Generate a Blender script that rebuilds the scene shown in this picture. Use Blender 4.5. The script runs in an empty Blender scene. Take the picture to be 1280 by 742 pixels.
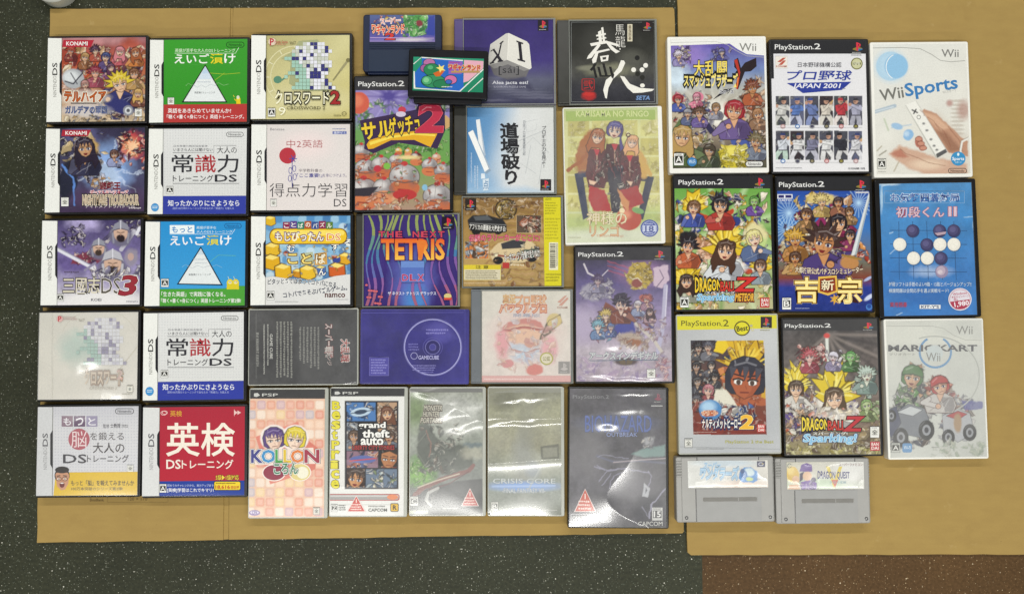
import bpy, math, random
import numpy as np
from mathutils.geometry import tessellate_polygon
from mathutils import Vector

S = bpy.context.scene
COL = S.collection
# ------------------------------------------------------------------ camera
FPX, TILT, DIST, Z0 = 1050.0, math.radians(3.05), 1.141, 0.012
CAMP = np.array([0.0, -DIST * math.sin(TILT), DIST * math.cos(TILT) + Z0])
cam_d = bpy.data.cameras.new('camera'); cam = bpy.data.objects.new('camera', cam_d); COL.objects.link(cam)
cam.location = CAMP; cam.rotation_euler = (TILT, 0, 0)
cam_d.sensor_width = 36; cam_d.lens = FPX / 1280 * 36; cam_d.clip_start = .05; cam_d.clip_end = 50
S.camera = cam
# ------------------------------------------------------------------ ambient room light and ceiling tubes
W = bpy.data.worlds.new('World'); S.world = W; W.use_nodes = True
W.node_tree.nodes['Background'].inputs[0].default_value = (.97, 1.0, .98, 1)
W.node_tree.nodes['Background'].inputs[1].default_value = .20
def tube(x, y, z, L, w, P):
    d = bpy.data.lights.new('ceiling_tube', 'AREA'); d.shape = 'RECTANGLE'; d.size = L; d.size_y = w
    d.energy = P; d.color = (1, .985, .94)
    o = bpy.data.objects.new('ceiling_tube', d); COL.objects.link(o); o.location = (x, y, z)
TUBES = [tube(0.1, -1.0, 2.4, 3.6, .10, 52), tube(0.1, 1.95, 2.4, 3.6, .12, 66), tube(0.0, -2.9, 2.4, 3.6, .12, 52)]
S.view_settings.view_transform = 'Standard'; S.view_settings.look = 'None'
S.cycles.use_denoising = True; S.view_settings.exposure = 0.0; S.view_settings.gamma = 1

# ------------------------------------------------------------------ helpers
GAIN = .88
def lin(h):
    v = np.array([int(h[i:i + 2], 16) for i in (0, 2, 4)]) / 255.0
    return np.where(v <= .04045, v / 12.92, ((v + .055) / 1.055) ** 2.4) * GAIN
def hmix(a, b, t): return ''.join('%02x' % int(int(a[i:i + 2], 16) * (1 - t) + int(b[i:i + 2], 16) * t) for i in (0, 2, 4))
def px2w(x, y, z):
    x = np.asarray(x, float); y = np.asarray(y, float)
    a = (x - 640) / FPX; b = (371 - y) / FPX
    dy = math.sin(TILT) + b * math.cos(TILT); dz = -math.cos(TILT) + b * math.sin(TILT)
    t = (z - CAMP[2]) / dz
    return CAMP[0] + a * t, CAMP[1] + dy * t
def w2px(X, Y, Z):
    dx = X - CAMP[0]; dy = Y - CAMP[1]; dz = Z - CAMP[2]
    f = dy * math.sin(TILT) - dz * math.cos(TILT); u = dy * math.cos(TILT) + dz * math.sin(TILT)
    return 640 + FPX * dx / f, 371 - FPX * u / f
def vnoise(x, y, seed, oct=1):
    out = 0; amp = 1; tot = 0
    for k in range(oct):
        r = np.random.RandomState(seed + 17 * k); T = r.rand(64, 64)
        xx = x * 2 ** k + 100.3; yy = y * 2 ** k + 100.7
        xi = np.floor(xx).astype(int); yi = np.floor(yy).astype(int); fx = xx - xi; fy = yy - yi
        fx = fx * fx * (3 - 2 * fx); fy = fy * fy * (3 - 2 * fy)
        g = lambda i, j: T[(xi + i) % 64, (yi + j) % 64]
        out = out + amp * ((g(0, 0) * (1 - fx) + g(1, 0) * fx) * (1 - fy) + (g(0, 1) * (1 - fx) + g(1, 1) * fx) * fy)
        tot += amp; amp *= .5
    return out / tot
def new_mat(name):
    m = bpy.data.materials.new(name); m.use_nodes = True; m.node_tree.nodes.clear()
    N = m.node_tree.nodes; Lk = m.node_tree.links
    o = N.new('ShaderNodeOutputMaterial')
    def n(t, **kw):
        d = N.new(t)
        for k, v in kw.items():
            if k in d.inputs: d.inputs[k].default_value = v
            else: setattr(d, k, v)
        return d
    return m, n, Lk.new, o
def plastic(name, h, rough=.4, bump=.0, scale=900, spec=.5, var=.12):
    m, n, L, o = new_mat(name)
    p = n('ShaderNodeBsdfPrincipled'); c = lin(h)
    p.inputs['Roughness'].default_value = rough; p.inputs['Specular IOR Level'].default_value = spec
    tc = n('ShaderNodeTexCoord'); nz = n('ShaderNodeTexNoise'); nz.inputs['Scale'].default_value = 45; nz.inputs['Detail'].default_value = 6
    L(tc.outputs['Object'], nz.inputs['Vector'])
    mx = n('ShaderNodeMix', data_type='RGBA')
    mx.inputs[6].default_value = (*(c * (1 - var)), 1); mx.inputs[7].default_value = (*(c * (1 + var)), 1)
    L(nz.outputs['Fac'], mx.inputs[0]); L(mx.outputs[2], p.inputs['Base Color'])
    n2 = n('ShaderNodeTexNoise'); n2.inputs['Scale'].default_value = 60; n2.inputs['Detail'].default_value = 5; L(tc.outputs['Object'], n2.inputs['Vector'])
    mr = n('ShaderNodeMapRange'); mr.inputs[3].default_value = max(.04, rough - .12); mr.inputs[4].default_value = rough + .14
    L(n2.outputs['Fac'], mr.inputs[0]); L(mr.outputs[0], p.inputs['Roughness'])
    if bump:
        nb = n('ShaderNodeTexNoise'); nb.inputs['Scale'].default_value = scale; L(tc.outputs['Object'], nb.inputs['Vector'])
        b = n('ShaderNodeBump'); b.inputs['Strength'].default_value = bump; b.inputs['Distance'].default_value = .0004
        L(nb.outputs['Fac'], b.inputs['Height']); L(b.outputs[0], p.inputs['Normal'])
    L(p.outputs[0], o.inputs[0]); return m
def film_mat(haze_glare, rough, tint='f4f4f0', f0=.034):  # diffuse white in the film: scuffs, plus ceiling reflection painted as haze
    key = 'clear_film_%d_%d_%d' % (haze_glare * 1000, rough * 1000, f0 * 1000)
    if key in bpy.data.materials: return bpy.data.materials[key]
    m, n, L, o = new_mat(key)
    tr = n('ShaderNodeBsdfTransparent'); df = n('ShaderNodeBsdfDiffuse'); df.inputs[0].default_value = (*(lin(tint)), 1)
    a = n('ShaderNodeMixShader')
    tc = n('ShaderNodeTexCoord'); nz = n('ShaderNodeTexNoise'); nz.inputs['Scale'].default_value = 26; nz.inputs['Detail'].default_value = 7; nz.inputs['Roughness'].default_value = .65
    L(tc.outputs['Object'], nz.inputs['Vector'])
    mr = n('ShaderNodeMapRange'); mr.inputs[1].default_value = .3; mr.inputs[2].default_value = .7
    mr.inputs[3].default_value = haze_glare * .6; mr.inputs[4].default_value = haze_glare * 1.4
    sc = None
    for rot, sd in ((.5, 0), (-.9, 3), (1.4, 7)):
        mp = n('ShaderNodeMapping'); mp.inputs['Rotation'].default_value = (0, 0, rot); mp.inputs['Scale'].default_value = (14, 900, 1); mp.inputs['Location'].default_value = (sd, sd, sd); L(tc.outputs['Object'], mp.inputs[0])
        ns = n('ShaderNodeTexNoise'); ns.inputs['Scale'].default_value = 1; ns.inputs['Detail'].default_value = 2; L(mp.outputs[0], ns.inputs['Vector'])
        m2 = n('ShaderNodeMapRange'); m2.inputs[1].default_value = .72; m2.inputs[2].default_value = .82; m2.inputs[3].default_value = 0; m2.inputs[4].default_value = .10; L(ns.outputs['Fac'], m2.inputs[0])
        if sc is None: sc = m2.outputs[0]
        else: ad = n('ShaderNodeMath', operation='ADD'); L(sc, ad.inputs[0]); L(m2.outputs[0], ad.inputs[1]); sc = ad.outputs[0]
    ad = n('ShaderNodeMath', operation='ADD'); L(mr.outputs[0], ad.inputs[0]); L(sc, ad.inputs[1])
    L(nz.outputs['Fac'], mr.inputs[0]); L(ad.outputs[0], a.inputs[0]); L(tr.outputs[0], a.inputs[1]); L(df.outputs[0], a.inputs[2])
    gl = n('ShaderNodeBsdfGlossy'); gl.inputs['Roughness'].default_value = rough
    lw = n('ShaderNodeLayerWeight'); lw.inputs[0].default_value = .5
    pw = n('ShaderNodeMath', operation='POWER'); L(lw.outputs['Facing'], pw.inputs[0]); pw.inputs[1].default_value = 5
    fr = n('ShaderNodeMath', operation='MULTIPLY_ADD'); L(pw.outputs[0], fr.inputs[0]); fr.inputs[1].default_value = .9; fr.inputs[2].default_value = f0
    b = n('ShaderNodeMixShader'); L(fr.outputs[0], b.inputs[0]); L(a.outputs[0], b.inputs[1]); L(gl.outputs[0], b.inputs[2])
    L(b.outputs[0], o.inputs[0]); return m
def print_mat(name, rough, spec=.4):
    m, n, L, o = new_mat(name)
    p = n('ShaderNodeBsdfPrincipled'); p.inputs['Roughness'].default_value = rough; p.inputs['Specular IOR Level'].default_value = spec
    at = n('ShaderNodeAttribute', attribute_name='ink')
    tc = n('ShaderNodeTexCoord'); nz = n('ShaderNodeTexNoise'); nz.inputs['Scale'].default_value = 520; nz.inputs['Detail'].default_value = 3
    L(tc.outputs['Object'], nz.inputs['Vector'])
    mr = n('ShaderNodeMapRange'); mr.inputs[1].default_value = .25; mr.inputs[2].default_value = .75; mr.inputs[3].default_value = .93; mr.inputs[4].default_value = 1.07
    L(nz.outputs['Fac'], mr.inputs[0])
    vm = n('ShaderNodeVectorMath', operation='SCALE'); L(at.outputs['Color'], vm.inputs[0]); L(mr.outputs[0], vm.inputs['Scale'])
    L(vm.outputs[0], p.inputs['Base Color']); L(p.outputs[0], o.inputs[0]); return m

def make(name, V, F, mat, parent=None, loc=None, cols=None, smooth=False):
    me = bpy.data.meshes.new(name)
    V = np.asarray(V, np.float32); me.vertices.add(len(V)); me.vertices.foreach_set('co', V.ravel())
    if isinstance(F, np.ndarray): cnt = np.full(len(F), F.shape[1]); idx = F.ravel()
    else: cnt = np.array([len(f) for f in F]); idx = np.concatenate([np.asarray(f) for f in F])
    me.loops.add(len(idx)); me.loops.foreach_set('vertex_index', idx.astype(np.int32))
    st = np.concatenate([[0], np.cumsum(cnt)[:-1]]).astype(np.int32)
    me.polygons.add(len(cnt)); me.polygons.foreach_set('loop_start', st)
    me.polygons.foreach_set('use_smooth', np.full(len(cnt), bool(smooth)))
    me.update(calc_edges=True); me.validate()
    if cols is not None:
        at = me.color_attributes.new('ink', 'FLOAT_COLOR', 'POINT')
        at.data.foreach_set('color', np.concatenate([cols, np.ones((len(cols), 1))], 1).astype(np.float32).ravel())
    me.materials.append(mat)
    o = bpy.data.objects.new(name, me); COL.objects.link(o)
    if parent is not None: o.parent = parent
    if loc is not None: o.location = loc
    return o
def rrect(x0, y0, x1, y1, r, seg=5):
    P = []
    for cx, cy, a0 in ((x1 - r, y1 - r, 0), (x0 + r, y1 - r, 90), (x0 + r, y0 + r, 180), (x1 - r, y0 + r, 270)):
        for k in range(seg + 1):
            a = math.radians(a0 + 90 * k / seg); P.append((cx + r * math.cos(a), cy + r * math.sin(a)))
    return P
class MB:
    def __init__(s): s.V = []; s.F = []
    def prism(s, x0, y0, x1, y1, z0, z1, r=.002, b=.0008):
        rings = [(b, z0), (0, z0 + b), (0, z1 - b), (b * .3, z1 - b * .3), (b, z1)]
        base = len(s.V); n = None
        for ins, z in rings:
            P = rrect(x0 + ins, y0 + ins, x1 - ins, y1 - ins, max(r - ins, .0002)); n = len(P)
            s.V += [(x, y, z) for x, y in P]
        for k in range(len(rings) - 1):
            for i in range(n):
                j = (i + 1) % n; s.F.append((base + k * n + i, base + k * n + j, base + (k + 1) * n + j, base + (k + 1) * n + i))
        s.F.append(tuple(base + i for i in reversed(range(n)))); s.F.append(tuple(base + (len(rings) - 1) * n + i for i in range(n)))
        return s
    def lathe(s, prof, cx=0, cy=0, n=32, close=False):
        base = len(s.V)
        for r, z in prof:
            s.V += [(cx + r * math.cos(2 * math.pi * i / n), cy + r * math.sin(2 * math.pi * i / n), z) for i in range(n)]
        m = len(prof); K = m if close else m - 1
        for k in range(K):
            for i in range(n):
                j = (i + 1) % n; k2 = (k + 1) % m
                s.F.append((base + k * n + i, base + k * n + j, base + k2 * n + j, base + k2 * n + i))
        if not close:
            s.F.append(tuple(base + i for i in reversed(range(n)))); s.F.append(tuple(base + (m - 1) * n + i for i in range(n)))
        return s
    def frame(s, x0, y0, x1, y1, bl, br, bb, bt, z0, z1):
        o = [(x0, y0), (x1, y0), (x1, y1), (x0, y1)]; i = [(x0 + bl, y0 + bb), (x1 - br, y0 + bb), (x1 - br, y1 - bt), (x0 + bl, y1 - bt)]
        b = len(s.V); s.V += [(*q, z0) for q in o] + [(*q, z0) for q in i] + [(*q, z1) for q in o] + [(*q, z1) for q in i]
        for k in range(4):
            j = (k + 1) % 4; s.F += [(b + k, b + j, b + 8 + j, b + 8 + k), (b + 4 + j, b + 4 + k, b + 12 + k, b + 12 + j), (b + 8 + k, b + 8 + j, b + 12 + j, b + 12 + k), (b + j, b + k, b + 4 + k, b + 4 + j)]
        return s
    def build(s, name, mat, parent=None, **k): return make(name, s.V, s.F, mat, parent, **k)

# ------------------------------------------------------------------ printed artwork: a colour grid with crisp shapes and lettering on it
TCACHE = {}
def tmesh(txt, off):
    k = (txt, round(off, 3))
    if k not in TCACHE:
        c = bpy.data.curves.new('lettering', 'FONT'); c.body = txt; c.size = 1; c.offset = off; c.resolution_u = 2
        if '\n' in txt: c.align_x = 'CENTER'; c.space_line = .96
        o = bpy.data.objects.new('lettering', c); m = o.to_mesh()
        v = np.zeros(len(m.vertices) * 3); m.vertices.foreach_get('co', v); v = v.reshape(-1, 3)[:, :2]
        m.calc_loop_triangles(); t = np.zeros(len(m.loop_triangles) * 3, int); m.loop_triangles.foreach_get('vertices', t)
        o.to_mesh_clear(); bpy.data.objects.remove(o); bpy.data.curves.remove(c)
        TCACHE[k] = (v, t.reshape(-1, 3))
    return TCACHE[k]
CROPS = {1: (40, 30, 3.093), 2: (40, 260, 3.093), 3: (40, 380, 2.854), 4: (300, 20, 3.093), 5: (300, 240, 2.968), 6: (300, 470, 3.711),
         7: (500, 470, 3.371), 8: (560, 10, 3.093), 9: (570, 230, 2.854), 10: (820, 30, 3.532), 11: (1000, 30, 3.532), 12: (830, 210, 3.904),
         13: (1000, 210, 3.904), 14: (830, 380, 3.711), 15: (960, 380, 3.372), 16: (830, 550, 3.864), 17: (440, 10, 5.705), 18: (400, 0, 4),
         19: (640, 0, 4), 20: (440, 90, 4.121), 21: (695, 125, 3.905), 22: (710, 300, 4.012), 0: (0, 0, 1)}
STEP = .000012
class Art:
    """one sheet of print; coordinates are those of an enlarged crop of the place it lies at"""
    def __init__(s, crop, pose, zw, x0, y0, x1, y1, dens=1.7):
        s.c = CROPS[crop]; s.pose = pose; s.zw = zw; s.box = (x0, y0, x1, y1)
        nx = max(2, int((x1 - x0) * 920 * dens)); ny = max(2, int((y1 - y0) * 920 * dens)); s.nx, s.ny = nx, ny
        s.u, s.v = np.meshgrid(np.linspace(x0, x1, nx), np.linspace(y0, y1, ny))
        s.X, s.Y = s.l2c(s.u, s.v); s.C = np.ones((ny, nx, 3)) * .7
        s.sc = s.c[2]; s.px = s.sc / dens; s.rng = np.random.RandomState(7); s.VV = []; s.VT = []; s.VC = []; s.nv = 0; s.lay = 0
        s.wx = vnoise(s.X / 22, s.Y / 22, 5, 3) - .5; s.wy = vnoise(s.X / 22, s.Y / 22, 9, 3) - .5
        s.x0, s.y0 = s.f(0, 0); s.x1, s.y1 = s.f(1, 1)
    def l2c(s, u, v):
        cx, cy, a = s.pose; X = cx + u * math.cos(a) - v * math.sin(a); Y = cy + u * math.sin(a) + v * math.cos(a)
        px, py = w2px(X, Y, s.zw); return (px - s.c[0]) * s.c[2], (py - s.c[1]) * s.c[2]
    def c2l(s, x, y):
        X, Y = px2w(np.asarray(x) / s.c[2] + s.c[0], np.asarray(y) / s.c[2] + s.c[1], s.zw)
        cx, cy, a = s.pose; dx = X - cx; dy = Y - cy
        return dx * math.cos(a) + dy * math.sin(a), -dx * math.sin(a) + dy * math.cos(a)
    def f(s, u, v):
        x0, y0, x1, y1 = s.box; a, b = s.l2c(np.array(x0 + (x1 - x0) * u), np.array(y1 + (y0 - y1) * v)); return float(a), float(b)
    # --- soft ink
    def mixin(s, m, c, a=1):
        m = np.clip(m, 0, 1)[..., None] * a; s.C = s.C * (1 - m) + lin(c) * m
    def fill(s, c): s.C[:] = lin(c)
    def gr(s, st, xa, ya, xb, yb, box=None):
        t = ((s.X - xa) * (xb - xa) + (s.Y - ya) * (yb - ya)) / ((xb - xa) ** 2 + (yb - ya) ** 2)
        ts = [p[0] for p in st]; cs = np.array([lin(p[1]) for p in st])
        c = np.stack([np.interp(t, ts, cs[:, k]) for k in range(3)], -1)
        if box is None: s.C = c
        else:
            m = ((s.X > box[0]) & (s.X < box[2]) & (s.Y > box[1]) & (s.Y < box[3]))[..., None]; s.C = np.where(m, c, s.C)
    def W(s, w): return (s.X + s.wx * w, s.Y + s.wy * w) if w else (s.X, s.Y)
    def el(s, x, y, rx, ry, c, soft=.1, rot=0, w=0, a=1):
        X, Y = s.W(w); k = math.radians(rot); dx = X - x; dy = Y - y
        p = dx * math.cos(k) + dy * math.sin(k); q = -dx * math.sin(k) + dy * math.cos(k)
        d = np.sqrt((p / rx) ** 2 + (q / ry) ** 2); so = max(soft, s.px / min(rx, ry) * .7)
        s.mixin((1 + so / 2 - d) / so, c, a)
    def sd(s, pts, X, Y, closed=True):
        d = np.full(X.shape, 1e9); ins = np.zeros(X.shape, bool); n = len(pts)
        for i in range(n if closed else n - 1):
            x1, y1 = pts[i]; x2, y2 = pts[(i + 1) % n]; ex, ey = x2 - x1, y2 - y1; L = ex * ex + ey * ey + 1e-9
            t = np.clip(((X - x1) * ex + (Y - y1) * ey) / L, 0, 1); d = np.minimum(d, np.hypot(X - x1 - t * ex, Y - y1 - t * ey))
            if closed and y1 != y2:
                ins ^= ((y1 > Y) != (y2 > Y)) & (X < ex * (Y - y1) / ey + x1)
        return np.where(ins, -d, d) if closed else d
    def pg(s, pts, c, soft=None, w=0, a=1):
        X, Y = s.W(w); so = soft or s.px; s.mixin(.5 - s.sd(pts, X, Y) / so, c, a)
    def ln(s, pts, wd, c, soft=None, w=0, a=1):
        X, Y = s.W(w); so = soft or s.px; s.mixin(.5 - (s.sd(pts, X, Y, False) - wd / 2) / so, c, a)
    def nz(s, scale, amp, seed=3, box=None, oct=3):
        k = 1 + (vnoise(s.X / scale, s.Y / scale, seed, oct) - .5) * 2 * amp
        if box is not None: k = np.where((s.X > box[0]) & (s.X < box[2]) & (s.Y > box[1]) & (s.Y < box[3]), k, 1)
        s.C = np.clip(s.C * k[..., None], 0, .95)
    def mot(s, x0, y0, x1, y1, pal, n, size, seed, ink='2a2024', al=.85):
        """a busy drawn crowd of shapes: patches of ink with darker outlines and a lighter side"""
        r = np.random.RandomState(seed); SX, SY = s.X, s.Y
        for k in range(int(n * 1.25)):
            x = r.uniform(x0, x1); y = r.uniform(y0, y1); R = size * r.uniform(.4, 1.25); c = pal[r.randint(len(pal))]; m = r.randint(3, 6)
            sp = r.rand() < .5; rot = r.uniform(0, 6.28); asp = r.uniform(.28, .85); ca, sa = math.cos(rot), math.sin(rot)
            P = []; N = m * 2 if sp else m + 1
            for i in range(N):
                rr = R * (r.uniform(.3, .55) if sp and i % 2 else r.uniform(.7, 1.2)); t = 6.283 * (i + r.uniform(-.25, .25)) / N; q, w_ = rr * math.cos(t), rr * math.sin(t) * asp
                P.append((x + q * ca - w_ * sa, y + q * sa + w_ * ca))
            I = (SX > x - 1.5 * R) & (SX < x + 1.5 * R) & (SY > y - 1.5 * R) & (SY < y + 1.5 * R)
            if not I.any(): continue
            X, Y = SX[I] + s.wx[I] * R * .35, SY[I] + s.wy[I] * R * .35; d = s.sd(P, X, Y)
            def mx(mm, col, a):
                mm = np.clip(mm, 0, 1)[:, None] * a; s.C[I] = s.C[I] * (1 - mm) + lin(col) * mm
            ins = np.clip(.5 - d / s.px, 0, 1)
            mx(.5 - (d - s.px * .8) / s.px, ink, al * .85); mx(ins, c, al)
            t = ((X - x) * ca + (Y - y) * sa) / R; u = (-(X - x) * sa + (Y - y) * ca) / R
            mx(ins * (u > r.uniform(0, .25) + .2 * np.sin(t * 4)), ink, .38 * al); mx(ins * (u < r.uniform(-.35, -.1) + .12 * np.sin(t * 6)), 'fff8ec', .42 * al)
            if r.rand() < .6:
                for q in range(r.randint(1, 4)):
                    o = r.uniform(-.4, .4); mx(np.clip(.5 - (np.abs(u - o - .25 * t * t) * R - s.px * .25) / s.px, 0, 1) * (np.abs(t) < .9), ink if r.rand() < .7 else 'fff4e0', .7 * al)
    def tuft(s, x, y, r0, n, c, hi, ink, seed, up=1.0):
        """a jagged flame-like tuft of drawn strokes rising from a point"""
        r = np.random.RandomState(seed); P = []; Q = []
        for i in range(n * 2 + 1):
            t = -math.pi * (-.12 + 1.24 * i / (n * 2)); t += r.uniform(-.1, .1); rr = r0 * (r.uniform(.75, 1.35) if i % 2 else r.uniform(.5, .8)) * (1 + .25 * max(0, math.sin(-t)) * up)
            P.append((x + rr * math.cos(t) * .92, y + rr * math.sin(t))); Q.append((x + rr * .93 * math.cos(t) * .92, y + rr * .93 * math.sin(t)))
        P.append((x, y + r0 * .15)); Q.append((x, y + r0 * .1)); s.pg(P, ink); s.pg(Q, c)
        for i in range(n * 4):
            t = -math.pi * r.uniform(.02, .98); a, b = r.uniform(.1, .5), r.uniform(.6, 1.05)
            s.ln([(x + a * r0 * math.cos(t), y + a * r0 * math.sin(t)), (x + b * r0 * math.cos(t + .12), y + b * r0 * math.sin(t + .12))], r0 * r.uniform(.03, .09), [hi, hi, ink][r.randint(3)], None, 6, .75)
    def burst(s, x, y, r0, r1, n, c, a=1, soft=None, sy=1, ph=0):
        P = []
        for i in range(2 * n):
            r = r1 if i % 2 == 0 else r0; t = math.pi * i / n + ph; P.append((x + r * math.cos(t), y + sy * r * math.sin(t)))
        s.pg(P, c, soft, 0, a)
    def shape(s, pts, c, ink=None, w=1.0, a=1, warp=0):
        xs = [q[0] for q in pts]; ys = [q[1] for q in pts]; m = 8 + 3 * s.px
        I = (s.X > min(xs) - m) & (s.X < max(xs) + m) & (s.Y > min(ys) - m) & (s.Y < max(ys) + m)
        if not I.any(): return
        d = s.sd(pts, s.X[I] + s.wx[I] * warp, s.Y[I] + s.wy[I] * warp)
        for off, col in ((s.px * w, ink), (0, c)):
            if col: k = np.clip(.5 - (d - off) / s.px, 0, 1)[:, None] * a; s.C[I] = s.C[I] * (1 - k) + lin(col) * k
    def toon(s, x, y, r, hair, skin, top, st='spiky', seed=0, body=True, ink='2a1c1e', eye='34284a', tilt=0, dark=None):
        """an invented comic figure: hair, face, shoulders"""
        q = np.random.RandomState(seed + 11); es = np.random.RandomState(seed + 3).uniform(.6, 1.0); tilt = tilt or np.random.RandomState(seed + 5).uniform(-15, 15); k = math.radians(tilt); ck, sk = math.cos(k), math.sin(k); hi = hmix(hair, 'ffffff', .4); lo = hmix(hair, '140c10', .45); sl = hmix(skin, '6a2c20', .35)
        def M(P): return [(x + (a * ck - b * sk) * r, y + (a * sk + b * ck) * r) for a, b in P]
        if body:
            B = [(x - .4 * r, y + .75 * r), (x - 1.5 * r, y + 1.3 * r), (x - 1.85 * r, y + 2.2 * r), (x - 1.5 * r, y + 3.1 * r), (x + 1.5 * r, y + 3.1 * r), (x + 1.9 * r, y + 2.2 * r), (x + 1.5 * r, y + 1.3 * r), (x + .4 * r, y + .75 * r)]
            s.shape(B, top, ink, 1.1, warp=r * .1); s.shape([(x + .2 * r, y + 1.2 * r), (x + 1.5 * r, y + 1.35 * r), (x + 1.8 * r, y + 2.2 * r), (x + 1.4 * r, y + 3.05 * r), (x + .5 * r, y + 3.05 * r)], hmix(top, '100c18', .4), None, a=.75, warp=r * .3)
            s.shape([(x - .45 * r, y + .85 * r), (x + .45 * r, y + .85 * r), (x, y + 1.9 * r)], skin, ink, .7)
            for i in range(5): s.ln([(x + q.uniform(-1.4, 1.4) * r, y + q.uniform(1.4, 2) * r), (x + q.uniform(-1.2, 1.2) * r, y + q.uniform(2.2, 3) * r)], r * .05, [ink, hmix(top, 'ffffff', .5)][i % 2], None, 5, .8)
            d = 1 if q.rand() < .5 else -1; ex, ey = x + d * q.uniform(1.6, 2.3) * r, y + q.uniform(1.8, 2.8) * r; fx, fy = x + d * q.uniform(.2, 1.4) * r, y + q.uniform(1.5, 2.4) * r
            for w_, c in ((.62, ink), (.5, hmix(top, 'ffffff', .12))): s.ln([(x + d * 1.3 * r, y + 1.5 * r), (ex, ey), (fx, fy)], r * w_, c, None, 4)
            s.el(fx, fy, .34 * r, .32 * r, ink, .1); s.el(fx, fy, .29 * r, .27 * r, skin, .1); s.ln([(fx - .15 * r, fy - .1 * r), (fx + .1 * r, fy + .05 * r)], r * .04, sl)
        if st == 'spiky':
            P = []; n = 9
            for i in range(2 * n + 1):
                t = math.pi * (1.12 + .76 * 1.0 * 0) - 0 + math.radians(-14 + 208 * i / (2 * n)) - math.pi * .12; rr = q.uniform(1.45, 1.95) if i % 2 else q.uniform(1.0, 1.15)
                P.append((rr * math.cos(t) * 1.0, rr * math.sin(t) - .15))
            s.shape(M(P), hair, ink, 1.1)
        elif st == 'long': s.shape(M([(-1.0, -.2), (-.85, -.85), (-.3, -1.22), (.4, -1.2), (.95, -.8), (1.1, .2), (1.3, 1.6), (1.0, 2.3), (.6, 1.5), (-.6, 1.6), (-.9, 2.5), (-1.35, 1.5), (-1.15, .5)]), hair, ink, 1.1, warp=r * .3)
        else: s.shape(M([(-1.02, .5), (-1.08, -.3), (-.8, -.95), (-.2, -1.25), (.4, -1.2), (.9, -.85), (1.08, -.2), (1.0, .55), (.7, .7), (-.7, .75)]), hair, ink, 1.1)
        for i in range(8): t = -math.pi * q.uniform(.05, .95); a0, a1 = q.uniform(.7, .9), q.uniform(1.0, 1.5 if st == 'spiky' else 1.1); s.ln(M([(a0 * math.cos(t), a0 * math.sin(t) - .1), (a1 * math.cos(t + .1), a1 * math.sin(t + .1) - .1)]), r * .07, [hi, lo][i % 2], None, 0, .8)
        s.shape(M([(-.78, -.45), (-.76, .2), (-.42, .78), (0, .98), (.42, .78), (.76, .2), (.78, -.45), (0, -.75)]), skin, ink, .9); s.shape(M([(.3, -.4), (.76, -.3), (.74, .2), (.42, .76), (.05, .95), (.35, .5)]), sl, None, a=.6)
        for e in (-1, 1):
            s.shape(M([(e * .16, .13 - .05 * es), (e * .3, .13 - .17 * es), (e * .58, .13 - .13 * es), (e * .6, .13 + .05 * es), (e * .4, .13 + .15 * es), (e * .2, .13 + .11 * es)]), 'f0ece6', ink, .4); cx, cy = M([(e * .36, .13)])[0]; s.el(cx, cy, .13 * r * es, .15 * r * es, eye, .2); s.ln(M([(e * .12, .13 - .11 * es), (e * .36, .13 - .21 * es), (e * .64, .13 - .13 * es)]), r * .09, ink); s.ln(M([(e * .12, -.2 + .06 * seed % 3 * .05), (e * .6, -.28)]), r * .08, lo)
        s.ln(M([(.02, .3), (.08, .45)]), r * .06, sl)
        if q.rand() < .5: s.shape(M([(-.24, .6), (.24, .58), (.1, .8), (-.1, .8)]), '7c2828', ink, .3); 
        else: s.ln(M([(-.22, .66), (.2, .64)]), r * .07, '6a2a26')
        if st in ('spiky', 'long', 'bob'):
            n = 5
            for i in range(n): a0 = -.85 + 1.7 * i / n; a1 = a0 + 1.7 / n; s.shape(M([(a0 - .05, -.55 - .3 * math.cos(a0 * 1.4)), (a1 + .05, -.55 - .3 * math.cos(a1 * 1.4)), ((a0 + a1) / 2 + q.uniform(-.15, .15), q.uniform(-.25, .08))]), hair if i % 2 else hmix(hair, hi, .3), ink, .45)
            s.shape(M([(-.8, -.6), (-.4, -1.0), (.3, -1.02), (.8, -.6), (.4, -.72), (-.3, -.72)]), hair, None); s.ln(M([(-.6, -.75), (0, -.95), (.5, -.82)]), r * .1, hi, None, 0, .7)
        elif st == 'helmet': s.shape(M([(-1.05, -.1), (-.95, -.8), (-.3, -1.22), (.5, -1.15), (1.0, -.6), (1.05, -.1), (.0, -.32)]), hair, ink, .8); s.ln(M([(-.7, -.7), (-.1, -1.02)]), r * .16, hi, None, 0, .8); s.ln(M([(-1.0, -.15), (0, -.36), (1.0, -.15)]), r * .1, lo)
    def crew(s, L, seed=0, **kw):
        for i, q in enumerate(L): s.toon(*q, seed=seed + i * 7, **kw)
    def head(s, x, y, r, skin, hair, face=True, beard=None):
        s.el(x, y - .12 * r, 1.08 * r, 1.15 * r, hair); s.el(x, y + .12 * r, .78 * r, .95 * r, skin)
        s.el(x, y - .62 * r, .8 * r, .42 * r, hair)
        if beard: s.el(x, y + .85 * r, .62 * r, .6 * r, beard)
        if face:
            for k in (-1, 1): s.el(x + k * .34 * r, y + .1 * r, .16 * r, .12 * r, '2a1c1a')
            s.ln([(x - .22 * r, y + .62 * r), (x + .22 * r, y + .62 * r)], .1 * r, '8a3a34')
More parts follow.
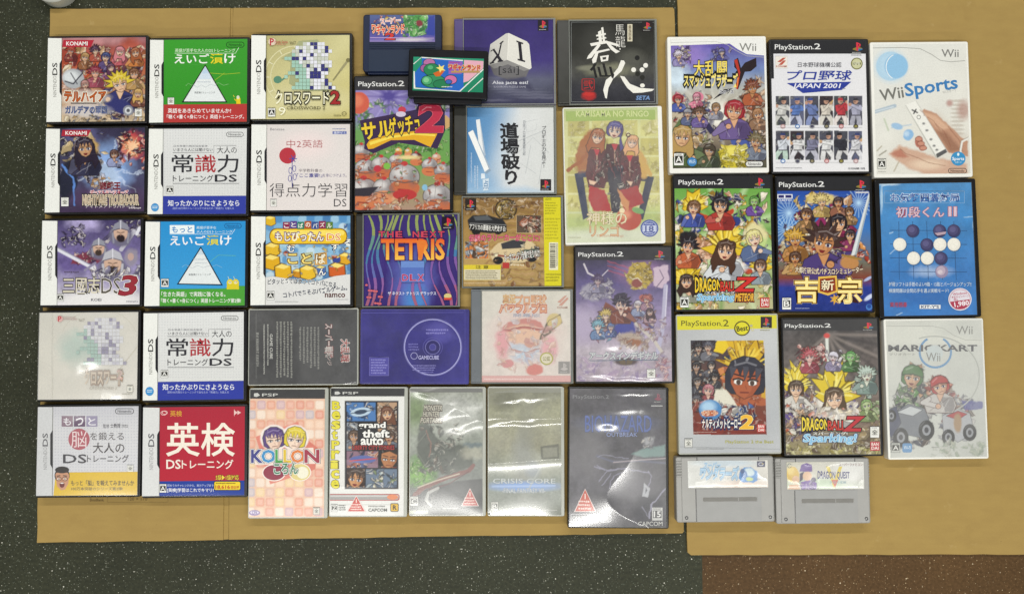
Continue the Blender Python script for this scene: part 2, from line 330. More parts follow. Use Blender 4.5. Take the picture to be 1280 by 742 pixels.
    def fig(s, x, y, h, skin, hair, top, leg, lean=0, seed=0):
        """a small player in mid-swing or mid-throw"""
        q = np.random.RandomState(seed); r = h * .082; hx, hy = x + lean * 1.3, y + r * 1.2; sx, sy = x + lean, y + 3.1 * r; px, py = x - lean * .4, y + h * .5; d = 1 if q.rand() < .5 else -1
        def limb(pts, w, c): s.ln(pts, w * 1.25, '2c2a30', None, 4); s.ln(pts, w, c, None, 4)
        k1, k2 = q.uniform(.8, 2.4), q.uniform(.8, 2.8)
        limb([(px - r * .7, py), (px - k1 * r * 1.3, py + 2.6 * r), (px - k1 * r * 1.1, py + 6.2 * r)], r * 1.7, leg); limb([(px + r * .7, py), (px + k2 * r * 1.3, py + 2.4 * r), (px + k2 * r * 1.2, py + 6.2 * r)], r * 1.7, leg)
        s.pg([(sx - 1.8 * r, sy - .5 * r), (sx + 1.8 * r, sy - .5 * r), (px + 1.4 * r, py + .4 * r), (px - 1.4 * r, py + .4 * r)], top, None, 4); s.pg([(sx + .3 * r, sy - .4 * r), (sx + 1.8 * r, sy - .4 * r), (px + 1.4 * r, py), (px + .3 * r, py)], '24242c', 3, 4, .25); s.ln([(px - 1.4 * r, py + .2 * r), (px + 1.4 * r, py + .2 * r)], r * .35, '2c2a30')
        ax, ay = sx + d * r * q.uniform(1.5, 3), sy + r * q.uniform(-1.6, 1.8)
        limb([(sx - 1.5 * r, sy), (sx - 2.2 * r + d * r, sy + 1.6 * r), (ax, ay)], r * .95, top); limb([(sx + 1.5 * r, sy), (sx + 2.3 * r, sy + 1.2 * r), (ax, ay)], r * .95, top); s.el(ax, ay, r * .6, r * .6, skin)
        if q.rand() < .5: s.ln([(ax, ay), (ax + d * r * 2.5, ay - r * q.uniform(2, 4.5))], r * .5, 'c8a878', None, 0)
        s.el(hx, hy, r * .85, r * 1.1, skin); s.pg([(hx - r * .95, hy - r * .25), (hx - r * .7, hy - r * 1.1), (hx + r * .7, hy - r * 1.1), (hx + r * .95, hy - r * .25), (hx + d * r * 1.6, hy - r * .1)], hair); s.el(hx + d * r * .3, hy + .3 * r, r * .5, r * .25, '5c4438', .6, a=.6)
    # --- crisp ink
    def _add(s, x, y, T, c):
        u, v = s.c2l(x, y); s.lay += 1; n = len(u)
        s.VV.append(np.stack([u, v, np.full(n, .00006 + STEP * s.lay)], 1)); s.VT.append(np.asarray(T) + s.nv)
        if isinstance(c, str): cc = np.tile(lin(c), (n, 1))
        else:
            t = (y - c[0][0]) / (c[1][0] - c[0][0]); cc = lin(c[0][1]) + (lin(c[1][1]) - lin(c[0][1])) * np.clip(t, 0, 1)[:, None]
        s.VC.append(cc); s.nv += n
    def P(s, pts, c):
        T = tessellate_polygon([[Vector((p[0], p[1], 0)) for p in pts]])
        p = np.array(pts, float); s._add(p[:, 0], p[:, 1], [list(t) for t in T], c)
    def R(s, x0, y0, x1, y1, c, r=0): s.P(rrect(x0, y0, x1, y1, r, 4) if r else [(x0, y0), (x1, y0), (x1, y1), (x0, y1)], c)
    def E(s, x, y, rx, ry, c, n=28): s.P([(x + rx * math.cos(6.28318 * i / n), y + ry * math.sin(6.28318 * i / n)) for i in range(n)], c)
    def L(s, pts, w, c):
        pts = np.array(pts, float); d = np.diff(pts, axis=0); d /= np.maximum(np.hypot(d[:, 0], d[:, 1]), 1e-6)[:, None]
        nn = np.stack([-d[:, 1], d[:, 0]], 1); nm = np.concatenate([nn[:1], (nn[:-1] + nn[1:]) / 2, nn[-1:]])
        a = pts + nm * w / 2; b = pts - nm * w / 2; V = np.concatenate([a, b]); n = len(pts)
        T = []
        for i in range(n - 1): T += [[i, i + 1, n + i], [i + 1, n + i + 1, n + i]]
        s._add(V[:, 0], V[:, 1], T, c)
    def frame(s, x0, y0, x1, y1, w, c, r=0):
        P = rrect(x0, y0, x1, y1, r, 4) if r else [(x0, y0), (x1, y0), (x1, y1), (x0, y1)]
        s.L(list(P) + [P[0], P[1]], w, c)
    def ring(s, x, y, rx, ry, w, c, a0=0, a1=360, n=40):
        s.L([(x + rx * math.cos(math.radians(a0 + (a1 - a0) * i / n)), y + ry * math.sin(math.radians(a0 + (a1 - a0) * i / n))) for i in range(n + 1)], w, c)
    def T(s, txt, x0, y0, x1, y1, c, b=0, ol=None, sh=0, rot=0, arc=0, v=False, tap=0):
        """lettering filled into a box; b boldness, ol [(width, colour), ...] outlines from the widest in, sh slant, arc rise of the ends"""
        if v: txt = '\n'.join(txt)
        V0, _ = tmesh(txt, 0); kan = any(0x4e00 <= ord(ch) < 0xa000 for ch in txt)
        if not len(V0): return
        mn, mx = V0.min(0), V0.max(0); kx = (x1 - x0) / max(mx[0] - mn[0], 1e-6); ky = (y1 - y0) / max(mx[1] - mn[1], 1e-6); k = min(kx, ky)
        for wd, col in list(ol or []) + [(0, c)]:
            cap = .014 if kan else .05; V, T = tmesh(txt, min(b * .55, cap) + min(wd * .5 / k, .05 if kan else .2))
            if not len(V): continue
            x = x0 + (V[:, 0] - mn[0]) * kx; y = y1 - (V[:, 1] - mn[1]) * ky
            cx, cy = (x0 + x1) / 2, (y0 + y1) / 2; t = (x - cx) / max((x1 - x0) / 2, 1e-6)
            if tap: y = cy + (y - cy) * (1 + tap * t)
            x = x + sh * (cy - y); y = y - arc * t * t
            if rot:
                q = math.radians(rot); dx, dy = x - cx, y - cy; x = cx + dx * math.cos(q) + dy * math.sin(q); y = cy - dx * math.sin(q) + dy * math.cos(q)
            s._add(x, y, T, col)
    def mic(s, x0, y0, x1, y1, rows, c, seed=1, vert=False):
        """print too fine to read: rows of tiny strokes"""
        r = np.random.RandomState(seed); V = []; T = []
        H = (x1 - x0) if vert else (y1 - y0); hh = H / rows
        for i in range(rows):
            p = 0; Lr = ((y1 - y0) if vert else (x1 - x0)) * r.uniform(.75, 1)
            while p < Lr:
                w = hh * r.uniform(.3, .8); a = hh * (i + r.uniform(.1, .2)); b2 = hh * (i + r.uniform(.5, .7)); q = p + w * .75
                A = [(p, a), (q, a), (q, b2), (p, b2)]; n = len(V)
                V += [(x1 - yy, y0 + xx) if vert else (x0 + xx, y0 + yy) for xx, yy in A]; T += [[n, n + 1, n + 2], [n, n + 2, n + 3]]; p += w
        V = np.array(V); s._add(V[:, 0], V[:, 1], T, c)
    # --- marks shared by many sleeves
    def rate(s, x0, y0, x1, y1, ch='A', bg='e8e8e4'):
        h = y1 - y0; s.R(x0, y0, x1, y1, bg); s.frame(x0, y0, x1, y1, h * .06, '2c2c2c'); s.R(x0 + h * .08, y0 + h * .22, x1 - h * .08, y1 - h * .2, '33332f' if ch != '全' else 'd8d8d0')
        s.T(ch, x0 + .2 * (x1 - x0), y0 + .29 * h, x1 - .2 * (x1 - x0), y1 - .26 * h, 'f0f0ea' if ch != '全' else '33332f', .02); s.mic(x0 + h * .12, y0 + h * .07, x1 - h * .12, y0 + h * .2, 1, '44443f', 3)
    def pill(s, x0, y0, x1, y1, c, bg=None, txt='Nintendo'):
        r = (y1 - y0) / 2 - .5
        if bg: s.R(x0, y0, x1, y1, bg, r)
        s.frame(x0, y0, x1, y1, (y1 - y0) * .12, c, r); h = y1 - y0; s.T(txt, x0 + h * .45, y0 + h * .26, x1 - h * .45, y1 - h * .26, c, .015)
    def spine(s, xr, tc='3a3a38', mid='8a8a84', bg='e6e7e2'):
        y0 = s.y0 - 9; y1 = s.y1 + 9; H = s.y1 - s.y0; a0, b0 = s.f(0, 0); a1, b1 = s.f(0, 1)
        m0 = s.y0 + H * .30; m1 = s.y0 + H * .66
        P = [s.f(.0, .0), (xr + 1, b0 + 1), (xr, m0 - 12), (xr - 8, m0 + 4), (xr - 8, m1 - 4), (xr, m1 + 12), (xr - 1, b1 - 1), s.f(.0, 1)]
        s.P(P, bg); s.P([(xr + 1, m0 - 14), (xr - 8, m0 + 3), (xr - 8, m1 - 3), (xr + 1, m1 + 14)], '26262a'); s.L([(xr + 1, b0), (xr, m0 - 12)], 1.6, '77776f'); s.L([(xr, m1 + 12), (xr - 1, b1)], 1.6, '77776f')
        w = xr - a0; cx = a0 + w * .5; ym = s.y0 + H * .5
        def up(t, ya, yb, wd, c, b):
            L = yb - ya; cyy = (ya + yb) / 2; s.T(t, cx - L / 2, cyy - wd / 2, cx + L / 2, cyy + wd / 2, c, b, rot=90)
        up('DS', ym - H * .2, ym - H * .055, w * .36, tc, .03); up('NINTENDO', ym - H * .045, ym + H * .21, w * .25, mid, .0)
    def pslogo(s, x0, y0, x1, y1, bg=None, mono=None):
        w, h = x1 - x0, y1 - y0
        if bg: s.R(x0, y0, x1, y1, bg); 
        X = lambda a: x0 + a * w; Y = lambda a: y0 + a * h
        s.P([(X(.18), Y(.58)), (X(.5), Y(.45)), (X(.82), Y(.55)), (X(.86), Y(.66)), (X(.5), Y(.78)), (X(.14), Y(.66))], mono or '8a7a3a')
        s.P([(X(.5), Y(.6)), (X(.86), Y(.6)), (X(.84), Y(.68)), (X(.5), Y(.78))], mono or '2f6fa0')
        s.P([(X(.4), Y(.1)), (X(.55), Y(.14)), (X(.72), Y(.26)), (X(.7), Y(.44)), (X(.55), Y(.46)), (X(.55), Y(.76)), (X(.4), Y(.7))], mono or 'd03848'); s.P([(X(.54), Y(.24)), (X(.61), Y(.28)), (X(.6), Y(.38)), (X(.54), Y(.38))], bg or '2a2a2c')
        s.mic(X(.12), Y(.85), X(.88), Y(.97), 1, 'b8b8b4', 5)
    def ps2(s, x0, y0, x1, y1, bg='2b2b2e', tc='e6e6e4', logo=True, full=True):
        if full: a, b = s.f(0, 0); c2, d = s.f(1, 0); s.P([(a, b), (c2, d), (s.x1 if s.x1 > c2 else c2, y1), (a, y1)], bg)
        w, h = x1 - x0, y1 - y0; yy = y0 + h * .36
        s.T('PlayStation', x0 + w * .035, yy, x0 + w * .43, yy + h * .46, tc, .012); s.T('2', x0 + w * .455, yy - h * .06, x0 + w * .52, yy + h * .33, tc, .012); s.R(x0 + w * .436, yy + h * .26, x0 + w * .446, yy + h * .33, tc)
        if logo: s.pslogo(x0 + w * .84, y0 + h * .12, x0 + w * .99, y0 + h * 1.02)
    def tri(s, x, y0, y1, w, c='c0483e'):
        s.P([(x, y0), (x + w, y1), (x - w, y1)], 'e6d8d4'); s.P([(x, y0 + 4), (x + w - 5, y1 - 2.5), (x - w + 5, y1 - 2.5)], c); s.mic(x - w * .6, y0 + (y1 - y0) * .5, x + w * .6, y1 - 5, 3, 'f0d8d0', 2); s.R(x - w * .05, y0 + (y1 - y0) * .22, x + w * .05, y0 + (y1 - y0) * .45, 'f0d8d0')
    def build(s, name, mat, parent, z):
        ny, nx = s.ny, s.nx; g = np.arange(nx * ny).reshape(ny, nx)
        Q = np.stack([g[:-1, :-1], g[:-1, 1:], g[1:, 1:], g[1:, :-1]], -1).reshape(-1, 4)
        V = [np.stack([s.u.ravel(), s.v.ravel(), np.zeros(nx * ny)], 1)]; C = [s.C.reshape(-1, 3)]; F = [q for q in Q]
        if s.VV:
            x0, y0, x1, y1 = s.box
            vv = np.concatenate(s.VV); vv[:, 0] = np.clip(vv[:, 0], x0, x1); vv[:, 1] = np.clip(vv[:, 1], y0, y1)
            V.append(vv); C.append(np.concatenate(s.VC)); F = F + [t for t in np.concatenate(s.VT) + nx * ny]
        return make(name, np.concatenate(V), F, mat, parent, (0, 0, z), np.clip(np.concatenate(C) * 1.15 - .010, .003, .86))

PRINT = print_mat('printed_paper', .5, .12); PRINT_GLOSS = print_mat('printed_gloss', .3)
BLACK = plastic('black_plastic', '161618', .32, spec=.35); WHITE = plastic('white_plastic', 'f3f2ea', .35, var=.04)
CLEARISH = plastic('cloudy_clear_plastic', 'a9a796', .25, var=.1); GREYCASE = plastic('smoky_plastic', '565654', .25); SILVER = plastic('pale_clear_plastic', 'b4b6ac', .22)
VIOLET = plastic('violet_plastic', '37337c', .25); TRAY = plastic('dark_tray_plastic', '34342f', .35); TRAYGREY = plastic('grey_tray_plastic', '70757a', .3); TRAYV = plastic('violet_tray_plastic', '4a3a78', .3)
NAVY = plastic('navy_plastic', '14213f', .4, .25, spec=.25); NAVY2 = plastic('slate_navy_plastic', '1f2d44', .42, .25, spec=.25); CARTBLACK = plastic('deep_black_plastic', '0c0c10', .42, .2, spec=.22)
CARTGREY = plastic('grey_plastic', 'a3a29e', .42, .35, var=.05); CARTGREY2 = plastic('panel_grey_plastic', '9d9d9b', .42, .3, var=.05); GROOVE = plastic('groove_grey_plastic', '7d7b76', .5); STEEL = plastic('dark_steel', '3a3a3c', .25)

def film(w, h, z, parent, haze_glare=.03, rough=.08, bulge=.0006, amp=0, sx=20, sy=60, seed=1, mat=None, cx=0, cy=0, res=None, dirx=0, curl=.00025, dents=(), f0=.034):
    n = res or (26 if amp == 0 else 150); m = int(n * h / w) + 2
    U, V = np.meshgrid(np.linspace(-1, 1, n), np.linspace(-1, 1, m)); X = U * w / 2; Y = V * h / 2
    Z = bulge * (1 - U ** 2) * (1 - V ** 2) - curl * (np.abs(V) ** 9 + np.abs(U) ** 12)
    if amp:
        k = math.radians(dirx); P = X * math.cos(k) + Y * math.sin(k); Q = -X * math.sin(k) + Y * math.cos(k)
        a = vnoise(P * sx, Q * sy, seed, 1); rg = (1 - np.abs(2 * vnoise(P * sx * .8 + 7, Q * sy * .8, seed + 3, 1) - 1)) ** 6
        Z = Z + amp * (a - .5) + amp * .8 * rg
    for du, dv, su, sv, am, ro in dents:            # raised folds of the film, in metres from its middle
        q = math.radians(ro); P = (X - du) * math.cos(q) + (Y - dv) * math.sin(q); R_ = -(X - du) * math.sin(q) + (Y - dv) * math.cos(q)
        P = P + .006 * (vnoise(X * 40, Y * 40, 3, 2) - .5); R_ = R_ + .008 * (vnoise(X * 45 + 9, Y * 45, 5, 2) - .5)
        Z = Z + am * np.exp(-(P / su) ** 2 - (R_ / sv) ** 2)
    g = np.arange(n * m).reshape(m, n)
    F = np.stack([g[:-1, :-1], g[:-1, 1:], g[1:, 1:], g[1:, :-1]], -1).reshape(-1, 4)
    return make('clear_film', np.stack([X + cx, Y + cy, Z], -1).reshape(-1, 3), F, mat or film_mat(haze_glare, rough, f0=f0), parent, (0, 0, z), smooth=True)
# ------------------------------------------------------------------ the setting
def floor_mat(name, base, dark, chip, seed):
    m, n, L, o = new_mat(name); tc = n('ShaderNodeTexCoord'); p = n('ShaderNodeBsdfPrincipled'); p.inputs['Roughness'].default_value = .55; p.inputs['Specular IOR Level'].default_value = .16
    mp = n('ShaderNodeMapping'); mp.inputs['Location'].default_value = (seed, seed * 2, 0); L(tc.outputs['Object'], mp.inputs[0])
    nz = n('ShaderNodeTexNoise'); nz.inputs['Scale'].default_value = 260; nz.inputs['Detail'].default_value = 4; L(mp.outputs[0], nz.inputs['Vector'])
    rp = n('ShaderNodeMapRange'); rp.inputs[1].default_value = .3; rp.inputs[2].default_value = .7; L(nz.outputs['Fac'], rp.inputs[0])
    mx = n('ShaderNodeMix', data_type='RGBA'); mx.inputs[6].default_value = (*lin(dark), 1); mx.inputs[7].default_value = (*lin(base), 1); L(rp.outputs[0], mx.inputs[0])
    n3 = n('ShaderNodeTexNoise'); n3.inputs['Scale'].default_value = 5; n3.inputs['Detail'].default_value = 3; L(mp.outputs[0], n3.inputs['Vector'])
    last = mx.outputs[2]
    for sc, th, pr, col in ((520, .26, .34, chip[0]), (330, .21, .24, chip[1]), (190, .15, .16, chip[2])):
        vo = n('ShaderNodeTexVoronoi'); vo.inputs['Scale'].default_value = sc; L(mp.outputs[0], vo.inputs['Vector'])
        wv = n('ShaderNodeTexNoise'); wv.inputs['Scale'].default_value = sc * 3; L(mp.outputs[0], wv.inputs['Vector'])
        ad = n('ShaderNodeMath', operation='MULTIPLY_ADD'); L(wv.outputs['Fac'], ad.inputs[0]); ad.inputs[1].default_value = .3; L(vo.outputs['Distance'], ad.inputs[2])
        a = n('ShaderNodeMath', operation='LESS_THAN'); L(ad.outputs[0], a.inputs[0]); a.inputs[1].default_value = th + .15
        se = n('ShaderNodeSeparateColor'); L(vo.outputs['Color'], se.inputs[0])
        b = n('ShaderNodeMath', operation='LESS_THAN'); L(se.outputs[0], b.inputs[0]); b.inputs[1].default_value = pr
        c = n('ShaderNodeMath', operation='MULTIPLY'); L(a.outputs[0], c.inputs[0]); L(b.outputs[0], c.inputs[1])
        d = n('ShaderNodeMath', operation='MULTIPLY'); L(c.outputs[0], d.inputs[0]); L(se.outputs[1], d.inputs[1])
        m2 = n('ShaderNodeMix', data_type='RGBA'); L(d.outputs[0], m2.inputs[0]); L(last, m2.inputs[6]); m2.inputs[7].default_value = (*lin(col), 1); last = m2.outputs[2]
    m3 = n('ShaderNodeMix', data_type='RGBA', blend_type='MULTIPLY'); m3.inputs[0].default_value = 1; r3 = n('ShaderNodeMapRange'); r3.inputs[1].default_value = .3; r3.inputs[2].default_value = .7; r3.inputs[3].default_value = .78; r3.inputs[4].default_value = 1.2
    L(n3.outputs['Fac'], r3.inputs[0]); L(last, m3.inputs[6]); L(r3.outputs[0], m3.inputs[7]); L(m3.outputs[2], p.inputs['Base Color'])
    bp = n('ShaderNodeBump'); bp.inputs['Strength'].default_value = .15; bp.inputs['Distance'].default_value = .0005; L(nz.outputs['Fac'], bp.inputs['Height']); L(bp.outputs[0], p.inputs['Normal'])
    L(p.outputs[0], o.inputs[0]); return m
FX = float(px2w(878, 720, 0)[0]); FY = -.2
green = floor_mat('green_speckled_vinyl', '3b3d2d', '2b2e22', ('7c8474', 'bcbcac', 'dcdacc'), 1.7)
brown = floor_mat('brown_speckled_vinyl', '5e4528', '4a351b', ('8c6e4c', 'c4ae88', 'dccbac'), 4.1)
def sheet(name, x0, y0, x1, y1, z, mat):
    o = make(name, [(x0, y0, z), (x1, y0, z), (x1, y1, z), (x0, y1, z)], [(0, 1, 2, 3)], mat); o['kind'] = 'structure'; return o
sheet('floor', -2.5, -2.5, FX, 2.5, 0, green); sheet('floor_green_behind', FX, FY, 2.5, 2.5, 0, green).name = 'floor'
sheet('brown_floor', FX, -2.5, 2.5, FY, 0, brown)

def card_mat():
    m, n, L, o = new_mat('brown_cardboard'); tc = n('ShaderNodeTexCoord'); p = n('ShaderNodeBsdfPrincipled'); p.inputs['Roughness'].default_value = .75; p.inputs['Specular IOR Level'].default_value = .25
    mp = n('ShaderNodeMapping'); mp.inputs['Scale'].default_value = (4, 9, 1); L(tc.outputs['Object'], mp.inputs[0])
    nz = n('ShaderNodeTexNoise'); nz.inputs['Scale'].default_value = 9; nz.inputs['Detail'].default_value = 8; L(mp.outputs[0], nz.inputs['Vector'])
    n2 = n('ShaderNodeTexNoise'); n2.inputs['Scale'].default_value = 3.2; n2.inputs['Detail'].default_value = 7; L(tc.outputs['Object'], n2.inputs['Vector'])
    n4 = n('ShaderNodeTexNoise'); n4.inputs['Scale'].default_value = 480; n4.inputs['Detail'].default_value = 3; L(tc.outputs['Object'], n4.inputs['Vector'])
    a = n('ShaderNodeMath', operation='ADD'); L(nz.outputs['Fac'], a.inputs[0]); L(n2.outputs['Fac'], a.inputs[1])
    a2 = n('ShaderNodeMath', operation='MULTIPLY_ADD'); L(n4.outputs['Fac'], a2.inputs[0]); a2.inputs[1].default_value = .45; L(a.outputs[0], a2.inputs[2])
    mr = n('ShaderNodeMapRange'); mr.inputs[1].default_value = .8; mr.inputs[2].default_value = 1.65; L(a2.outputs[0], mr.inputs[0])
    mx = n('ShaderNodeMix', data_type='RGBA'); mx.inputs[6].default_value = (*lin('a2864d'), 1); mx.inputs[7].default_value = (*lin('ae9254'), 1); L(mr.outputs[0], mx.inputs[0])
    last = mx.outputs[2]
    for sc_, lo, hi, am, col, sd in ((11, .60, .72, .30, '8c6f3c', 3), (38, .66, .74, .35, 'c4ab74', 8), (160, .70, .76, .4, '80653a', 5)):
        q = n('ShaderNodeMapping'); q.inputs['Location'].default_value = (sd, sd, sd); L(tc.outputs['Object'], q.inputs[0])
        k = n('ShaderNodeTexNoise'); k.inputs['Scale'].default_value = sc_; k.inputs['Detail'].default_value = 6; k.inputs['Roughness'].default_value = .6; L(q.outputs[0], k.inputs['Vector'])
        r = n('ShaderNodeMapRange'); r.inputs[1].default_value = lo; r.inputs[2].default_value = hi; r.inputs[4].default_value = am; L(k.outputs['Fac'], r.inputs[0])
        m2 = n('ShaderNodeMix', data_type='RGBA'); L(r.outputs[0], m2.inputs[0]); L(last, m2.inputs[6]); m2.inputs[7].default_value = (*lin(col), 1); last = m2.outputs[2]
    L(last, p.inputs['Base Color'])
    wv = n('ShaderNodeTexWave', bands_direction='Y'); wv.inputs['Scale'].default_value = 42; wv.inputs['Distortion'].default_value = .6; L(tc.outputs['Object'], wv.inputs['Vector'])
    bp = n('ShaderNodeBump'); bp.inputs['Strength'].default_value = .22; bp.inputs['Distance'].default_value = .0006; L(wv.outputs['Fac'], bp.inputs['Height'])
    b3 = n('ShaderNodeBump'); b3.inputs['Strength'].default_value = .3; b3.inputs['Distance'].default_value = .001; L(n2.outputs['Fac'], b3.inputs['Height']); L(bp.outputs[0], b3.inputs['Normal']); L(b3.outputs[0], p.inputs['Normal'])
    L(p.outputs[0], o.inputs[0]); return m
CARD = card_mat(); CARDEDGE = plastic('cardboard_edge', '8f713c', .8)
CT = .0045
def card_panel(pts, z=CT, name='panel', parent=None, seed=1, wob=.0005):
    """a board with slightly wavy cut edges; pts in pixels of the place it lies at, top face at z"""
    r = np.random.RandomState(seed); P = []
    n = len(pts)
    for i in range(n):
        a = np.array(px2w(*pts[i], z)); b = np.array(px2w(*pts[(i + 1) % n], z)); L = np.hypot(*(b - a)); m = max(1, int(L / .02))
        nn = np.array([-(b - a)[1], (b - a)[0]]) / max(L, 1e-6)
        for k in range(m): P.append(a + (b - a) * k / m + (nn * r.uniform(-wob, wob) if 0 < k else 0))
    N = len(P); c = np.mean(P, 0)
    V = [(*p, z - .0040) for p in P] + [(*p, z - .0004) for p in P] + [(*(p + (c - p) / np.hypot(*(c - p)) * .0004), z) for p in P]
    F = []
    for k in range(2):
        for i in range(N): j = (i + 1) % N; F.append((k * N + i, k * N + j, (k + 1) * N + j, (k + 1) * N + i))
    F.append(tuple(range(2 * N, 3 * N))); F.append(tuple(reversed(range(N))))
    if np.sum([P[i][0] * P[(i + 1) % N][1] - P[(i + 1) % N][0] * P[i][1] for i in range(N)]) < 0: F = [tuple(reversed(f)) for f in F]
    return make(name, V, F, CARD, parent)
def thing(name, label, cat, loc=(0, 0, 0), rz=0, group=None):
    o = bpy.data.objects.new(name, None); o.empty_display_size = .02; COL.objects.link(o); o.location = loc; o.rotation_euler = (0, 0, rz)
    o['label'] = label; o['category'] = cat
    if group: o['group'] = group
    return o
cg = 'flattened cardboard sheets on the floor'
cA = thing('cardboard_sheet', 'creased brown cardboard sheet under the left and middle columns of cases, with two fold lines', 'cardboard', group=cg)
card_panel([(62.5, 11), (288, 10), (279, 674.5), (46, 678)], parent=cA, seed=2)
card_panel([(291.5, 10), (841, 9.5), (843, 12), (855, 664), (853, 666), (286, 674)], parent=cA, seed=3)
# fold: a lower, crushed strip joining the two panels
o = card_panel([(288.3, 10.5), (291.2, 10.5), (285.7, 673.5), (279.3, 674)], z=CT - .0012, name='fold_strip', parent=cA, seed=4, wob=.0001)
cB = thing('cardboard_sheet', 'plain brown cardboard sheet under the three right columns of cases and the two grey cartridges', 'cardboard', group=cg)
card_panel([(845.5, -60), (1420, -60), (1440, 692), (864, 693.5), (859.5, 690)], parent=cB, seed=5, z=CT)
# ------------------------------------------------------------------ where every case lies: corners of its top face, TL TR BR BL
H = {'ds': .0145, 'dvd': .0145, 'psp': .0140, 'jewel': .0104, 'gc': .0105}
Q = {
 'd1': ('ds', (59.5, 45), (185.2, 44.4), (184.9, 154.6), (58, 154.6)), 'd2': ('ds', (57, 158), (184.6, 157.5), (183.6, 267), (56, 268)),
 'd3': ('ds', (52.3, 273), (179, 272.3), (178.4, 383.6), (50.7, 383.2)), 'd4': ('ds', (49, 388.2), (176, 387.2), (175, 501.5), (47, 501)),
 'd5': ('ds', (47, 505), (176, 505), (176, 621.5), (45.3, 621)),
 'd6': ('ds', (187.3, 47.8), (312.3, 46.2), (312.5, 155.6), (186.2, 155.3)), 'd7': ('ds', (186, 158.6), (312, 158), (311, 270), (184, 270)),
 'd8': ('ds', (181.6, 274.4), (310, 273.6), (310, 385), (180.3, 384)), 'd9': ('ds', (179, 388.6), (308, 387), (308.6, 501.8), (178.6, 502)),
 'd10': ('ds', (178, 505.4), (309.4, 505.4), (309.4, 621.6), (177.9, 621.6)),
 'd11': ('ds', (314, 42), (440.4, 41.8), (440.5, 151), (314, 151.8)), 'd12': ('ds', (314, 153.4), (441, 152.4), (440.6, 265.4), (313, 265.2)),
 'd13': ('ds', (313.6, 267.6), (441.4, 267), (441.4, 383), (313, 384)),
 'g1': ('gc', (310, 385), (448, 385), (448, 481), (309.6, 481.8)), 'g2': ('gc', (450.5, 385.8), (587, 386), (586, 480), (449.5, 480)),
 'p1': ('psp', (312.4, 485.4), (411, 483.8), (409.4, 647.4), (308.8, 647.8)), 'p2': ('psp', (413, 483.7), (510, 483), (509, 646), (410.4, 645.6)),
 'p3': ('psp', (512.2, 484), (608, 482.6), (607, 644.8), (510.4, 645)), 'p4': ('psp', (609.8, 483), (705, 482.8), (706, 645), (609, 645)),
 'v1': ('dvd', (711.2, 483.6), (835.2, 483.2), (836.8, 661), (708.6, 658.8)), 'v2': ('dvd', (442.3, 95.2), (566, 94), (566, 264.4), (441.8, 264.8)),
 'v3': ('dvd', (717.2, 308), (842.4, 305.8), (844.2, 480.2), (719.4, 477.4)), 'v4': ('dvd', (703.4, 134.6), (827.6, 132), (831.8, 303.6), (706.6, 306.4)),
 'v5': ('dvd', (834.4, 45.6), (956.4, 45.6), (962.8, 215.6), (836.4, 216.6)), 'v6': ('dvd', (960.4, 48.6), (1085, 49.2), (1090.4, 217), (965, 216.8)),
 'v7': ('dvd', (1087.2, 52.8), (1210, 52), (1216.4, 221), (1092.6, 222)), 'v8': ('dvd', (840.4, 219), (964.6, 217.6), (971, 388.8), (842.8, 388.6)),
 'v9': ('dvd', (968.4, 219.6), (1089, 219.6), (1095, 392), (972.6, 390)), 'v10': ('dvd', (1093, 225), (1219, 222.8), (1226.4, 395.2), (1098.8, 398)),
 'v11': ('dvd', (844.8, 393), (971.6, 391.4), (978, 567.4), (848.4, 567.6)), 'v12': ('dvd', (977, 397.4), (1099.6, 395.6), (1106, 570), (980.6, 570)),
 'v13': ('dvd', (1104, 398.6), (1227.6, 397.4), (1237.6, 574), (1111, 573)),
 'j1': ('jewel', (444.4, 267.2), (574.4, 266), (575.4, 384), (444.4, 383.6)), 'j2': ('jewel', (567.4, 23.4), (694.4, 22.2), (695.2, 131), (567.8, 131)),
 'j3': ('jewel', (696.4, 24.6), (820.4, 24), (823.4, 130.6), (697, 131.4)), 'j4': ('jewel', (567, 132.6), (695.6, 131.6), (695.8, 242.4), (567.2, 243.2)),
 'j5': ('jewel', (576.4, 244.4), (704, 244.8), (705.4, 359), (577.4, 360)), 'j6': ('jewel', (589, 361.6), (716.2, 360.6), (717, 479.4), (588, 479.4)),
}
ZC = CT + .0001
POSE = {}
for k, (kind, *c) in Q.items():
    z = ZC + H[kind]; w = [np.array(px2w(*p, z)) for p in c]; TL, TR, BR, BL = w
    ctr = sum(w) / 4; wd = (np.hypot(*(TR - TL)) + np.hypot(*(BR - BL))) / 2; ht = (np.hypot(*(TL - BL)) + np.hypot(*(TR - BR))) / 2
    d = (TR - TL) + (BR - BL); e = (TL - BL) + (TR - BR); a = (math.atan2(d[1], d[0]) + math.atan2(-e[0], e[1])) / 2
    POSE[k] = [ctr[0], ctr[1], a, wd, ht]
def corners(p):
    x, y, a, w, h = p; c, s = math.cos(a), math.sin(a)
    return np.array([(x + u * w / 2 * c - v * h / 2 * s, y + u * w / 2 * s + v * h / 2 * c) for u, v in ((-1, -1), (1, -1), (1, 1), (-1, 1))])
ks = list(POSE)
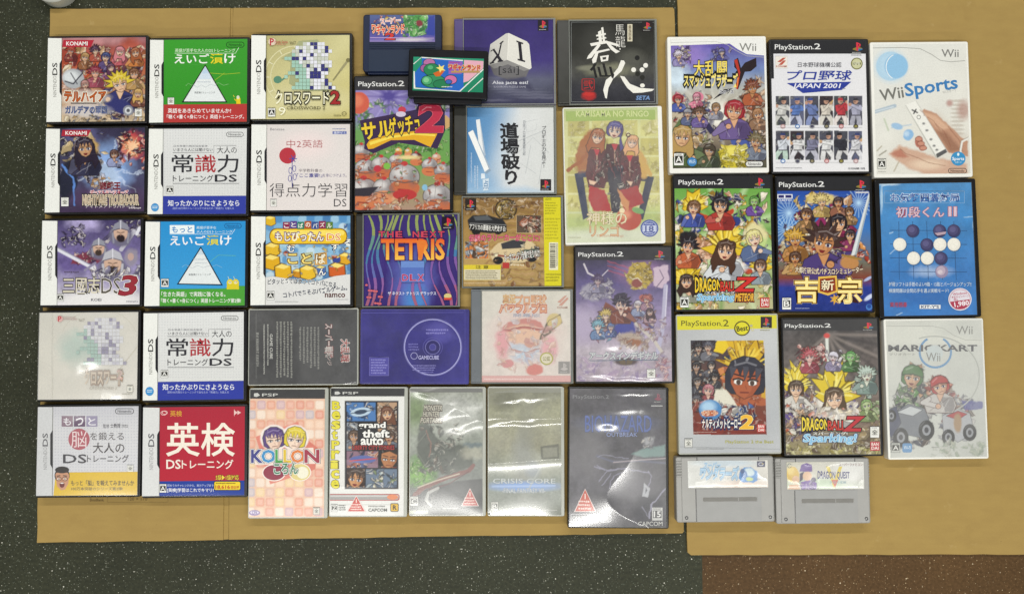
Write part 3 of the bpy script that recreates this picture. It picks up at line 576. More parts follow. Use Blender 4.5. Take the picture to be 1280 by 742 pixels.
for it in range(60):                       # no two cases share the same space: nudge neighbours apart
    worst = 0
    for i in range(len(ks)):
        for j in range(i):
            A, B = POSE[ks[i]], POSE[ks[j]]
            if math.hypot(A[0] - B[0], A[1] - B[1]) > .3: continue
            ca, cb = corners(A), corners(B); best = None
            for q in (A[2], A[2] + math.pi / 2, B[2], B[2] + math.pi / 2):
                ax = np.array([math.cos(q), math.sin(q)]); pa, pb = ca @ ax, cb @ ax; ov = min(pa.max(), pb.max()) - max(pa.min(), pb.min()) + .0002
                if ov <= 0: best = None; break
                if best is None or ov < best[0]: best = (ov, ax if (pa.mean() > pb.mean()) else -ax)
            if best:
                worst = max(worst, best[0]); m = best[1] * best[0] * .5
                A[0] += m[0]; A[1] += m[1]; B[0] -= m[0]; B[1] -= m[1]; A[3] -= best[0] * .1 * abs(best[1][0]); A[4] -= best[0] * .1 * abs(best[1][1])
    if worst < 2e-5: break
print('cases nudged', it, worst)

def case(k, name, label, cat, body_mat, sheet_f, crop, draw, group=None, body='case_body', prn=None, fl=None, dens=1.35, r=.0025, b=.0011):
    """a closed case: body, printed sleeve lying under a clear film; sheet_f = sleeve as fractions of the top face (left, top, right, bottom)"""
    kind = Q[k][0]; h = H[kind]; x, y, a, w, l = POSE[k]
    t = thing(name, label, cat, (x, y, ZC), a, group)
    MB().prism(-w / 2, -l / 2, w / 2, l / 2, 0, h, r, b).build(body, body_mat, t)
    bx = (-w / 2 + w * sheet_f[0], l / 2 - l * sheet_f[3], -w / 2 + w * sheet_f[2], l / 2 - l * sheet_f[1])
    A = Art(crop, (x, y, a), ZC + h, *bx, dens=dens); draw(A)
    A.build('printed_sleeve', prn or PRINT, t, h + .00012)
    if fl is not None:
        f = dict(fl); fw = f.pop('w', (bx[2] - bx[0]) + .0012); fh = f.pop('h', (bx[3] - bx[1]) + .0012)
        film(fw, fh, h + .00105, t, cx=(bx[0] + bx[2]) / 2, cy=(bx[1] + bx[3]) / 2, **f)
    return t, A
GD = 'square handheld game cases in the left columns'; GP = 'tall black game cases'; GW = 'tall white game cases'; GJ = 'square disc jewel cases'; GS = 'slim tall clear cases in the bottom row'; GG = 'wide disc cases lying sideways'; GC = 'game cartridges'
DSF = (.004, .024, .972, .977); FLAT = dict(haze_glare=.006, rough=.1, bulge=.0004)
def ds(k, label, crop, draw, fl=FLAT): return case(k, 'handheld_game_case', label, 'game case', BLACK, DSF, crop, draw, GD, fl=fl)

def a1(a):
    a.gr([(0, '84505a'), (.3, 'b8593c'), (.6, 'b08060'), (1, 'c8b698')], 0, 50, 0, 385); a.el(250, 60, 160, 22, 'd0a0a0', .9, a=.5)
    a.el(160, 120, 50, 40, '9c3c2c', .9, w=14); a.el(380, 110, 40, 60, 'b05848', .6, w=10); a.nz(30, .3, 4)
    a.mot(118, 90, 440, 250, ['a8623c', '70404e', 'd8b088', '4a3048', 'c8502e', 'e0c8a0', '8a3a3a', '6a5070', 'b89058', 'e4c4b4'], 95, 19, 5)
    a.mot(250, 180, 440, 370, ['e0c890', 'c8a060', '604048', '3c3c6c', 'd8c8b0', 'a05a3c', 'c0b8b8', '283048'], 60, 21, 8)
    a.el(160, 212, 42, 38, 'a8acb0', .12, 10); a.el(150, 205, 30, 22, 'd4d8da', .6); a.ln([(128, 222), (160, 232), (196, 190)], 5, '3a3a44'); a.ln([(150, 190), (175, 232)], 4, '4a4a54')
    a.crew([(150, 105, 13, 'a8402c', 'c89074', '7c3430', 'spiky'), (205, 130, 15, 'b08850', 'd8b090', '8c5c3c', 'bob'), (245, 105, 13, '4c3048', 'd8b498', 'a85040', 'spiky'), (285, 130, 16, '303c70', 'd8b498', '5c4c78', 'bob'), (340, 108, 17, 'c87c84', 'e0bca4', 'b85c64', 'long'), (400, 112, 17, '9c5834', 'd8b090', 'c07840', 'long'), (245, 190, 18, '8c3444', 'd8a890', '9c4c5c', 'spiky'), (305, 170, 14, '583450', 'dcb8a0', '7c4c70', 'long'), (395, 195, 19, '70462c', 'd4a888', 'b08c58', 'bob'), (205, 235, 14, 'b4847c', 'd8b49c', '8c5c54', 'bob'), (340, 232, 33, 'd4bc3c', 'dcb898', '34366c', 'spiky'), (410, 270, 16, 'c8a05c', 'd8b090', '7c4c3c', 'long')], 3)
    a.el(345, 320, 52, 26, '34366c', .2, 20, 8); a.el(372, 335, 20, 20, '8a8c94', .1); a.el(372, 335, 13, 13, 'cfd2d6', .1); a.el(372, 335, 7, 7, '55565c', .1)
    a.el(200, 285, 92, 28, 'd8cfc4', .6, a=.8, w=12); a.el(205, 335, 90, 26, 'c9c6c8', .6, a=.8, w=12); a.mot(118, 355, 300, 378, ['4a4038', 'b89868', '787880', 'e0d0b0'], 18, 11, 3)
    a.T('テルハイア', 126, 264, 285, 302, 'b85a28', .03, [(7, 'f4ecdc'), (3.5, '8a4420')], arc=4); a.R(150, 305, 250, 309, '2c2830'); a.T('ガルデアの軍団', 130, 318, 290, 347, '5a6690', .03, [(5, 'eef0f4'), (2, '3a4468')])
    a.P([(122, 63), (240, 63), (228, 90), (118, 90)], 'b02c3c'); a.T('KONAMI', 133, 69, 215, 84, 'f2eeea', .035); a.rate(398, 328, 425, 358, '全'); a.spine(115)
def a2(a):
    a.gr([(0, '353048'), (.5, '484866'), (1, '40304a')], 0, 400, 0, 738); a.el(300, 560, 80, 90, '86a4d4', .9, w=30); a.el(290, 600, 46, 40, 'c4d4ea', .9); a.el(190, 430, 60, 40, '5a5a84', .8)
    for i in range(9): a.ln([(300, 570), (300 + 130 * math.cos(i * .7), 570 + 110 * math.sin(i * .7))], 5, 'd0dcf0', 5, 40, .6)
    a.el(388, 470, 48, 52, 'b84a4e', .5, w=30); a.el(385, 478, 34, 34, 'e0906a', .6, w=34); a.burst(390, 475, 16, 44, 11, 'f0c8a0', .75)
    a.mot(330, 410, 440, 560, ['c0504c', 'e8b080', '5a2c3c', 'd87a70', '2c2030'], 26, 16, 6)
    a.mot(112, 420, 280, 600, ['2a2738', '4a4a6e', 'c8a468', 'd8c090', '3a2e3c', '8c90b4', '241f2c'], 55, 23, 2); a.el(215, 478, 42, 40, 'bb9a62', .4, w=24); a.el(140, 600, 36, 80, '262838', .3, 10, 10)
    a.ln([(118, 545), (160, 600), (165, 700)], 7, '5e86c8', w=12); a.el(290, 575, 46, 26, 'a8bcd8', .4, 25, 12); a.mot(220, 580, 300, 640, ['d8b888', 'b89060', 'c8c8d8', '503848'], 18, 13, 9)
    a.crew([(205, 480, 34, '2c2434', 'c89c74', '34344c', 'long'), (318, 505, 15, '5c3c34', 'c8a084', '8c94b8', 'bob')], 21)
    a.el(300, 670, 120, 40, '5c4064', .9, a=.7); a.nz(26, .25, 5)
    a.T('遊戯王', 262, 611, 342, 640, '7c2030', .02, [(5, 'e8c8c8'), (2, '3a1018')]); a.T('デュエルモンスターズ', 226, 643, 372, 660, 'c04048', .03, [(3, 'f0dcdc')])
    a.T('NIGHTMARE TROUBADOUR', 196, 662, 412, 698, 'a89078', .01, [(5, '20181c'), (2.4, 'd8ccb4')]); a.T('ナイトメアトラバドール', 206, 699, 398, 711, 'd8d0d0', .01)
    a.P([(118, 410), (228, 410), (216, 434), (114, 434)], 'a82c3c'); a.T('KONAMI', 130, 415, 212, 429, 'f0ebe6', .035); a.rate(113, 670, 142, 705, '全'); a.mic(375, 708, 425, 718, 1, 'c8c0c4'); a.spine(108)
def a3(a):
    a.gr([(0, '40385e'), (.35, '74699a'), (.7, '9d95b6'), (1, 'cfccd2')], 0, 45, 0, 380); a.el(200, 60, 60, 30, 'a89ec6', .9, w=30); a.el(160, 210, 90, 40, '6a5c92', .9, w=30); a.nz(40, .35, 7); a.nz(9, .18, 2)
    a.mot(120, 70, 200, 145, ['2e2a48', '584f7c', 'a9a2c4', '37325a'], 34, 12, 4); a.mot(290, 45, 420, 130, ['5a5478', '8c88a0', 'b8b4c4', '3c3652'], 26, 18, 12)
    a.ln([(395, 90), (345, 160)], 16, 'b6b4c0'); a.ln([(405, 100), (415, 78)], 12, 'd8d8e0')
    a.pg([(160, 190), (230, 165), (300, 190), (250, 215), (150, 215)], '7c3a4c', 5, 14); a.mot(160, 165, 260, 210, ['7a3246', '4c3a60', '9a5060'], 12, 14, 3)
    for x, y, r, hl, bd in ((343, 92, 34, '8a8a98', '2a2024'), (258, 152, 28, '8f909c', '40342e'), (312, 210, 42, 'b4b4bc', '3c332e')):
        a.el(x, y + r * .5, r * 1.3, r * 1.2, '6c687e', .3, w=9); a.el(x, y + r * .1, r * .8, r, 'c9a894', .12); a.pg([(x - r, y - r * .1), (x - r * .7, y - r * .9), (x, y - r * 1.25), (x + r * .7, y - r * .9), (x + r, y - r * .1), (x, y - r * .35)], hl, 3); a.ln([(x - r * .9, y - r * .15), (x, y - r * .4), (x + r * .9, y - r * .15)], 3, '4a4858')
        a.ln([(x, y - r * 1.25), (x, y - r * .35)], 3, 'dcdce4'); a.ln([(x - r * .4, y + r * .02), (x - r * .1, y + r * .1)], 3, '3a2a26'); a.ln([(x + r * .1, y + r * .1), (x + r * .4, y + r * .02)], 3, '3a2a26'); a.el(x, y + r * .75, r * .5, r * .45, bd, .3, w=6); a.ln([(x, y + r * .1), (x, y + r * .4)], 3, 'a07c68')
        a.ln([(x - r * .9, y + r * .2), (x - r * .8, y + r * 1.2)], r * .22, hl); a.ln([(x + r * .9, y + r * .2), (x + r * .8, y + r * 1.2)], r * .22, hl)
    a.mot(225, 225, 420, 262, ['c4c2cc', '8a86a0', 'e2e0e6', '64607c'], 26, 17, 5); a.ln([(98, 158), (230, 228)], 15, 'd8d8e2'); a.ln([(98, 152), (232, 222)], 3, '6c6884'); a.ln([(205, 240), (245, 212)], 9, '8c86a0')
    a.el(385, 190, 26, 34, '8f8899', .4, w=14); a.el(382, 188, 12, 15, 'b89c94', .2); a.el(260, 355, 180, 36, 'e4e2e0', .8, a=.9)
    a.T('三國志', 120, 268, 262, 330, 'd9d2bd', .015, [(7, '3a3630'), (0, 'd9d2bd')]); a.T('DS', 268, 271, 342, 330, '4a453f', -.005, [(3, 'e4dfd4')]); a.T('3', 346, 262, 402, 336, '93303a', .05, [(6, 'ece8e2'), (2.6, '3a2024')], sh=.25)
    a.mic(125, 243, 190, 255, 1, '5a5068'); a.T('KOEI', 229, 349, 268, 359, '3c3c48', .02); a.rate(97, 332, 123, 360); a.mic(365, 358, 415, 366, 1, '888490'); a.spine(98, '4a4a48')
def mosaic(a, x0, y0, cell, rows, pal, seed):
    r = np.random.RandomState(seed)
    for j, row in enumerate(rows):
        for i, ch in enumerate(row):
            if ch == '.': continue
            c = {'#': pal[0], 'g': pal[3], 'w': pal[1], 'o': pal[1]}[ch]
            if ch == 'o': c = pal[0] if r.rand() < .26 else (pal[1] if r.rand() < .7 else pal[2])
            if ch == 'g' and r.rand() < .15: c = pal[0]
            a.R(x0 + i * cell + .6, y0 + j * cell + .6, x0 + (i + 1) * cell - .6, y0 + (j + 1) * cell - .6, c)
HEAD = ['.....oooooo...', '...ooooooooo..', '..oooooooooow.', '..gooooooooo..', 'gggooooooooo..', '..ggooooooooo.', '..gggooooooow.', '...gggoooooo..', '.gggggoooooo..', 'g..gggooooo...', '....gggooooo..', '...ggggoooooo.', '..gggggooooooo']
def a4(a):
    a.gr([(0, 'd6d3c8'), (.6, 'd9d5cb'), (1, 'e0dcd4')], 30, 400, 415, 735); a.el(170, 540, 60, 60, 'a9c4ba', .9, a=.7, w=30); a.nz(60, .06, 3)  # print colours paled to carry the glare lying over this cover
    a.ln([(420, 520), (340, 620)], 4, 'c6bfae'); a.ln([(270, 430), (420, 400)], 2, 'c8c2b4', a=.6); a.ring(260, 520, 150, 130, 2.5, 'cdc8ba', 200, 340)
    mosaic(a, 172, 424, 14, HEAD, ('8c86a4', 'dcdce2', 'c4c2d0', 'a4c2b8'), 4)
    a.T('クロスワード', 205, 627, 352, 680, 'd8c8b4', .03, [(6, 'a08a78')]); a.T('2', 330, 625, 352, 660, 'c8a8a0', .03); a.T('CROSSWORD 2', 225, 690, 330, 700, 'b0a696', 0)
    a.E(110, 428, 12, 12, 'cfa8a4'); a.T('P', 104, 418, 116, 438, 'b03c44', .03); a.mic(122, 420, 175, 434, 2, 'b8a09c'); a.T('Vol.7', 182, 428, 205, 438, '8a8478'); a.rate(370, 685, 392, 710, '全', 'dcd8cc'); a.L([(80, 402), (80, 735)], 1.2, 'c8c6bc'); a.mic(350, 715, 395, 722, 1, 'a8a498')
def a5(a):
    a.gr([(0, 'c9c9cf'), (.4, 'd6d6d8'), (1, 'd4d4d8')], 0, 360, 0, 600)
    for i in range(30):
        for j in range(22): a.el(84 + i * 10.4, 368 + j * 10.6, 2, 2, 'bcbcc6', .5)
    x0, x1 = a.f(0, 0)[0], a.x1 + 4
    for i, (c, ch) in enumerate((('8d7784', 'も'), ('66506a', 'っ'), ('9a93ac', 'と'))): a.R(106 + i * 44, 398, 146 + i * 44, 436, c); a.T(ch, 113 + i * 44, 405, 139 + i * 44, 431, 'e8e6ea', .03)
    a.T('監修', 254, 427, 276, 441, '77757c', .02); a.T('士教授', 280, 425, 316, 440, '4a484e', .02); a.mic(320, 428, 345, 440, 2, '5a585c')
    a.E(168, 481, 38, 38, 'b0606a'); a.T('脳', 140, 452, 196, 510, 'ecdcdc', -.004); a.T('を鍛える', 208, 456, 328, 484, '5c5658', .0); a.T('大人の', 218, 493, 330, 530, '4c484a', .012); a.T('DS', 112, 535, 194, 566, '46444a', .025); a.T('トレーニング', 197, 537, 345, 563, '4c4a4e', .02)
    a.pill(298, 372, 363, 390, '55555a'); a.rate(340, 572, 362, 597, '全'); a.P([a.f(.19, .74), a.f(1, .74), a.f(1, 1), a.f(.17, 1)], 'dcb824')
    a.E(108, 610, 27, 27, '2c2626'); a.P([(84, 606), (88, 600), (128, 600), (133, 608), (130, 640), (118, 660), (104, 662), (90, 648)], 'c99474'); a.E(108, 590, 25, 12, '2c2626'); a.E(96, 622, 5, 3, 'f0ece4'); a.E(118, 622, 5, 3, 'f0ece4'); a.E(97, 622, 2.4, 2.4, '302020'); a.E(118, 622, 2.4, 2.4, '302020')
    a.ring(96, 622, 9.5, 7, 1.8, '3a3236'); a.ring(118, 622, 9.5, 7, 1.8, '3a3236'); a.L([(104, 622), (110, 622)], 1.6, '3a3236'); a.L([(89, 612), (102, 610)], 3, '2c2424'); a.L([(112, 610), (126, 612)], 3, '2c2424'); a.E(108, 643, 9, 10, '6c2424'); a.E(108, 637, 6, 2.5, 'e8e0d8'); a.P([(106, 622), (110, 622), (112, 631), (104, 631)], 'b88060')
    a.T('もっと「脳」を鍛えてみませんか', 140, 627, 365, 646, '4a3c18', .02); a.T('100万本突破のシリーズ第2弾!', 141, 651, 325, 663, '5a4a1c', .005); a.spine(74, '66666a', '9a9a9c', 'd0d1d2')
def a6(a):
    a.gr([(0, '3c9a30'), (1, '36902a')], 0, 60, 0, 320); x1 = a.x1 + 5
    a.pill(752, 71, 820, 91, '123c14', None); a.T('英語が苦手な大人のDSトレーニング', 553, 96, 786, 110, 'cfe6c4', .02); a.L([(800, 92), (787, 114), (552, 114)], 2, 'd8ecd0')
    a.T('えいご', 552, 117, 684, 153, 'f0f4ea', .03); a.T('漬', 690, 116, 738, 154, 'e6d22c', .03); a.T('け', 744, 117, 786, 153, 'f0f4ea', .03)
    a.L([(595, 240), (605, 230), (618, 238), (632, 228), (645, 240)], 1.6, '8cc080'); a.L([(700, 235), (722, 228), (740, 238), (760, 233)], 1.6, '8cc080'); a.L([(680, 190), (745, 195), (805, 190)], 1.6, 'b4c838'); a.L([(705, 220), (745, 190)], 1.4, 'b4c838')
    a.P([(670, 157), (579, 304), (756, 304)], '1c2a1c'); a.P([(670, 164), (587, 300), (749, 300)], 'dfe4e4'); a.P([(670, 166), (655, 192), (685, 192)], 'b9cde2'); a.P([(655, 192), (685, 192), (698, 214), (642, 214)], 'ccd9e6')
    a.L([(625, 236), (640, 246), (655, 236), (672, 246), (690, 234), (712, 240)], 1.5, 'a8b0b8'); a.T('英語漬けトレーニング', 628, 262, 708, 270, '4a5056', .01); a.mic(640, 222, 700, 230, 1, 'b8c0c8')
    a.E(798, 292, 8, 9, 'e4cc2c'); a.E(797, 284, 6, 7, 'd8d8c0'); a.P([(790, 296), (806, 296), (808, 314), (804, 326), (800, 326), (799, 314), (796, 326), (791, 326)], 'e0c424'); a.L([(790, 298), (782, 290)], 3, 'e0c424'); a.L([(779, 276), (783, 284)], 2, 'e8d040')
    a.P([a.f(.13, .785), a.f(1, .785), a.f(1, 1), a.f(.13, 1)], 'b23a38'); a.T('英語をあきらめていませんか?', 526, 327, 770, 345, 'f4ecea', .025); a.T('「聴く×書く=身につく」英語トレーニング。', 522, 351, 820, 367, 'f4ecea', .025)
    a.rate(525, 285, 550, 312, '全'); a.spine(509)
def jo(a, ox, oy, k, circ, sp):
    """common-sense quiz sleeve, drawn from a corner at ox, oy and k crop units per unit"""
    X = lambda v: ox + v * k; Y = lambda v: oy + v * k
    a.gr([(0, 'd9dad9'), (1, 'd4d5d3')], 0, Y(0), 0, Y(260))
    for i in range(31):
        for j in range(24): a.el(X(62 + i * 10.6), Y(6 + j * 10.6), 2, 2, 'c6c7c8', .5)
    def T(t, x0, y0, x1, y1, c, b=0, **q): a.T(t, X(x0), Y(y0), X(x1), Y(y1), c, b, **q)
    a.pill(X(301), Y(14), X(366), Y(31), '4c4c4c', None); T('日本常識力検定協会監修', 97, 63, 228, 71, '74747a'); T('いまさら人には聞けない', 96, 75, 248, 88, '44444a', .01)
    a.L([(X(94), Y(93)), (X(252), Y(93)), (X(252), Y(65)), (X(339), Y(65))], 1.6, '55555a'); T('大人の', 265, 69, 341, 96, '3a3a3e', .0)
    T('常', 90, 101, 172, 169, '333338', .012); T('識', 180, 101, 260, 169, 'a8383e', .012); T('力', 266, 101, 347, 169, '333338', .012); T('トレーニング', 94, 179, 250, 205, '3a3a3e', .012); T('DS', 257, 178, 340, 205, '333338', .03); a.L([(X(94), Y(212)), (X(350), Y(212))], 1.6, '55555a')
    a.rate(X(68), Y(223), X(96), Y(251)); a.P([a.f(.145, .79), a.f(1, .79), a.f(1, 1), a.f(.145, 1)], '34409c'); T('知ったかぶりにさようなら', 75, 276, 351, 299, 'eceef6', .025); T('国民100万問のトレーニングであなたの「常識力」を鍛える', 94, 303, 330, 312, 'b4bce0', .0)
    a.spine(X(56)); a.E(X(25), Y(304), 15, 16, '3a82bc'); a.E(X(25), Y(304), 13, 14, '4a94cc'); a.mic(X(15), Y(298), X(35), Y(310), 2, 'e0ecf4', 3)
def a7(a): jo(a, 451, 405, 1, 0, 0)
def a9(a): jo(a, 397, 29, .925, 0, 0)
def a8(a):
    a.gr([(0, '2b8dcb'), (1, '3f9ad2')], 0, 45, 0, 310); x1 = a.x1 + 4
    a.pill(745, 60, 809, 78, '1c4c80', None); a.R(533, 66, 628, 99, 'e6eef2'); a.T('もっと', 541, 71, 620, 95, '2a7cba', .03); a.T('英語が苦手な', 636, 70, 712, 81, 'cfe4f2', .02); a.T('大人のDSトレーニング', 636, 86, 775, 97, 'cfe4f2', .02); a.L([(785, 82), (772, 101), (533, 101)], 2, 'cfe4f2')
    a.T('えいご', 535, 107, 670, 143, 'f0f4f4', .03); a.T('漬', 676, 106, 722, 143, 'dcd02e', .03); a.T('け', 728, 107, 770, 143, 'f0f4f4', .03); a.L([(580, 228), (595, 218), (610, 228), (622, 220)], 1.6, '88bcdc'); a.L([(680, 215), (720, 182), (788, 184)], 1.6, '6cc0a4'); a.L([(690, 228), (715, 220), (735, 230)], 1.6, '88bcdc')
    a.P([(653, 148), (560, 295), (738, 299)], '1a3448'); a.P([(653, 156), (568, 291), (730, 294)], 'dde2e2'); a.P([(653, 158), (639, 180), (667, 180)], 'c4d2dc'); a.L([(600, 222), (620, 232), (640, 222), (662, 230), (690, 222)], 1.5, 'a8b0b8'); a.T('英語漬けトレーニング', 606, 253, 692, 261, '4a5056', .01); a.mic(625, 195, 682, 204, 1, 'b8c0c8'); a.mic(630, 210, 676, 216, 1, 'b8c0c8', 4)
    a.P([a.f(.13, .8), a.f(.8, .8), a.f(.86, .765), a.f(1, .77), a.f(1, 1), a.f(.13, 1)], '4d9c3a')
    for x in (766, 788): a.E(x, 290, 13, 16, 'd8ca34'); a.P([(x - 12, 292), (x + 12, 292), (x + 13, 314), (x - 13, 314)], 'd4c42c'); a.L([(x - 4, 276), (x - 8, 264)], 2, 'c8d8c8'); a.E(x, 287, 7, 6, 'e4dcb4'); a.E(x - 3, 286, 1.6, 1.6, '303018'); a.E(x + 3, 286, 1.6, 1.6, '303018')
    a.T('「生きた英語」で実践に強くなる。', 501, 323, 748, 342, 'f0f4ea', .02); a.T('「聴く×書く=身につく」英語トレーニング第2弾!', 500, 349, 808, 366, 'f0f4ea', .02); a.rate(500, 273, 529, 305); a.spine(495, '44484a')
def a10(a):
    a.gr([(0, 'a93040'), (1, 'b42c3c')], 0, 365, 0, 640); a.ring(470, 388, 10, 7, 2, 'e8c4c0'); a.ring(474, 386, 9, 6, 2, 'e8c4c0'); a.T('英検', 493, 379, 535, 400, 'd8a83c', .01, [(0, 'd8b84c')]); a.T('▶', 722, 378, 735, 394, 'e4c0bc'); a.T('▶', 733, 378, 746, 394, 'e4c0bc'); a.L([(722, 375), (722, 398)], 2, 'e4c0bc')
    a.T('英', 481, 424, 596, 540, 'ece4d6', .03); a.T('検', 605, 424, 722, 540, 'ece4d6', .03); a.T('DS', 480, 554, 530, 586, 'ece4d8', .03); a.T('トレーニング', 535, 554, 718, 586, 'ece4d8', .03)
    a.P([a.f(.145, .835), a.f(1, .835), a.f(1, 1), a.f(.145, 1)], '2a4396'); a.T('初めてのチャレンジから、実力アップまで', 483, 641, 648, 650, 'c8d2ec', .01); a.T('[英検]学習はこれでキマリ!', 483, 655, 648, 671, 'f0f2f6', .03)
    a.T('5級▶1級対応', 656, 608, 738, 626, 'e8d24c', .04, [(5, '241a14')]); a.R(649, 630, 745, 663, '2a2018', 6); a.R(651, 632, 743, 661, 'e6cc3a', 5); a.mic(656, 635, 738, 642, 1, '5c4a1a'); a.T('18,616', 655, 645, 706, 659, 'b42e2a', .04); a.T('問収録', 710, 647, 739, 658, 'b42e2a', .02); a.rate(455, 640, 480, 671); a.spine(455, '66666a', '9a9a9c', 'd6d7d6')
def a11(a):
    a.gr([(0, 'b9b27c'), (.5, 'cbc592'), (1, 'c3b873')], 110, 75, 420, 400); a.nz(70, .1, 4)
    for r in (118, 96): a.ring(215, 235, r, r, 4, 'd6d1a6', 120, 330)
    for i in range(12): t = i * .52; a.L([(215 + 100 * math.cos(t), 235 + 100 * math.sin(t)), (215 + 116 * math.cos(t), 235 + 116 * math.sin(t))], 4, 'ddd9b4')
    a.el(270, 330, 190, 50, 'd8d2a4', .8, a=.6); a.L([(415, 175), (360, 250)], 6, '8c8660'); a.L([(418, 172), (388, 212)], 9, '9a9470'); a.E(418, 172, 8, 8, '7c7650')
    a.P([(228, 98), (300, 92), (330, 130), (334, 160), (350, 215), (334, 222), (336, 250), (300, 262), (345, 290), (250, 292), (190, 262), (196, 180), (160, 165), (200, 140)], 'a4a87e'); a.E(146, 247, 16, 14, '5c8a72'); a.L([(160, 250), (186, 232)], 6, '5c8a72')
    mosaic(a, 172, 102, 14.2, HEAD, ('3c3c78', 'dedfe8', 'c6cac0', '9fc4b4'), 8)
    a.T('クロスワード', 137, 294, 345, 342, 'f0ecd0', .02, [(6, '1e1c14'), (0, 'f0ecd0')]); a.T('2', 353, 293, 386, 341, '9c3434', .05, [(5, '28201c')]); a.T('CROSSWORD 2', 182, 352, 330, 364, '5a5438', .01); a.T('9', 151, 354, 178, 386, 'ecead0', .0)
    a.E(126, 102, 15, 14, 'd8c8b4'); a.T('P', 118, 90, 132, 116, 'b02c3c', .04); a.T('Puzzle Series', 136, 98, 186, 108, 'b04448', .01); a.mic(136, 110, 186, 116, 1, 'b46a60'); a.T('Vol.7', 193, 101, 217, 113, '4a4630', .0); a.rate(110, 358, 138, 391); a.ring(404, 380, 8, 7, 2, '6a6440'); a.mic(364, 384, 396, 391, 1, '6a6440'); a.spine(102)
def a12(a):
    a.gr([(0, 'd9d3d0'), (1, 'ddd6d3')], 0, 420, 0, 738); a.el(255, 500, 90, 50, 'e4d6d4', .9); a.T('Benesse', 117, 433, 172, 443, '77757c', .0); a.R(358, 446, 412, 457, '4a5aa0'); a.T('進研ゼミ', 362, 447, 408, 456, 'e0e4ee', .02); a.mic(358, 434, 412, 442, 1, '8088a8')
    a.T('中2英語', 180, 479, 320, 510, 'a8585a', -.012); a.E(184, 540, 32, 31, 'b43844'); a.L([(203, 545), (201, 600), (202, 662)], 2.6, '4a4a94')
    for k in range(6): t = k * 1.05; a.L([(206, 552), (206 + 15 * math.cos(t), 552 + 15 * math.sin(t))], 3, '50509a')
    for x, y, s in ((195, 598, -1), (210, 590, 1), (193, 628, -1), (212, 622, 1)): a.ring(x, y, 6, 12, 2, '50509a')
    a.T('中学教科書の', 228, 591, 318, 604, '8a8288', -.005); a.T('「ここ重要!」', 220, 609, 318, 624, '3c3c94', .01); a.T('を身につけよう。', 320, 609, 412, 623, '8a84a0', .0)
    a.T('得点力学習', 114, 646, 415, 700, '37353a', -.018); a.T('DS', 363, 707, 412, 737, '37353a', -.015); a.rate(118, 708, 142, 736, '全'); a.spine(103)
def a13(a):
    a.gr([(0, '5a94c0'), (.45, '9cc0d4'), (1, '6c98b8')], 0, 88, 0, 320); r = np.random.RandomState(4)
    for i in range(11):
        for j in range(8): a.el(112 + i * 30, 100 + j * 30, 16, 15, ['7fb0d4', '4c86bc', 'a8cce0', '3c6ca4', 'cfe0e6'][r.randint(5)], .25, a=.7)
    for x, y, s, c in ((112, 108, 22, 'd9b02c'), (120, 215, 30, 'dcb22e'), (118, 262, 34, 'd8a824'), (160, 296, 34, 'dcae28'), (215, 302, 20, 'c88a24'), (252, 300, 32, 'e0b630'), (300, 290, 20, '4a6ca8'), (360, 292, 34, 'c8602c'), (392, 248, 26, 'd8a428'), (358, 250, 16, '3a4a94')):
        a.pg([(x - s, y - s * .6), (x - s * .2, y - s), (x + s * .9, y - s * .7), (x + s, y + s * .5), (x + s * .2, y + s * .9), (x - s * .9, y + s * .6)], '5c4210'); q = s * .88
        a.pg([(x - q, y - q * .6), (x - q * .2, y - q), (x + q * .9, y - q * .7), (x + q, y + q * .5), (x + q * .2, y + q * .9), (x - q * .9, y + q * .6)], c); a.pg([(x - q, y - q * .6), (x - q * .2, y - q), (x + q * .9, y - q * .7), (x + q * .1, y - q * .35)], 'f0d878')
    a.mot(100, 120, 415, 310, ['d8a828', '3a6aa8', 'e8c860', 'b4522c', 'c8dce8'], 30, 12, 3)
    for i, (ch, c) in enumerate(zip('ことば', ('9cb8c8', 'b0b898', 'c89c54'))): x = 172 + i * 52; a.P([(x, 228), (x + 46, 222), (x + 48, 268), (x + 2, 272)], c); a.T(ch, x + 6, 230, x + 40, 265, 'f0d87a' if i < 2 else 'e8e4d0', .04, [(6, '6a4a24')])
    for ch, x, y in (('む', 176, 198), ('す', 340, 190), ('る', 388, 175), ('ん', 292, 284)): a.T(ch, x, y, x + 26, y + 24, 'f0f0e4', .04, [(4, '2c3a6c')])
    a.R(109, 134, 398, 194, '7c5a14', 26); a.R(112, 137, 395, 191, 'e6bf2e', 25); a.R(120, 142, 388, 160, 'efd868', 9)
    a.T('もじぴったん', 132, 149, 310, 182, 'f4f0dc', .04, [(5, '6a3c78')]); a.T('DS', 322, 154, 372, 180, 'd86a28', -.01, [(4, 'f6eccc')])
    for i, ch in enumerate('ことばのパズル'): x = 160 + i * 26.6; a.R(x, 111 - (i % 2) * 3, x + 25, 138 - (i % 2) * 3, ['8c2c50', '5a3c84', '2c7a5c', 'b0562c', '38508c', '8c2c50', '5a7c34'][i]); a.T(ch, x + 4, 116 - (i % 2) * 3, x + 21, 133 - (i % 2) * 3, 'f0eee4', .03)
    a.P([a.f(.135, .69), (120, 312), (180, 322), (230, 338), (290, 330), (350, 312), a.f(1, .66), a.f(1, 1), a.f(.135, 1)], 'd6d6d4')
    a.T('ピタッとあてはまってコトバになる、', 104, 322, 366, 342, '2c3448', .04, [(2, 'e8e8e4')], rot=-3, arc=-8); a.T('コトバであそぶパズルゲーム。', 160, 358, 398, 378, '2c3448', .04, rot=7)
    a.T('namco', 316, 376, 390, 390, '55302c', .04); a.rate(100, 368, 128, 399); a.mic(130, 404, 230, 411, 1, 'a8a8a8'); a.mic(356, 396, 408, 402, 1, 'a8a8a8'); a.spine(95)
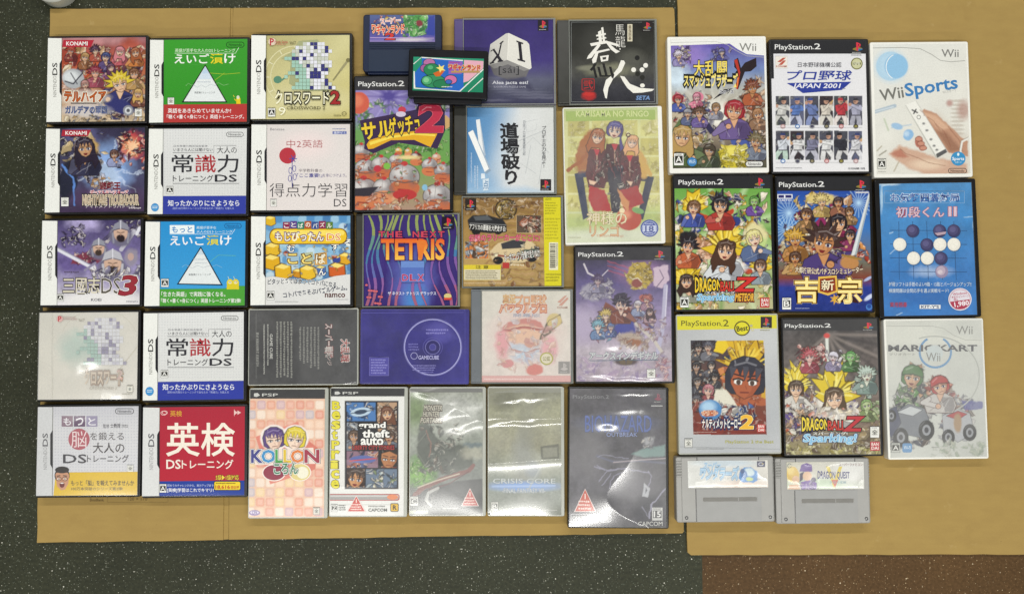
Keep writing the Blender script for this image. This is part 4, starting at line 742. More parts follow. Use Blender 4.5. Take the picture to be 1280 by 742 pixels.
ds('d1', 'white-spined square case with a red and orange crowd cover and a silver mask', 1, a1)
ds('d2', 'white-spined square case with a dark blue-violet cover, orange flames and spiky pale lettering', 1, a2)
ds('d3', 'square case with a purple cover of helmeted bearded warriors and a red numeral 3', 2, a3)
ds('d4', 'square case with a washed out cream crossword cover under film whitened with painted glare', 2, a4, dict(haze_glare=.20, rough=.2, f0=.09, bulge=.0016, amp=.0005, sx=9, sy=14, seed=4, dents=((-.008, -.004, .040, .016, .0034, 6), (.03, -.045, .03, .010, .0010, 0))))
ds('d5', 'square case with a grey cover, round red spot and yellow band with shouting face', 3, a5, dict(haze_glare=.05, rough=.2, f0=.08, bulge=.0009, amp=.0003, sx=8, sy=20, seed=6, dents=((-.02, .050, .03, .010, .0018, 0),)))
ds('d6', 'white-spined square case with a green cover, white triangle and red caption band', 1, a6)
ds('d7', 'white quiz case with red middle kanji and blue band, directly below the green triangle case', 1, a7)
ds('d8', 'white-spined square case with a sky-blue cover, white triangle and green caption band', 2, a8)
ds('d9', 'white quiz case with red middle kanji and blue band, directly above the crimson case', 3, a9)
ds('d10', 'square case with a crimson cover and two huge cream kanji over a blue band', 3, a10)
ds('d11', 'white-spined square case with an olive-gold cover and a checkered mosaic head in profile', 4, a11)
ds('d12', 'square case with a pale pinkish cover, red disc flower and thin black kanji', 4, a12)
ds('d13', 'white-spined square case with yellow cubes and a yellow oval title banner', 5, a13)

# ------------------------------------------------------------------ wide disc cases on their sides
def b1(a):
    a.gr([(0, '444446'), (.5, '3a3a3c'), (1, '46464a')], 28, 430, 440, 715); a.nz(50, .3, 4); a.nz(8, .25, 9); a.el(170, 590, 110, 90, '303034', .9, w=30)
    a.pg([(200, 470), (330, 460), (400, 500), (330, 690), (220, 700)], '4c4c4e', 30, 20, .6); a.ln([(60, 450), (60, 690)], 2, '7c7c78', a=.5)

    a.T('©日本放送 企画制作開発 許諾', 2, 578, 128, 588, 'a8a8a2', 0, rot=90)
    for x, n in ((98, 5), (84, 6)): a.mic(x, 490, x + 9, 680, 1, 'a4a49e', n, vert=True)
    a.T('GAME CUBE', 70, 567, 162, 577, 'c4c4be', .03, rot=-90); a.mic(130, 480, 196, 690, 5, '84847e', 4, vert=True); a.mic(215, 500, 296, 660, 6, '7e7e7a', 8, vert=True)
    a.T('スーパー戦隊', 268, 536, 392, 566, 'c4c2be', .035, [(7, '2c2628'), (3, '8c4a4a')], rot=-90); a.T('大乱戦', 348, 572, 432, 604, '9c4848', .03, [(5, 'd8d4d0')], rot=-90); a.T('リベンジ', 300, 602, 364, 618, 'b8a8a4', .02, rot=-90)
def b2(a):
    a.gr([(0, '35317a'), (.5, '312d72'), (1, '3c3888')], 440, 430, 850, 715); a.nz(60, .2, 4); a.nz(9, .1, 7)  # lighter lower right is a reflection put into the colour
    a.el(715, 575, 108, 106, '8a88c0', .02); a.el(715, 575, 104, 102, '37337e', .02); a.pg([(680, 500), (760, 480), (800, 540), (740, 560)], '524e9c', 22, 20, .8); a.el(700, 610, 60, 46, '2c2868', .9); a.nz(20, .12, 3)
    a.ring(715, 575, 104, 102, 2.2, 'a9a8d6'); a.ring(715, 575, 36, 35, 1.6, '5c58a2'); a.E(715, 575, 27, 26, '2a2663'); a.ring(715, 575, 27, 26, 2, '7a78b8'); a.E(715, 575, 12, 12, '413d8a'); a.ring(715, 575, 12, 12, 1.5, '6a66ac')
    a.T('GAMECUBE', 662, 606, 738, 620, 'b4b2dc', .03); a.ring(646, 607, 12, 12, 2, 'a8a6d4'); a.mic(640, 640, 740, 664, 3, '7f7cba'); a.mic(625, 560, 670, 590, 3, '6f6cb0', 5); a.mic(690, 506, 770, 530, 2, '807cc0', 6); a.mic(660, 664, 730, 672, 1, '6f6cb0', 9)
    a.R(480, 612, 552, 680, '4f4b9a'); a.mic(486, 618, 546, 676, 6, '8a87c6', 3); a.frame(480, 612, 552, 680, 1.6, '8a87c6'); a.frame(452, 436, 835, 706, 2, '4a4696', 6); a.L([(452, 448), (830, 446)], 2, '5a56a8')
case('g1', 'disc_case', 'sideways smoky clear case with a dark grey sleeve, left of the violet disc case', 'disc case', SILVER, (.012, .02, .988, .985), 5, b1, GG, fl=dict(haze_glare=.06, rough=.13, bulge=.0012, amp=.0006, sx=10, sy=30, seed=3))
case('g2', 'disc_case', 'violet translucent sideways case with a disc showing through its cover', 'disc case', VIOLET, (.006, .008, .994, .992), 5, b2, GG, fl=dict(haze_glare=.03, rough=.12, bulge=.0009, amp=.0003, sx=8, sy=20, seed=5))
# ------------------------------------------------------------------ slim clear cases of the bottom row
def psp(a, y0, y1, bg='38383a', tc='c8c8c4'):
    p0, p1 = a.f(0, 0), a.f(1, 0); a.P([p0, p1, (p1[0] - 1, y1), (p0[0] - 1, y1)], bg); h = y1 - y0; w = p1[0] - p0[0]; x = p0[0]
    a.P([(x + w * .05, y0 + h * .35), (x + w * .1, y0 + h * .3), (x + w * .13, y0 + h * .6), (x + w * .09, y0 + h * .78), (x + w * .05, y0 + h * .75)], tc); a.T('PSP', x + w * .16, y0 + h * .36, x + w * .37, y0 + h * .72, tc, .02)
def c1(a):
    a.fill('e0bca4'); r = np.random.RandomState(3); pal = ['dca08c', 'e8c8b0', 'd8907c', 'e6d4c4', 'c8a8b0', 'e4c898', 'd8b4a4', 'e8d8c8', 'dc9c84', 'bcb4bc']
    for i in range(9):
        for j in range(14):
            x = 32 + i * 45 - j * .6; y = 110 + j * 45; c = pal[r.randint(10)]; a.pg(rrect(x + 3, y + 3, x + 42, y + 42, 9, 3), c, 5); a.pg(rrect(x + 9, y + 9, x + 36, y + 36, 6, 3), 'f0dccc', 10, a=.35)
    a.pg([(72, 280), (270, 210), (330, 440), (140, 500)], 'd88474'); a.pg([(270, 260), (360, 330), (350, 430), (250, 470)], 'd07868')
    for x in (158, 255): a.el(x, 286, 64, 62, 'ece2dc')
    a.toon(158, 294, 47, '57407c', 'e8ccb8', '4c8cb8', 'bob', 4, body=False, tilt=-6); a.toon(255, 292, 47, 'd8c43a', 'ecd4c0', 'c84c4c', 'bob', 9, body=False, tilt=8)
    a.P([(60, 340), (340, 330), (350, 405), (70, 410)], 'ead8cc')
    a.E(158, 446, 55, 40, 'ece0d8'); a.E(158, 446, 50, 35, '8c2c44'); a.E(278, 444, 52, 42, 'ece0d8'); a.E(278, 444, 48, 38, 'd8c884'); a.E(290, 446, 28, 28, 'e8e4d0')
    for ch, x0, x1, c in (('K', 54, 100, '3a3c84'), ('O', 102, 162, '3c8cc0'), ('L', 166, 196, '4a9c4c'), ('L', 204, 236, 'd8b838'), ('O', 238, 298, 'd87c3c'), ('N', 302, 366, '9c3048')):
        a.T(ch, x0, 342, x1, 398, c, .06, [(8, '3c2c40'), (5, 'f2eee8')])
    a.T('ころん', 158, 402, 268, 452, '3c7c5c', .05, [(7, '2c2830'), (4, 'eef0e8')]); a.E(68, 632, 26, 13, '9c8cb4'); a.E(68, 630, 20, 8, 'd8d0e0'); a.T('CFK', 56, 624, 82, 638, '6c5c94', .03); a.rate(340, 606, 370, 640, '全', 'd8d0c4'); psp(a, 66, 103)
def c2(a):
    a.fill('dededa'); a.pg([(486, 113), (735, 113), (735, 522), (486, 522)], '222228')
    pans = [((495, 121, 630, 207), ['4a78b0', '6c94c4', '2c4870', 'a4bcd4', '3a5c8c'], 1), ((637, 121, 728, 226), ['b49478', '3c2c28', 'c8a888', '8c5c44', 'd4bca0'], 2), ((495, 213, 546, 345), ['8c94a0', '4a5464', 'b4bcc4', '6c6c70'], 3), ((640, 230, 728, 330), ['a8886c', 'c8a484', '5c4438', '7c604c'], 4),
            ((495, 346, 640, 424), ['8a6c7c', '3c4468', 'b06c54', '545c84', 'c8a090'], 5), ((654, 336, 728, 424), ['c0906c', '8a5c40', 'd4a884', '5c3c2c'], 6), ((495, 430, 578, 516), ['c08c68', '9c6444', 'd8a880', '3c2c28'], 7), ((584, 430, 728, 516), ['68788c', '3c4854', 'a8b4b8', '7c8c64', 'c8c4b0'], 8)]
    for (x0, y0, x1, y1), pal, sd in pans:
        keep = a.C.copy(); m = ((a.X > x0) & (a.X < x1) & (a.Y > y0) & (a.Y < y1))[..., None]
        a.pg([(x0, y0), (x1, y0), (x1, y1), (x0, y1)], pal[0]); a.mot(x0, y0, x1, y1, pal, 16, 22, sd, '1c1a20', .9)
        if sd in (2, 6, 7): cx, cy = (x0 + x1) / 2, (y0 + y1) / 2; a.toon(cx, cy + 2, {2: 28, 6: 46, 7: 42}[sd], {2: '6c4430', 6: '2c2420', 7: '3c2c24'}[sd], {2: 'd8b08c', 6: 'b07850', 7: 'c89468'}[sd], {2: 'b48c6c', 6: '8c3430', 7: '5c6470'}[sd], {2: 'long', 6: 'none', 7: 'bob'}[sd], sd, tilt=sd * 3 - 12)
        if sd in (4, 3): a.toon((x0 + x1) / 2 + 8, (y0 + y1) / 2, 24, '4c3828', 'c09878', '6c7480', 'bob', sd, tilt=10)
        if sd == 1: a.el(560, 165, 48, 20, 'b8ccdc', .1, -8); a.el(560, 165, 30, 11, '3a4c64', .1, -8); a.ln([(515, 172), (608, 158)], 4, '28384c')
        if sd == 5: a.el(570, 385, 60, 18, '5c6aa4', .1); a.ln([(510, 392), (632, 380)], 5, 'c84c3c')
        a.C = np.where(m, a.C, keep)
    for i, ch in enumerate('BestPrice'): a.T(ch, 430 - i * .6, 117 + i * 45.6, 462 - i * .6 - (10 if ch in 'ti' else 0), 152 + i * 45.6, 'dcd23c', .06, [(3.5, '6c6630'), (0, 'e6dc48')])
    for t, x0, x1, y in (('grand', 551, 674, 212), ('theft', 570, 692, 248), ('auto', 562, 664, 284)): a.T(t, x0, y, x1, y + 34, 'ecebe6', .06, [(7, '1c1a1e')])
    a.T('LIBERTY CITY STORIES', 522, 320, 716, 340, 'b03838', .03, [(4, '2a1818')])
    a.R(412, 545, 740, 575, 'b4403c', 10); a.R(412, 548, 737, 572, '9c9a98', 10); a.R(412, 550, 737, 558, 'c0bebc', 6); a.E(708, 559, 26, 12, 'd88860'); a.L([(411, 595), (740, 594)], 1, 'c4c4c0')
    a.tri(540, 552, 627, 44); a.rate(424, 592, 452, 626, 'Z'); a.mic(458, 594, 492, 624, 3, '6c6c68'); a.T('CAPCOM', 596, 612, 682, 626, '55554f', .03); a.mic(596, 598, 684, 608, 1, '8a8a86'); a.R(698, 588, 736, 626, '5c4a1c', 6); a.R(701, 591, 733, 623, 'd8b03c', 5); a.T('R', 710, 597, 726, 617, '2c2414', .05); psp(a, 60, 92)
def c3(a):
    a.gr([(0, '848878'), (.35, '9aa094'), (.7, '767c76'), (1, '4c4e4c')], 30, 45, 80, 580); a.el(60, 130, 50, 90, '74885c', .9, w=20); a.el(240, 150, 110, 80, 'b4b6b0', .9, w=30); a.nz(40, .25, 4); a.nz(10, .2, 8)
    a.el(90, 400, 62, 62, '6c9a4a', .5, w=30); a.el(76, 415, 36, 36, '86b45c', .6, w=26); a.mot(45, 350, 150, 450, ['5c8c3c', '88b464', '4c7034', '9cc078'], 40, 11, 3, '3c5c30', .6)
    a.pg([(70, 300), (85, 210), (120, 190), (150, 240), (180, 300), (250, 280), (300, 310), (300, 380), (220, 420), (140, 400), (90, 370)], '50564e', 12, 26); a.mot(80, 200, 270, 400, ['5c625c', '3c423e', '7c827a', '6a5c50', '484e48'], 46, 20, 5, '2c302c', .6); a.ln([(110, 230), (130, 280), (125, 340)], 5, '9a6a5c', w=10, a=.7)
    a.el(310, 290, 40, 12, '4c6470', .8, w=14, a=.7); a.el(310, 325, 50, 24, 'b0ae9c', .9, w=30, a=.7); a.nz(8, .2, 11)
    a.pg([(42, 500), (60, 540), (200, 560), (352, 560), (352, 430), (240, 440), (120, 470)], '3c3e40', 6); a.nz(14, .2, 6, (40, 430, 360, 580)); a.ln([(60, 500), (110, 462), (200, 425), (290, 400), (308, 375)], 18, '7c4a44', w=10); a.ln([(75, 468), (150, 440), (250, 410)], 5, 'c8bca8'); a.ln([(120, 480), (210, 450), (290, 400)], 4, '5c2c2c')
    a.ln([(160, 470), (120, 490), (110, 520), (130, 545)], 12, 'a8a8a4'); a.ln([(165, 476), (140, 496), (132, 530)], 5, '60605e'); a.ln([(110, 240), (60, 300), (110, 380)], 3, '888c80', a=.5)
    for t, x0, x1, y in (('MONSTER', 102, 178, 122), ('HUNTER', 98, 166, 148), ('PORTABLE', 88, 178, 174)): a.T(t, x0, y, x1, y + 22, 'c8c4b4', .04, [(4, '4a3c34')], sh=.18)
    a.rate(43, 505, 76, 545, 'C', 'dcdcd6'); a.tri(295, 470, 546, 38, 'b84c46'); a.mic(180, 552, 250, 560, 1, 'b4b4b0'); a.P([a.f(0, .965), a.f(.25, .965), a.f(.25, .99), a.f(0, .99)], 'b4b8a4'); a.P([a.f(0, 0), a.f(1, 0), a.f(1, .03), a.f(0, .03)], '6c6c6a')
def c4(a):
    a.gr([(0, '7c7c68'), (.2, '9c9c80'), (.45, '94927a'), (.75, '8c948c'), (1, '74786c')], 0, 45, 0, 585); a.nz(46, .22, 4); a.nz(9, .2, 7); a.el(560, 380, 120, 50, 'acaea0', .9, w=30); a.el(440, 100, 60, 40, '6c6c54', .9, w=20); a.el(520, 360, 40, 130, '9a9c94', .9, w=20)  # greyed colours carry the washed-out reflection of the film above
    a.pg([(592, 295), (668, 285), (670, 345), (594, 348)], '4c4e44', 5, 6, .8); a.pg([(600, 302), (662, 298), (662, 338), (602, 342)], '8c8c7c', 6, 6); a.nz(5, .15, 3); a.pg([(500, 130), (560, 120), (570, 300), (510, 310)], '7c7c6c', 30, 20, .5)
    a.el(520, 463, 140, 20, '84a4d8', .8); a.ln([(390, 463), (652, 460)], 5, 'b4ccf0', 8); a.T('CRISIS CORE', 392, 430, 655, 451, 'd4d8d8', -.008, [(1.5, '8a9494')]); a.T('-FINAL FANTASY VII-', 430, 471, 612, 491, 'd0d4d4', .0, [(1.5, '7a848c')]); a.el(560, 395, 30, 34, '9aa0a4', .8)
    a.ln([(598, 375), (560, 440), (540, 480)], 4, 'b8bcb8', 6); a.rate(384, 528, 413, 565, 'B', 'dcdcd4'); a.mic(600, 560, 670, 568, 1, 'b8b8b0'); a.P([a.f(0, 0), a.f(1, 0), a.f(1, .035), a.f(0, .035)], '8a8a7c')
PF = (.014, .012, .955, .988)
def slim(k, label, draw, crop, fl): 
    t, A = case(k, 'slim_game_case', label, 'game case', SILVER, PF, crop, draw, GS, fl=fl, r=.003)
    x, y, a, w, l = POSE[k]; h = H['psp']
    MB().prism(w / 2 - .0046, -l / 2 + .001, w / 2 - .0004, l / 2 - .001, h, h + .0008, .001, .0003).build('hinge_edge', SILVER, t)
slim('p1', 'slim clear case with a pink and peach tile pattern and rainbow-coloured lettering', c1, 6, dict(haze_glare=.03, rough=.22, bulge=.0004, amp=.0002, sx=10, sy=30, seed=3, curl=.0001))
slim('p2', 'slim clear case with a white sleeve, vertical yellow letters and a grid of comic panels', c2, 6, dict(haze_glare=.03, rough=.22, bulge=.0005, amp=.0003, sx=10, sy=30, seed=9, curl=.0001))
slim('p3', 'slim clear case with a grey-green jungle cover, red triangle and a bright diagonal glare', c3, 7, dict(haze_glare=.11, rough=.2, f0=.08, bulge=.0012, amp=.0021, sx=9, sy=15, seed=21, dirx=-24, curl=.0004, dents=((.020, .058, .04, .011, .0030, 20), (.024, .036, .03, .008, .0018, 12), (-.02, .078, .02, .006, .0013, 0))))
slim('p4', 'slim clear case with a hazy olive cover and pale blue line, rightmost slim case', c4, 7, dict(haze_glare=.14, rough=.15, f0=.08, bulge=.0010, amp=.0017, sx=7, sy=21, seed=12, curl=.0004, dents=((.0, .070, .05, .006, .0013, 4), (-.01, .052, .05, .005, .0010, -5), (.01, .040, .06, .005, .0010, 3))))

# ------------------------------------------------------------------ tall cases
def e1(a):
    a.gr([(0, '55525a'), (.3, '4c4a52'), (.6, '5e5c64'), (1, '4a4850')], 720, 60, 800, 630); a.nz(60, .35, 4); a.nz(14, .3, 7); a.nz(6, .15, 9)
    a.el(780, 330, 90, 110, '7c7a7e', .9, a=.6, w=30); a.el(960, 470, 120, 60, '74727a', .9, a=.5, w=30); a.el(1060, 560, 60, 60, '343440', .9); a.el(860, 540, 60, 50, '3c3a44', .9)
    a.pg([(975, 330), (1040, 300), (1115, 290), (1115, 335), (1040, 342)], '84a09c', 8, 10, .8); a.ln([(830, 335), (900, 360), (1000, 355), (1120, 365)], 8, '6a6c80', 6); a.ln([(900, 362), (1010, 352), (1120, 345)], 4, 'b4a8ac')
    for P, w in (([(820, 380), (870, 395), (950, 390), (1050, 405)], 6), ([(840, 440), (870, 400), (920, 395)], 4), ([(850, 460), (890, 410)], 4), ([(880, 470), (900, 420), (960, 400)], 4), ([(905, 465), (925, 420)], 3), ([(830, 375), (860, 395)], 3), ([(1050, 600), (1060, 540), (1120, 470)], 7), ([(1020, 550), (1052, 600)], 4), ([(1040, 470), (1060, 420), (1050, 400)], 5), ([(830, 340), (870, 330), (960, 350)], 3)): a.ln(P, w * .8, 'a4a2b8', 3, 14, .75)
    a.pg([(1030, 450), (1052, 470), (1048, 510), (1022, 505)], 'b4b6bc', 4, 10); a.pg([(1035, 465), (1042, 480), (1034, 495)], '5c5c66', 3, 6); a.el(1050, 270, 22, 18, 'a8a8ac', .6, w=20); a.mot(1020, 255, 1070, 300, ['b4b4b8', '7c7c84', 'd0d0d0'], 10, 10, 3, '4c4c54', .6)
    a.T('PlayStation.2', 728, 78, 880, 98, '86868a', .01); a.pslogo(1066, 68, 1108, 112, None, '8c4a5c'); a.R(1058, 122, 1106, 127, 'b4b4b4')
    a.el(920, 198, 150, 34, '7c8ab0', .8, a=.3); a.T('BIOHAZARD', 780, 165, 1060, 234, '5a6ca8', .01, [(2, '434c74')]); a.T('OUTBREAK', 870, 236, 1000, 254, '8c9cd0', .0)
    a.tri(780, 472, 570, 47, 'c4523e'); a.R(719, 578, 832, 614, 'c0c0c4', 4); a.R(722, 581, 795, 611, '5a5a60', 3); a.T('ONLINE', 727, 588, 790, 604, 'e0e0e0', .03); a.R(798, 581, 829, 611, '9a9aa0', 3); a.pill(839, 583, 892, 613, 'c0c0c4', '84848a', 'HDD')
    a.R(1062, 552, 1106, 606, 'cacac8'); a.R(1066, 564, 1102, 596, '45454a'); a.T('15', 1070, 568, 1098, 592, 'e4e4e2', .04); a.mic(1066, 555, 1102, 562, 1, '45454a'); a.T('CAPCOM', 1003, 611, 1106, 629, 'c8c8c4', .02)
def e2(a):
    a.gr([(0, '7a70ac'), (.22, '8a80b8'), (.34, '6a9a58'), (.6, '6c9c50'), (1, 'a88a78')], 0, 95, 0, 710); a.el(60, 160, 90, 60, '9a90c0', .9)
    for i in range(16): t = i * .4; a.ln([(190, 130), (190 + 180 * math.cos(t), 130 + 130 * math.sin(t))], 7, 'b0a8d8' if i % 2 else '5a4c94', 8, 0, .6)
    a.el(190, 125, 40, 26, '544a90', .8); a.mot(10, 150, 500, 260, ['6a9c54', '8cb46c', '4c7c40', 'c0bcd4', '7c70ac'], 34, 24, 6, '4c5c48', .7); a.mot(10, 280, 500, 430, ['5c9044', '3c702c', '88b45c', '74a44c', 'b4c480', '2c5c2c'], 70, 24, 3, '2c4c24', .7)
    a.el(36, 160, 52, 56, 'c8604c', .06, w=6); a.el(22, 150, 34, 30, 'd87c60', .6); a.el(480, 260, 26, 34, 'c4a06c', .1, w=8)
    r = np.random.RandomState(4)
    for x, y, s, c in ((240, 405, 18, 'd8b85c'), (290, 410, 20, 'c8a040'), (330, 440, 32, '5c2c2c'), (435, 440, 24, 'c89c7c'), (225, 455, 36, 'a4a0a2'), (48, 410, 46, '9c989a'), (400, 480, 42, 'a09c9e'), (70, 500, 60, '9c989a'), (150, 480, 54, 'a29c9c'), (470, 510, 48, '989496'), (60, 610, 76, '9c9494'), (165, 600, 62, 'a09a9a'), (270, 540, 80, 'a6a2a2'), (440, 640, 76, 'a09c9e')):
        a.el(x, y + s * .75, s * .95, s * .6, ['c8684c', 'c47058', 'd08868'][r.randint(3)], .08); a.el(x, y, s, s * .85, '584c4c', .04); a.el(x, y, s * .95, s * .8, c, .05); a.el(x - s * .25, y - s * .3, s * .45, s * .3, 'd8d4d2', .8, a=.8); a.el(x, y + s * .70, s * .98, s * .52, ['c87850', 'd08c64', 'bc6a48'][r.randint(3)], .1); a.el(x, y - s * .85, s * .22, s * .16, 'b84040', .1)
    for x, y, s2 in ((70, 500, 60), (150, 480, 54), (60, 610, 76), (165, 600, 62), (270, 540, 80), (440, 640, 76), (400, 480, 42), (470, 510, 48), (225, 455, 36), (48, 410, 46)): a.ln([(x - s2 * .9, y + s2 * .25), (x, y + s2 * .38), (x + s2 * .9, y + s2 * .25)], s2 * .07, '5c5452'); a.ln([(x - s2 * .1, y - s2 * .8), (x - s2 * .2, y + s2 * .3)], s2 * .03, '8c8684'); a.ln([(x + s2 * .5, y - s2 * .55), (x + s2 * .62, y + s2 * .2)], s2 * .03, '847e7c'); a.ln([(x - s2 * .4, y + s2 * .8), (x + s2 * .3, y + s2 * .85)], s2 * .08, '8c3c34'); a.el(x + s2 * .55, y + s2 * .1, s2 * .28, s2 * .5, '6c6664', .9, a=.5)
    a.mot(10, 420, 500, 712, ['c85c40', 'c8684c', 'd89c70', 'a84834', '9c4c3c', '5c8c44'], 64, 15, 18, '3c2c28', .7)
    a.el(180, 485, 18, 17, '7cb44c', .1); a.el(132, 498, 20, 18, 'b83c48', .1); a.el(375, 595, 14, 16, '84b4d0', .1); a.pg([(8, 600), (140, 590), (90, 640), (10, 640)], '38343c', 4)
    a.pg([(205, 650), (230, 610), (262, 620), (255, 680), (205, 690)], 'd09c78', 4); a.el(272, 632, 62, 28, 'b43c3c', .06); a.mot(10, 650, 500, 712, ['c8744c', 'd8b08c', '9c4c3c', 'c4c0bc', 'e0c8a0'], 26, 22, 8, '5c3028', .7); a.el(290, 440, 60, 10, 'e0cc90', .9)
    a.ps2(15, 25, 505, 95, '38373b', logo=False)
    a.P([(50, 300), (40, 250), (330, 195), (345, 160), (430, 150), (478, 200), (480, 300), (440, 395), (240, 365), (110, 420), (62, 395), (66, 360)], '3c2c4c')
    a.P([(75, 375), (90, 352), (200, 318), (320, 305), (440, 318), (405, 388), (320, 350), (200, 352), (110, 395), (84, 398)], 'dca82c'); a.P([(90, 362), (200, 330), (320, 314), (430, 322), (428, 332), (320, 324), (200, 342), (94, 378)], 'ecd458')
    a.T('サル', 52, 258, 205, 340, 'e2c438', .06, [(6, '2c2030'), (0, 'e2c438')], rot=8); a.T('ゲッチュ', 190, 228, 352, 318, 'e2c438', .06, [(6, '2c2030'), (0, 'e2c438')], rot=10); a.E(258, 196, 20, 17, 'c04050'); a.E(252, 218, 26, 14, 'c8c0d4')
    a.T('2', 348, 172, 466, 305, 'b8344c', .07, [(10, '2c1c34'), (4, 'd86474')], sh=.12)
    a.L([(360, 200), (385, 182), (410, 184)], 5, 'e4909c')
def e3(a):
    a.gr([(0, '3a3450'), (.2, '5e5484'), (.5, '9a8cac'), (.75, 'b4aab4'), (1, 'a89aa8')], 0, 100, 0, 710); a.el(380, 170, 120, 60, '8a6c94', .9, w=20); a.nz(40, .25, 3); a.nz(12, .18, 5); a.el(80, 420, 80, 80, 'b0a4bc', .9, w=30)
    for i in range(5): a.ln([(200, 105 + i * 12), (330, 150 + i * 10)], 5, ['c05c70', '7c6c9c'][i % 2], 6, 10, .6)
    a.pg([(290, 170), (320, 120), (380, 110), (420, 150), (425, 205), (390, 240), (340, 250), (300, 210)], 'b8a04c', 6, 24); a.mot(290, 115, 420, 240, ['c8b05c', '94803c', 'dcc884', 'a89048', '6c5c30'], 34, 16, 3, '5c4c24', .7); a.el(345, 215, 28, 22, '8a4c48', .3, w=8); a.ln([(325, 195), (350, 190), (370, 210)], 4, 'e4dcc0')
    a.ln([(80, 120), (100, 165), (130, 180)], 8, 'cfc8d0'); a.ln([(200, 150), (170, 180)], 5, 'c4bcc8'); a.el(150, 200, 22, 26, '6c5c7c', .2, w=8); a.el(130, 260, 66, 44, '9c98a8', .3, w=20); a.mot(70, 210, 220, 300, ['a8a4b4', '7c7890', 'c4c0c8', '5c5470'], 26, 20, 4, '4c4460', .6)
    a.pg([(430, 140), (500, 125), (506, 200), (470, 240), (425, 230)], 'c8b4c4', 5, 16); a.ln([(460, 150), (480, 190), (440, 240)], 5, '7c6c84'); a.ln([(490, 230), (478, 420), (450, 560)], 22, 'b4b0c8', 4); a.ln([(497, 230), (486, 420)], 3, 'e4e0ec'); a.ln([(320, 400), (430, 500), (470, 560)], 16, 'c4bcb4', 5)
    a.mot(110, 330, 440, 500, ['7c4c44', '9c7468', 'c4b0a8', '5c5c94', 'c8b47c', 'a8a0b0', '6ca4b4', 'b49490', '8c2c3c'], 62, 22, 6, '483c50', .75)
    a.pg([(190, 310), (240, 340), (300, 330), (340, 410), (230, 420), (180, 340)], '7c4a40', 5, 16); a.el(270, 322, 34, 34, 'd8bcac', .1); a.pg([(225, 320), (235, 270), (290, 262), (310, 310), (290, 300), (250, 305)], '3c3848', 4, 12); a.pg([(220, 430), (330, 400), (340, 470), (230, 470)], '484c94', 6, 14)
    a.el(190, 375, 24, 22, 'c8b060', .2, w=10); a.el(152, 430, 34, 26, '78a8b8', .3, w=12); a.el(215, 430, 22, 22, '5c78a8', .3, w=10); a.el(390, 290, 34, 20, 'b0685c', .3, w=10); a.el(350, 330, 18, 26, 'c8c4cc', .3); a.el(408, 360, 18, 20, 'c4a098', .2); a.el(405, 345, 20, 14, '503c40', .2); a.crew([(150, 205, 19, '544468', 'b4a0a4', '8c88a0', 'spiky'), (350, 325, 18, 'ccc8d0', 'd8c4b8', '8c94b0', 'bob'), (395, 300, 17, 'b0685c', 'd4b4a4', '9c7c8c', 'spiky'), (410, 362, 17, '4c3c40', 'd8bcac', 'a88c94', 'long'), (190, 378, 20, 'c8b060', 'dcc4b0', '8c6c5c', 'spiky'), (150, 432, 21, '78a8b8', 'dcc8bc', '6c84a8', 'spiky'), (215, 436, 16, '5c78a8', 'd8c4b8', '5c6c9c', 'bob'), (266, 325, 30, '34303f', 'd8bcac', '7c4a40', 'spiky')], 40, ink='483c50'); a.mot(430, 380, 510, 640, ['a8949c', 'c4b4c0', '8c6c78'], 16, 20, 3, '6c5c70', .5)
    a.el(310, 495, 60, 34, 'b0a094', .5, w=20); a.el(330, 515, 40, 20, '9a6c54', .4, w=14); a.mot(60, 560, 500, 705, ['c4b8c8', '9c8cac', 'd4ccd4', '8c78a0', 'b8a0b8'], 40, 26, 9, '8c809c', .5)
    a.ps2(35, 40, 500, 100, '2b2930'); a.T('アークスインデギナル', 108, 560, 450, 598, 'b8bcbc', .0, [(6, '5c6474'), (2.5, 'd8dcdc')], sh=.15); a.L([(110, 604), (455, 600)], 3, '5c7484'); a.el(290, 608, 60, 20, '5c5054', .4); a.P([(255, 605), (285, 600), (290, 625), (262, 620)], '6a5c4c'); a.P([(325, 605), (297, 600), (292, 625), (318, 620)], '6a5c4c')
    a.mot(250, 470, 400, 545, ['b8a89c', '9a7460', 'c8bcb4', 'a48c84'], 24, 18, 33, '6c5c58', .6); a.mot(440, 600, 505, 700, ['c49098', 'b07c88', 'd4b0b4'], 16, 16, 34, '7c5c68', .6); a.rate(396, 645, 438, 690, '全'); a.mic(60, 692, 180, 700, 1, 'c8c0c8')
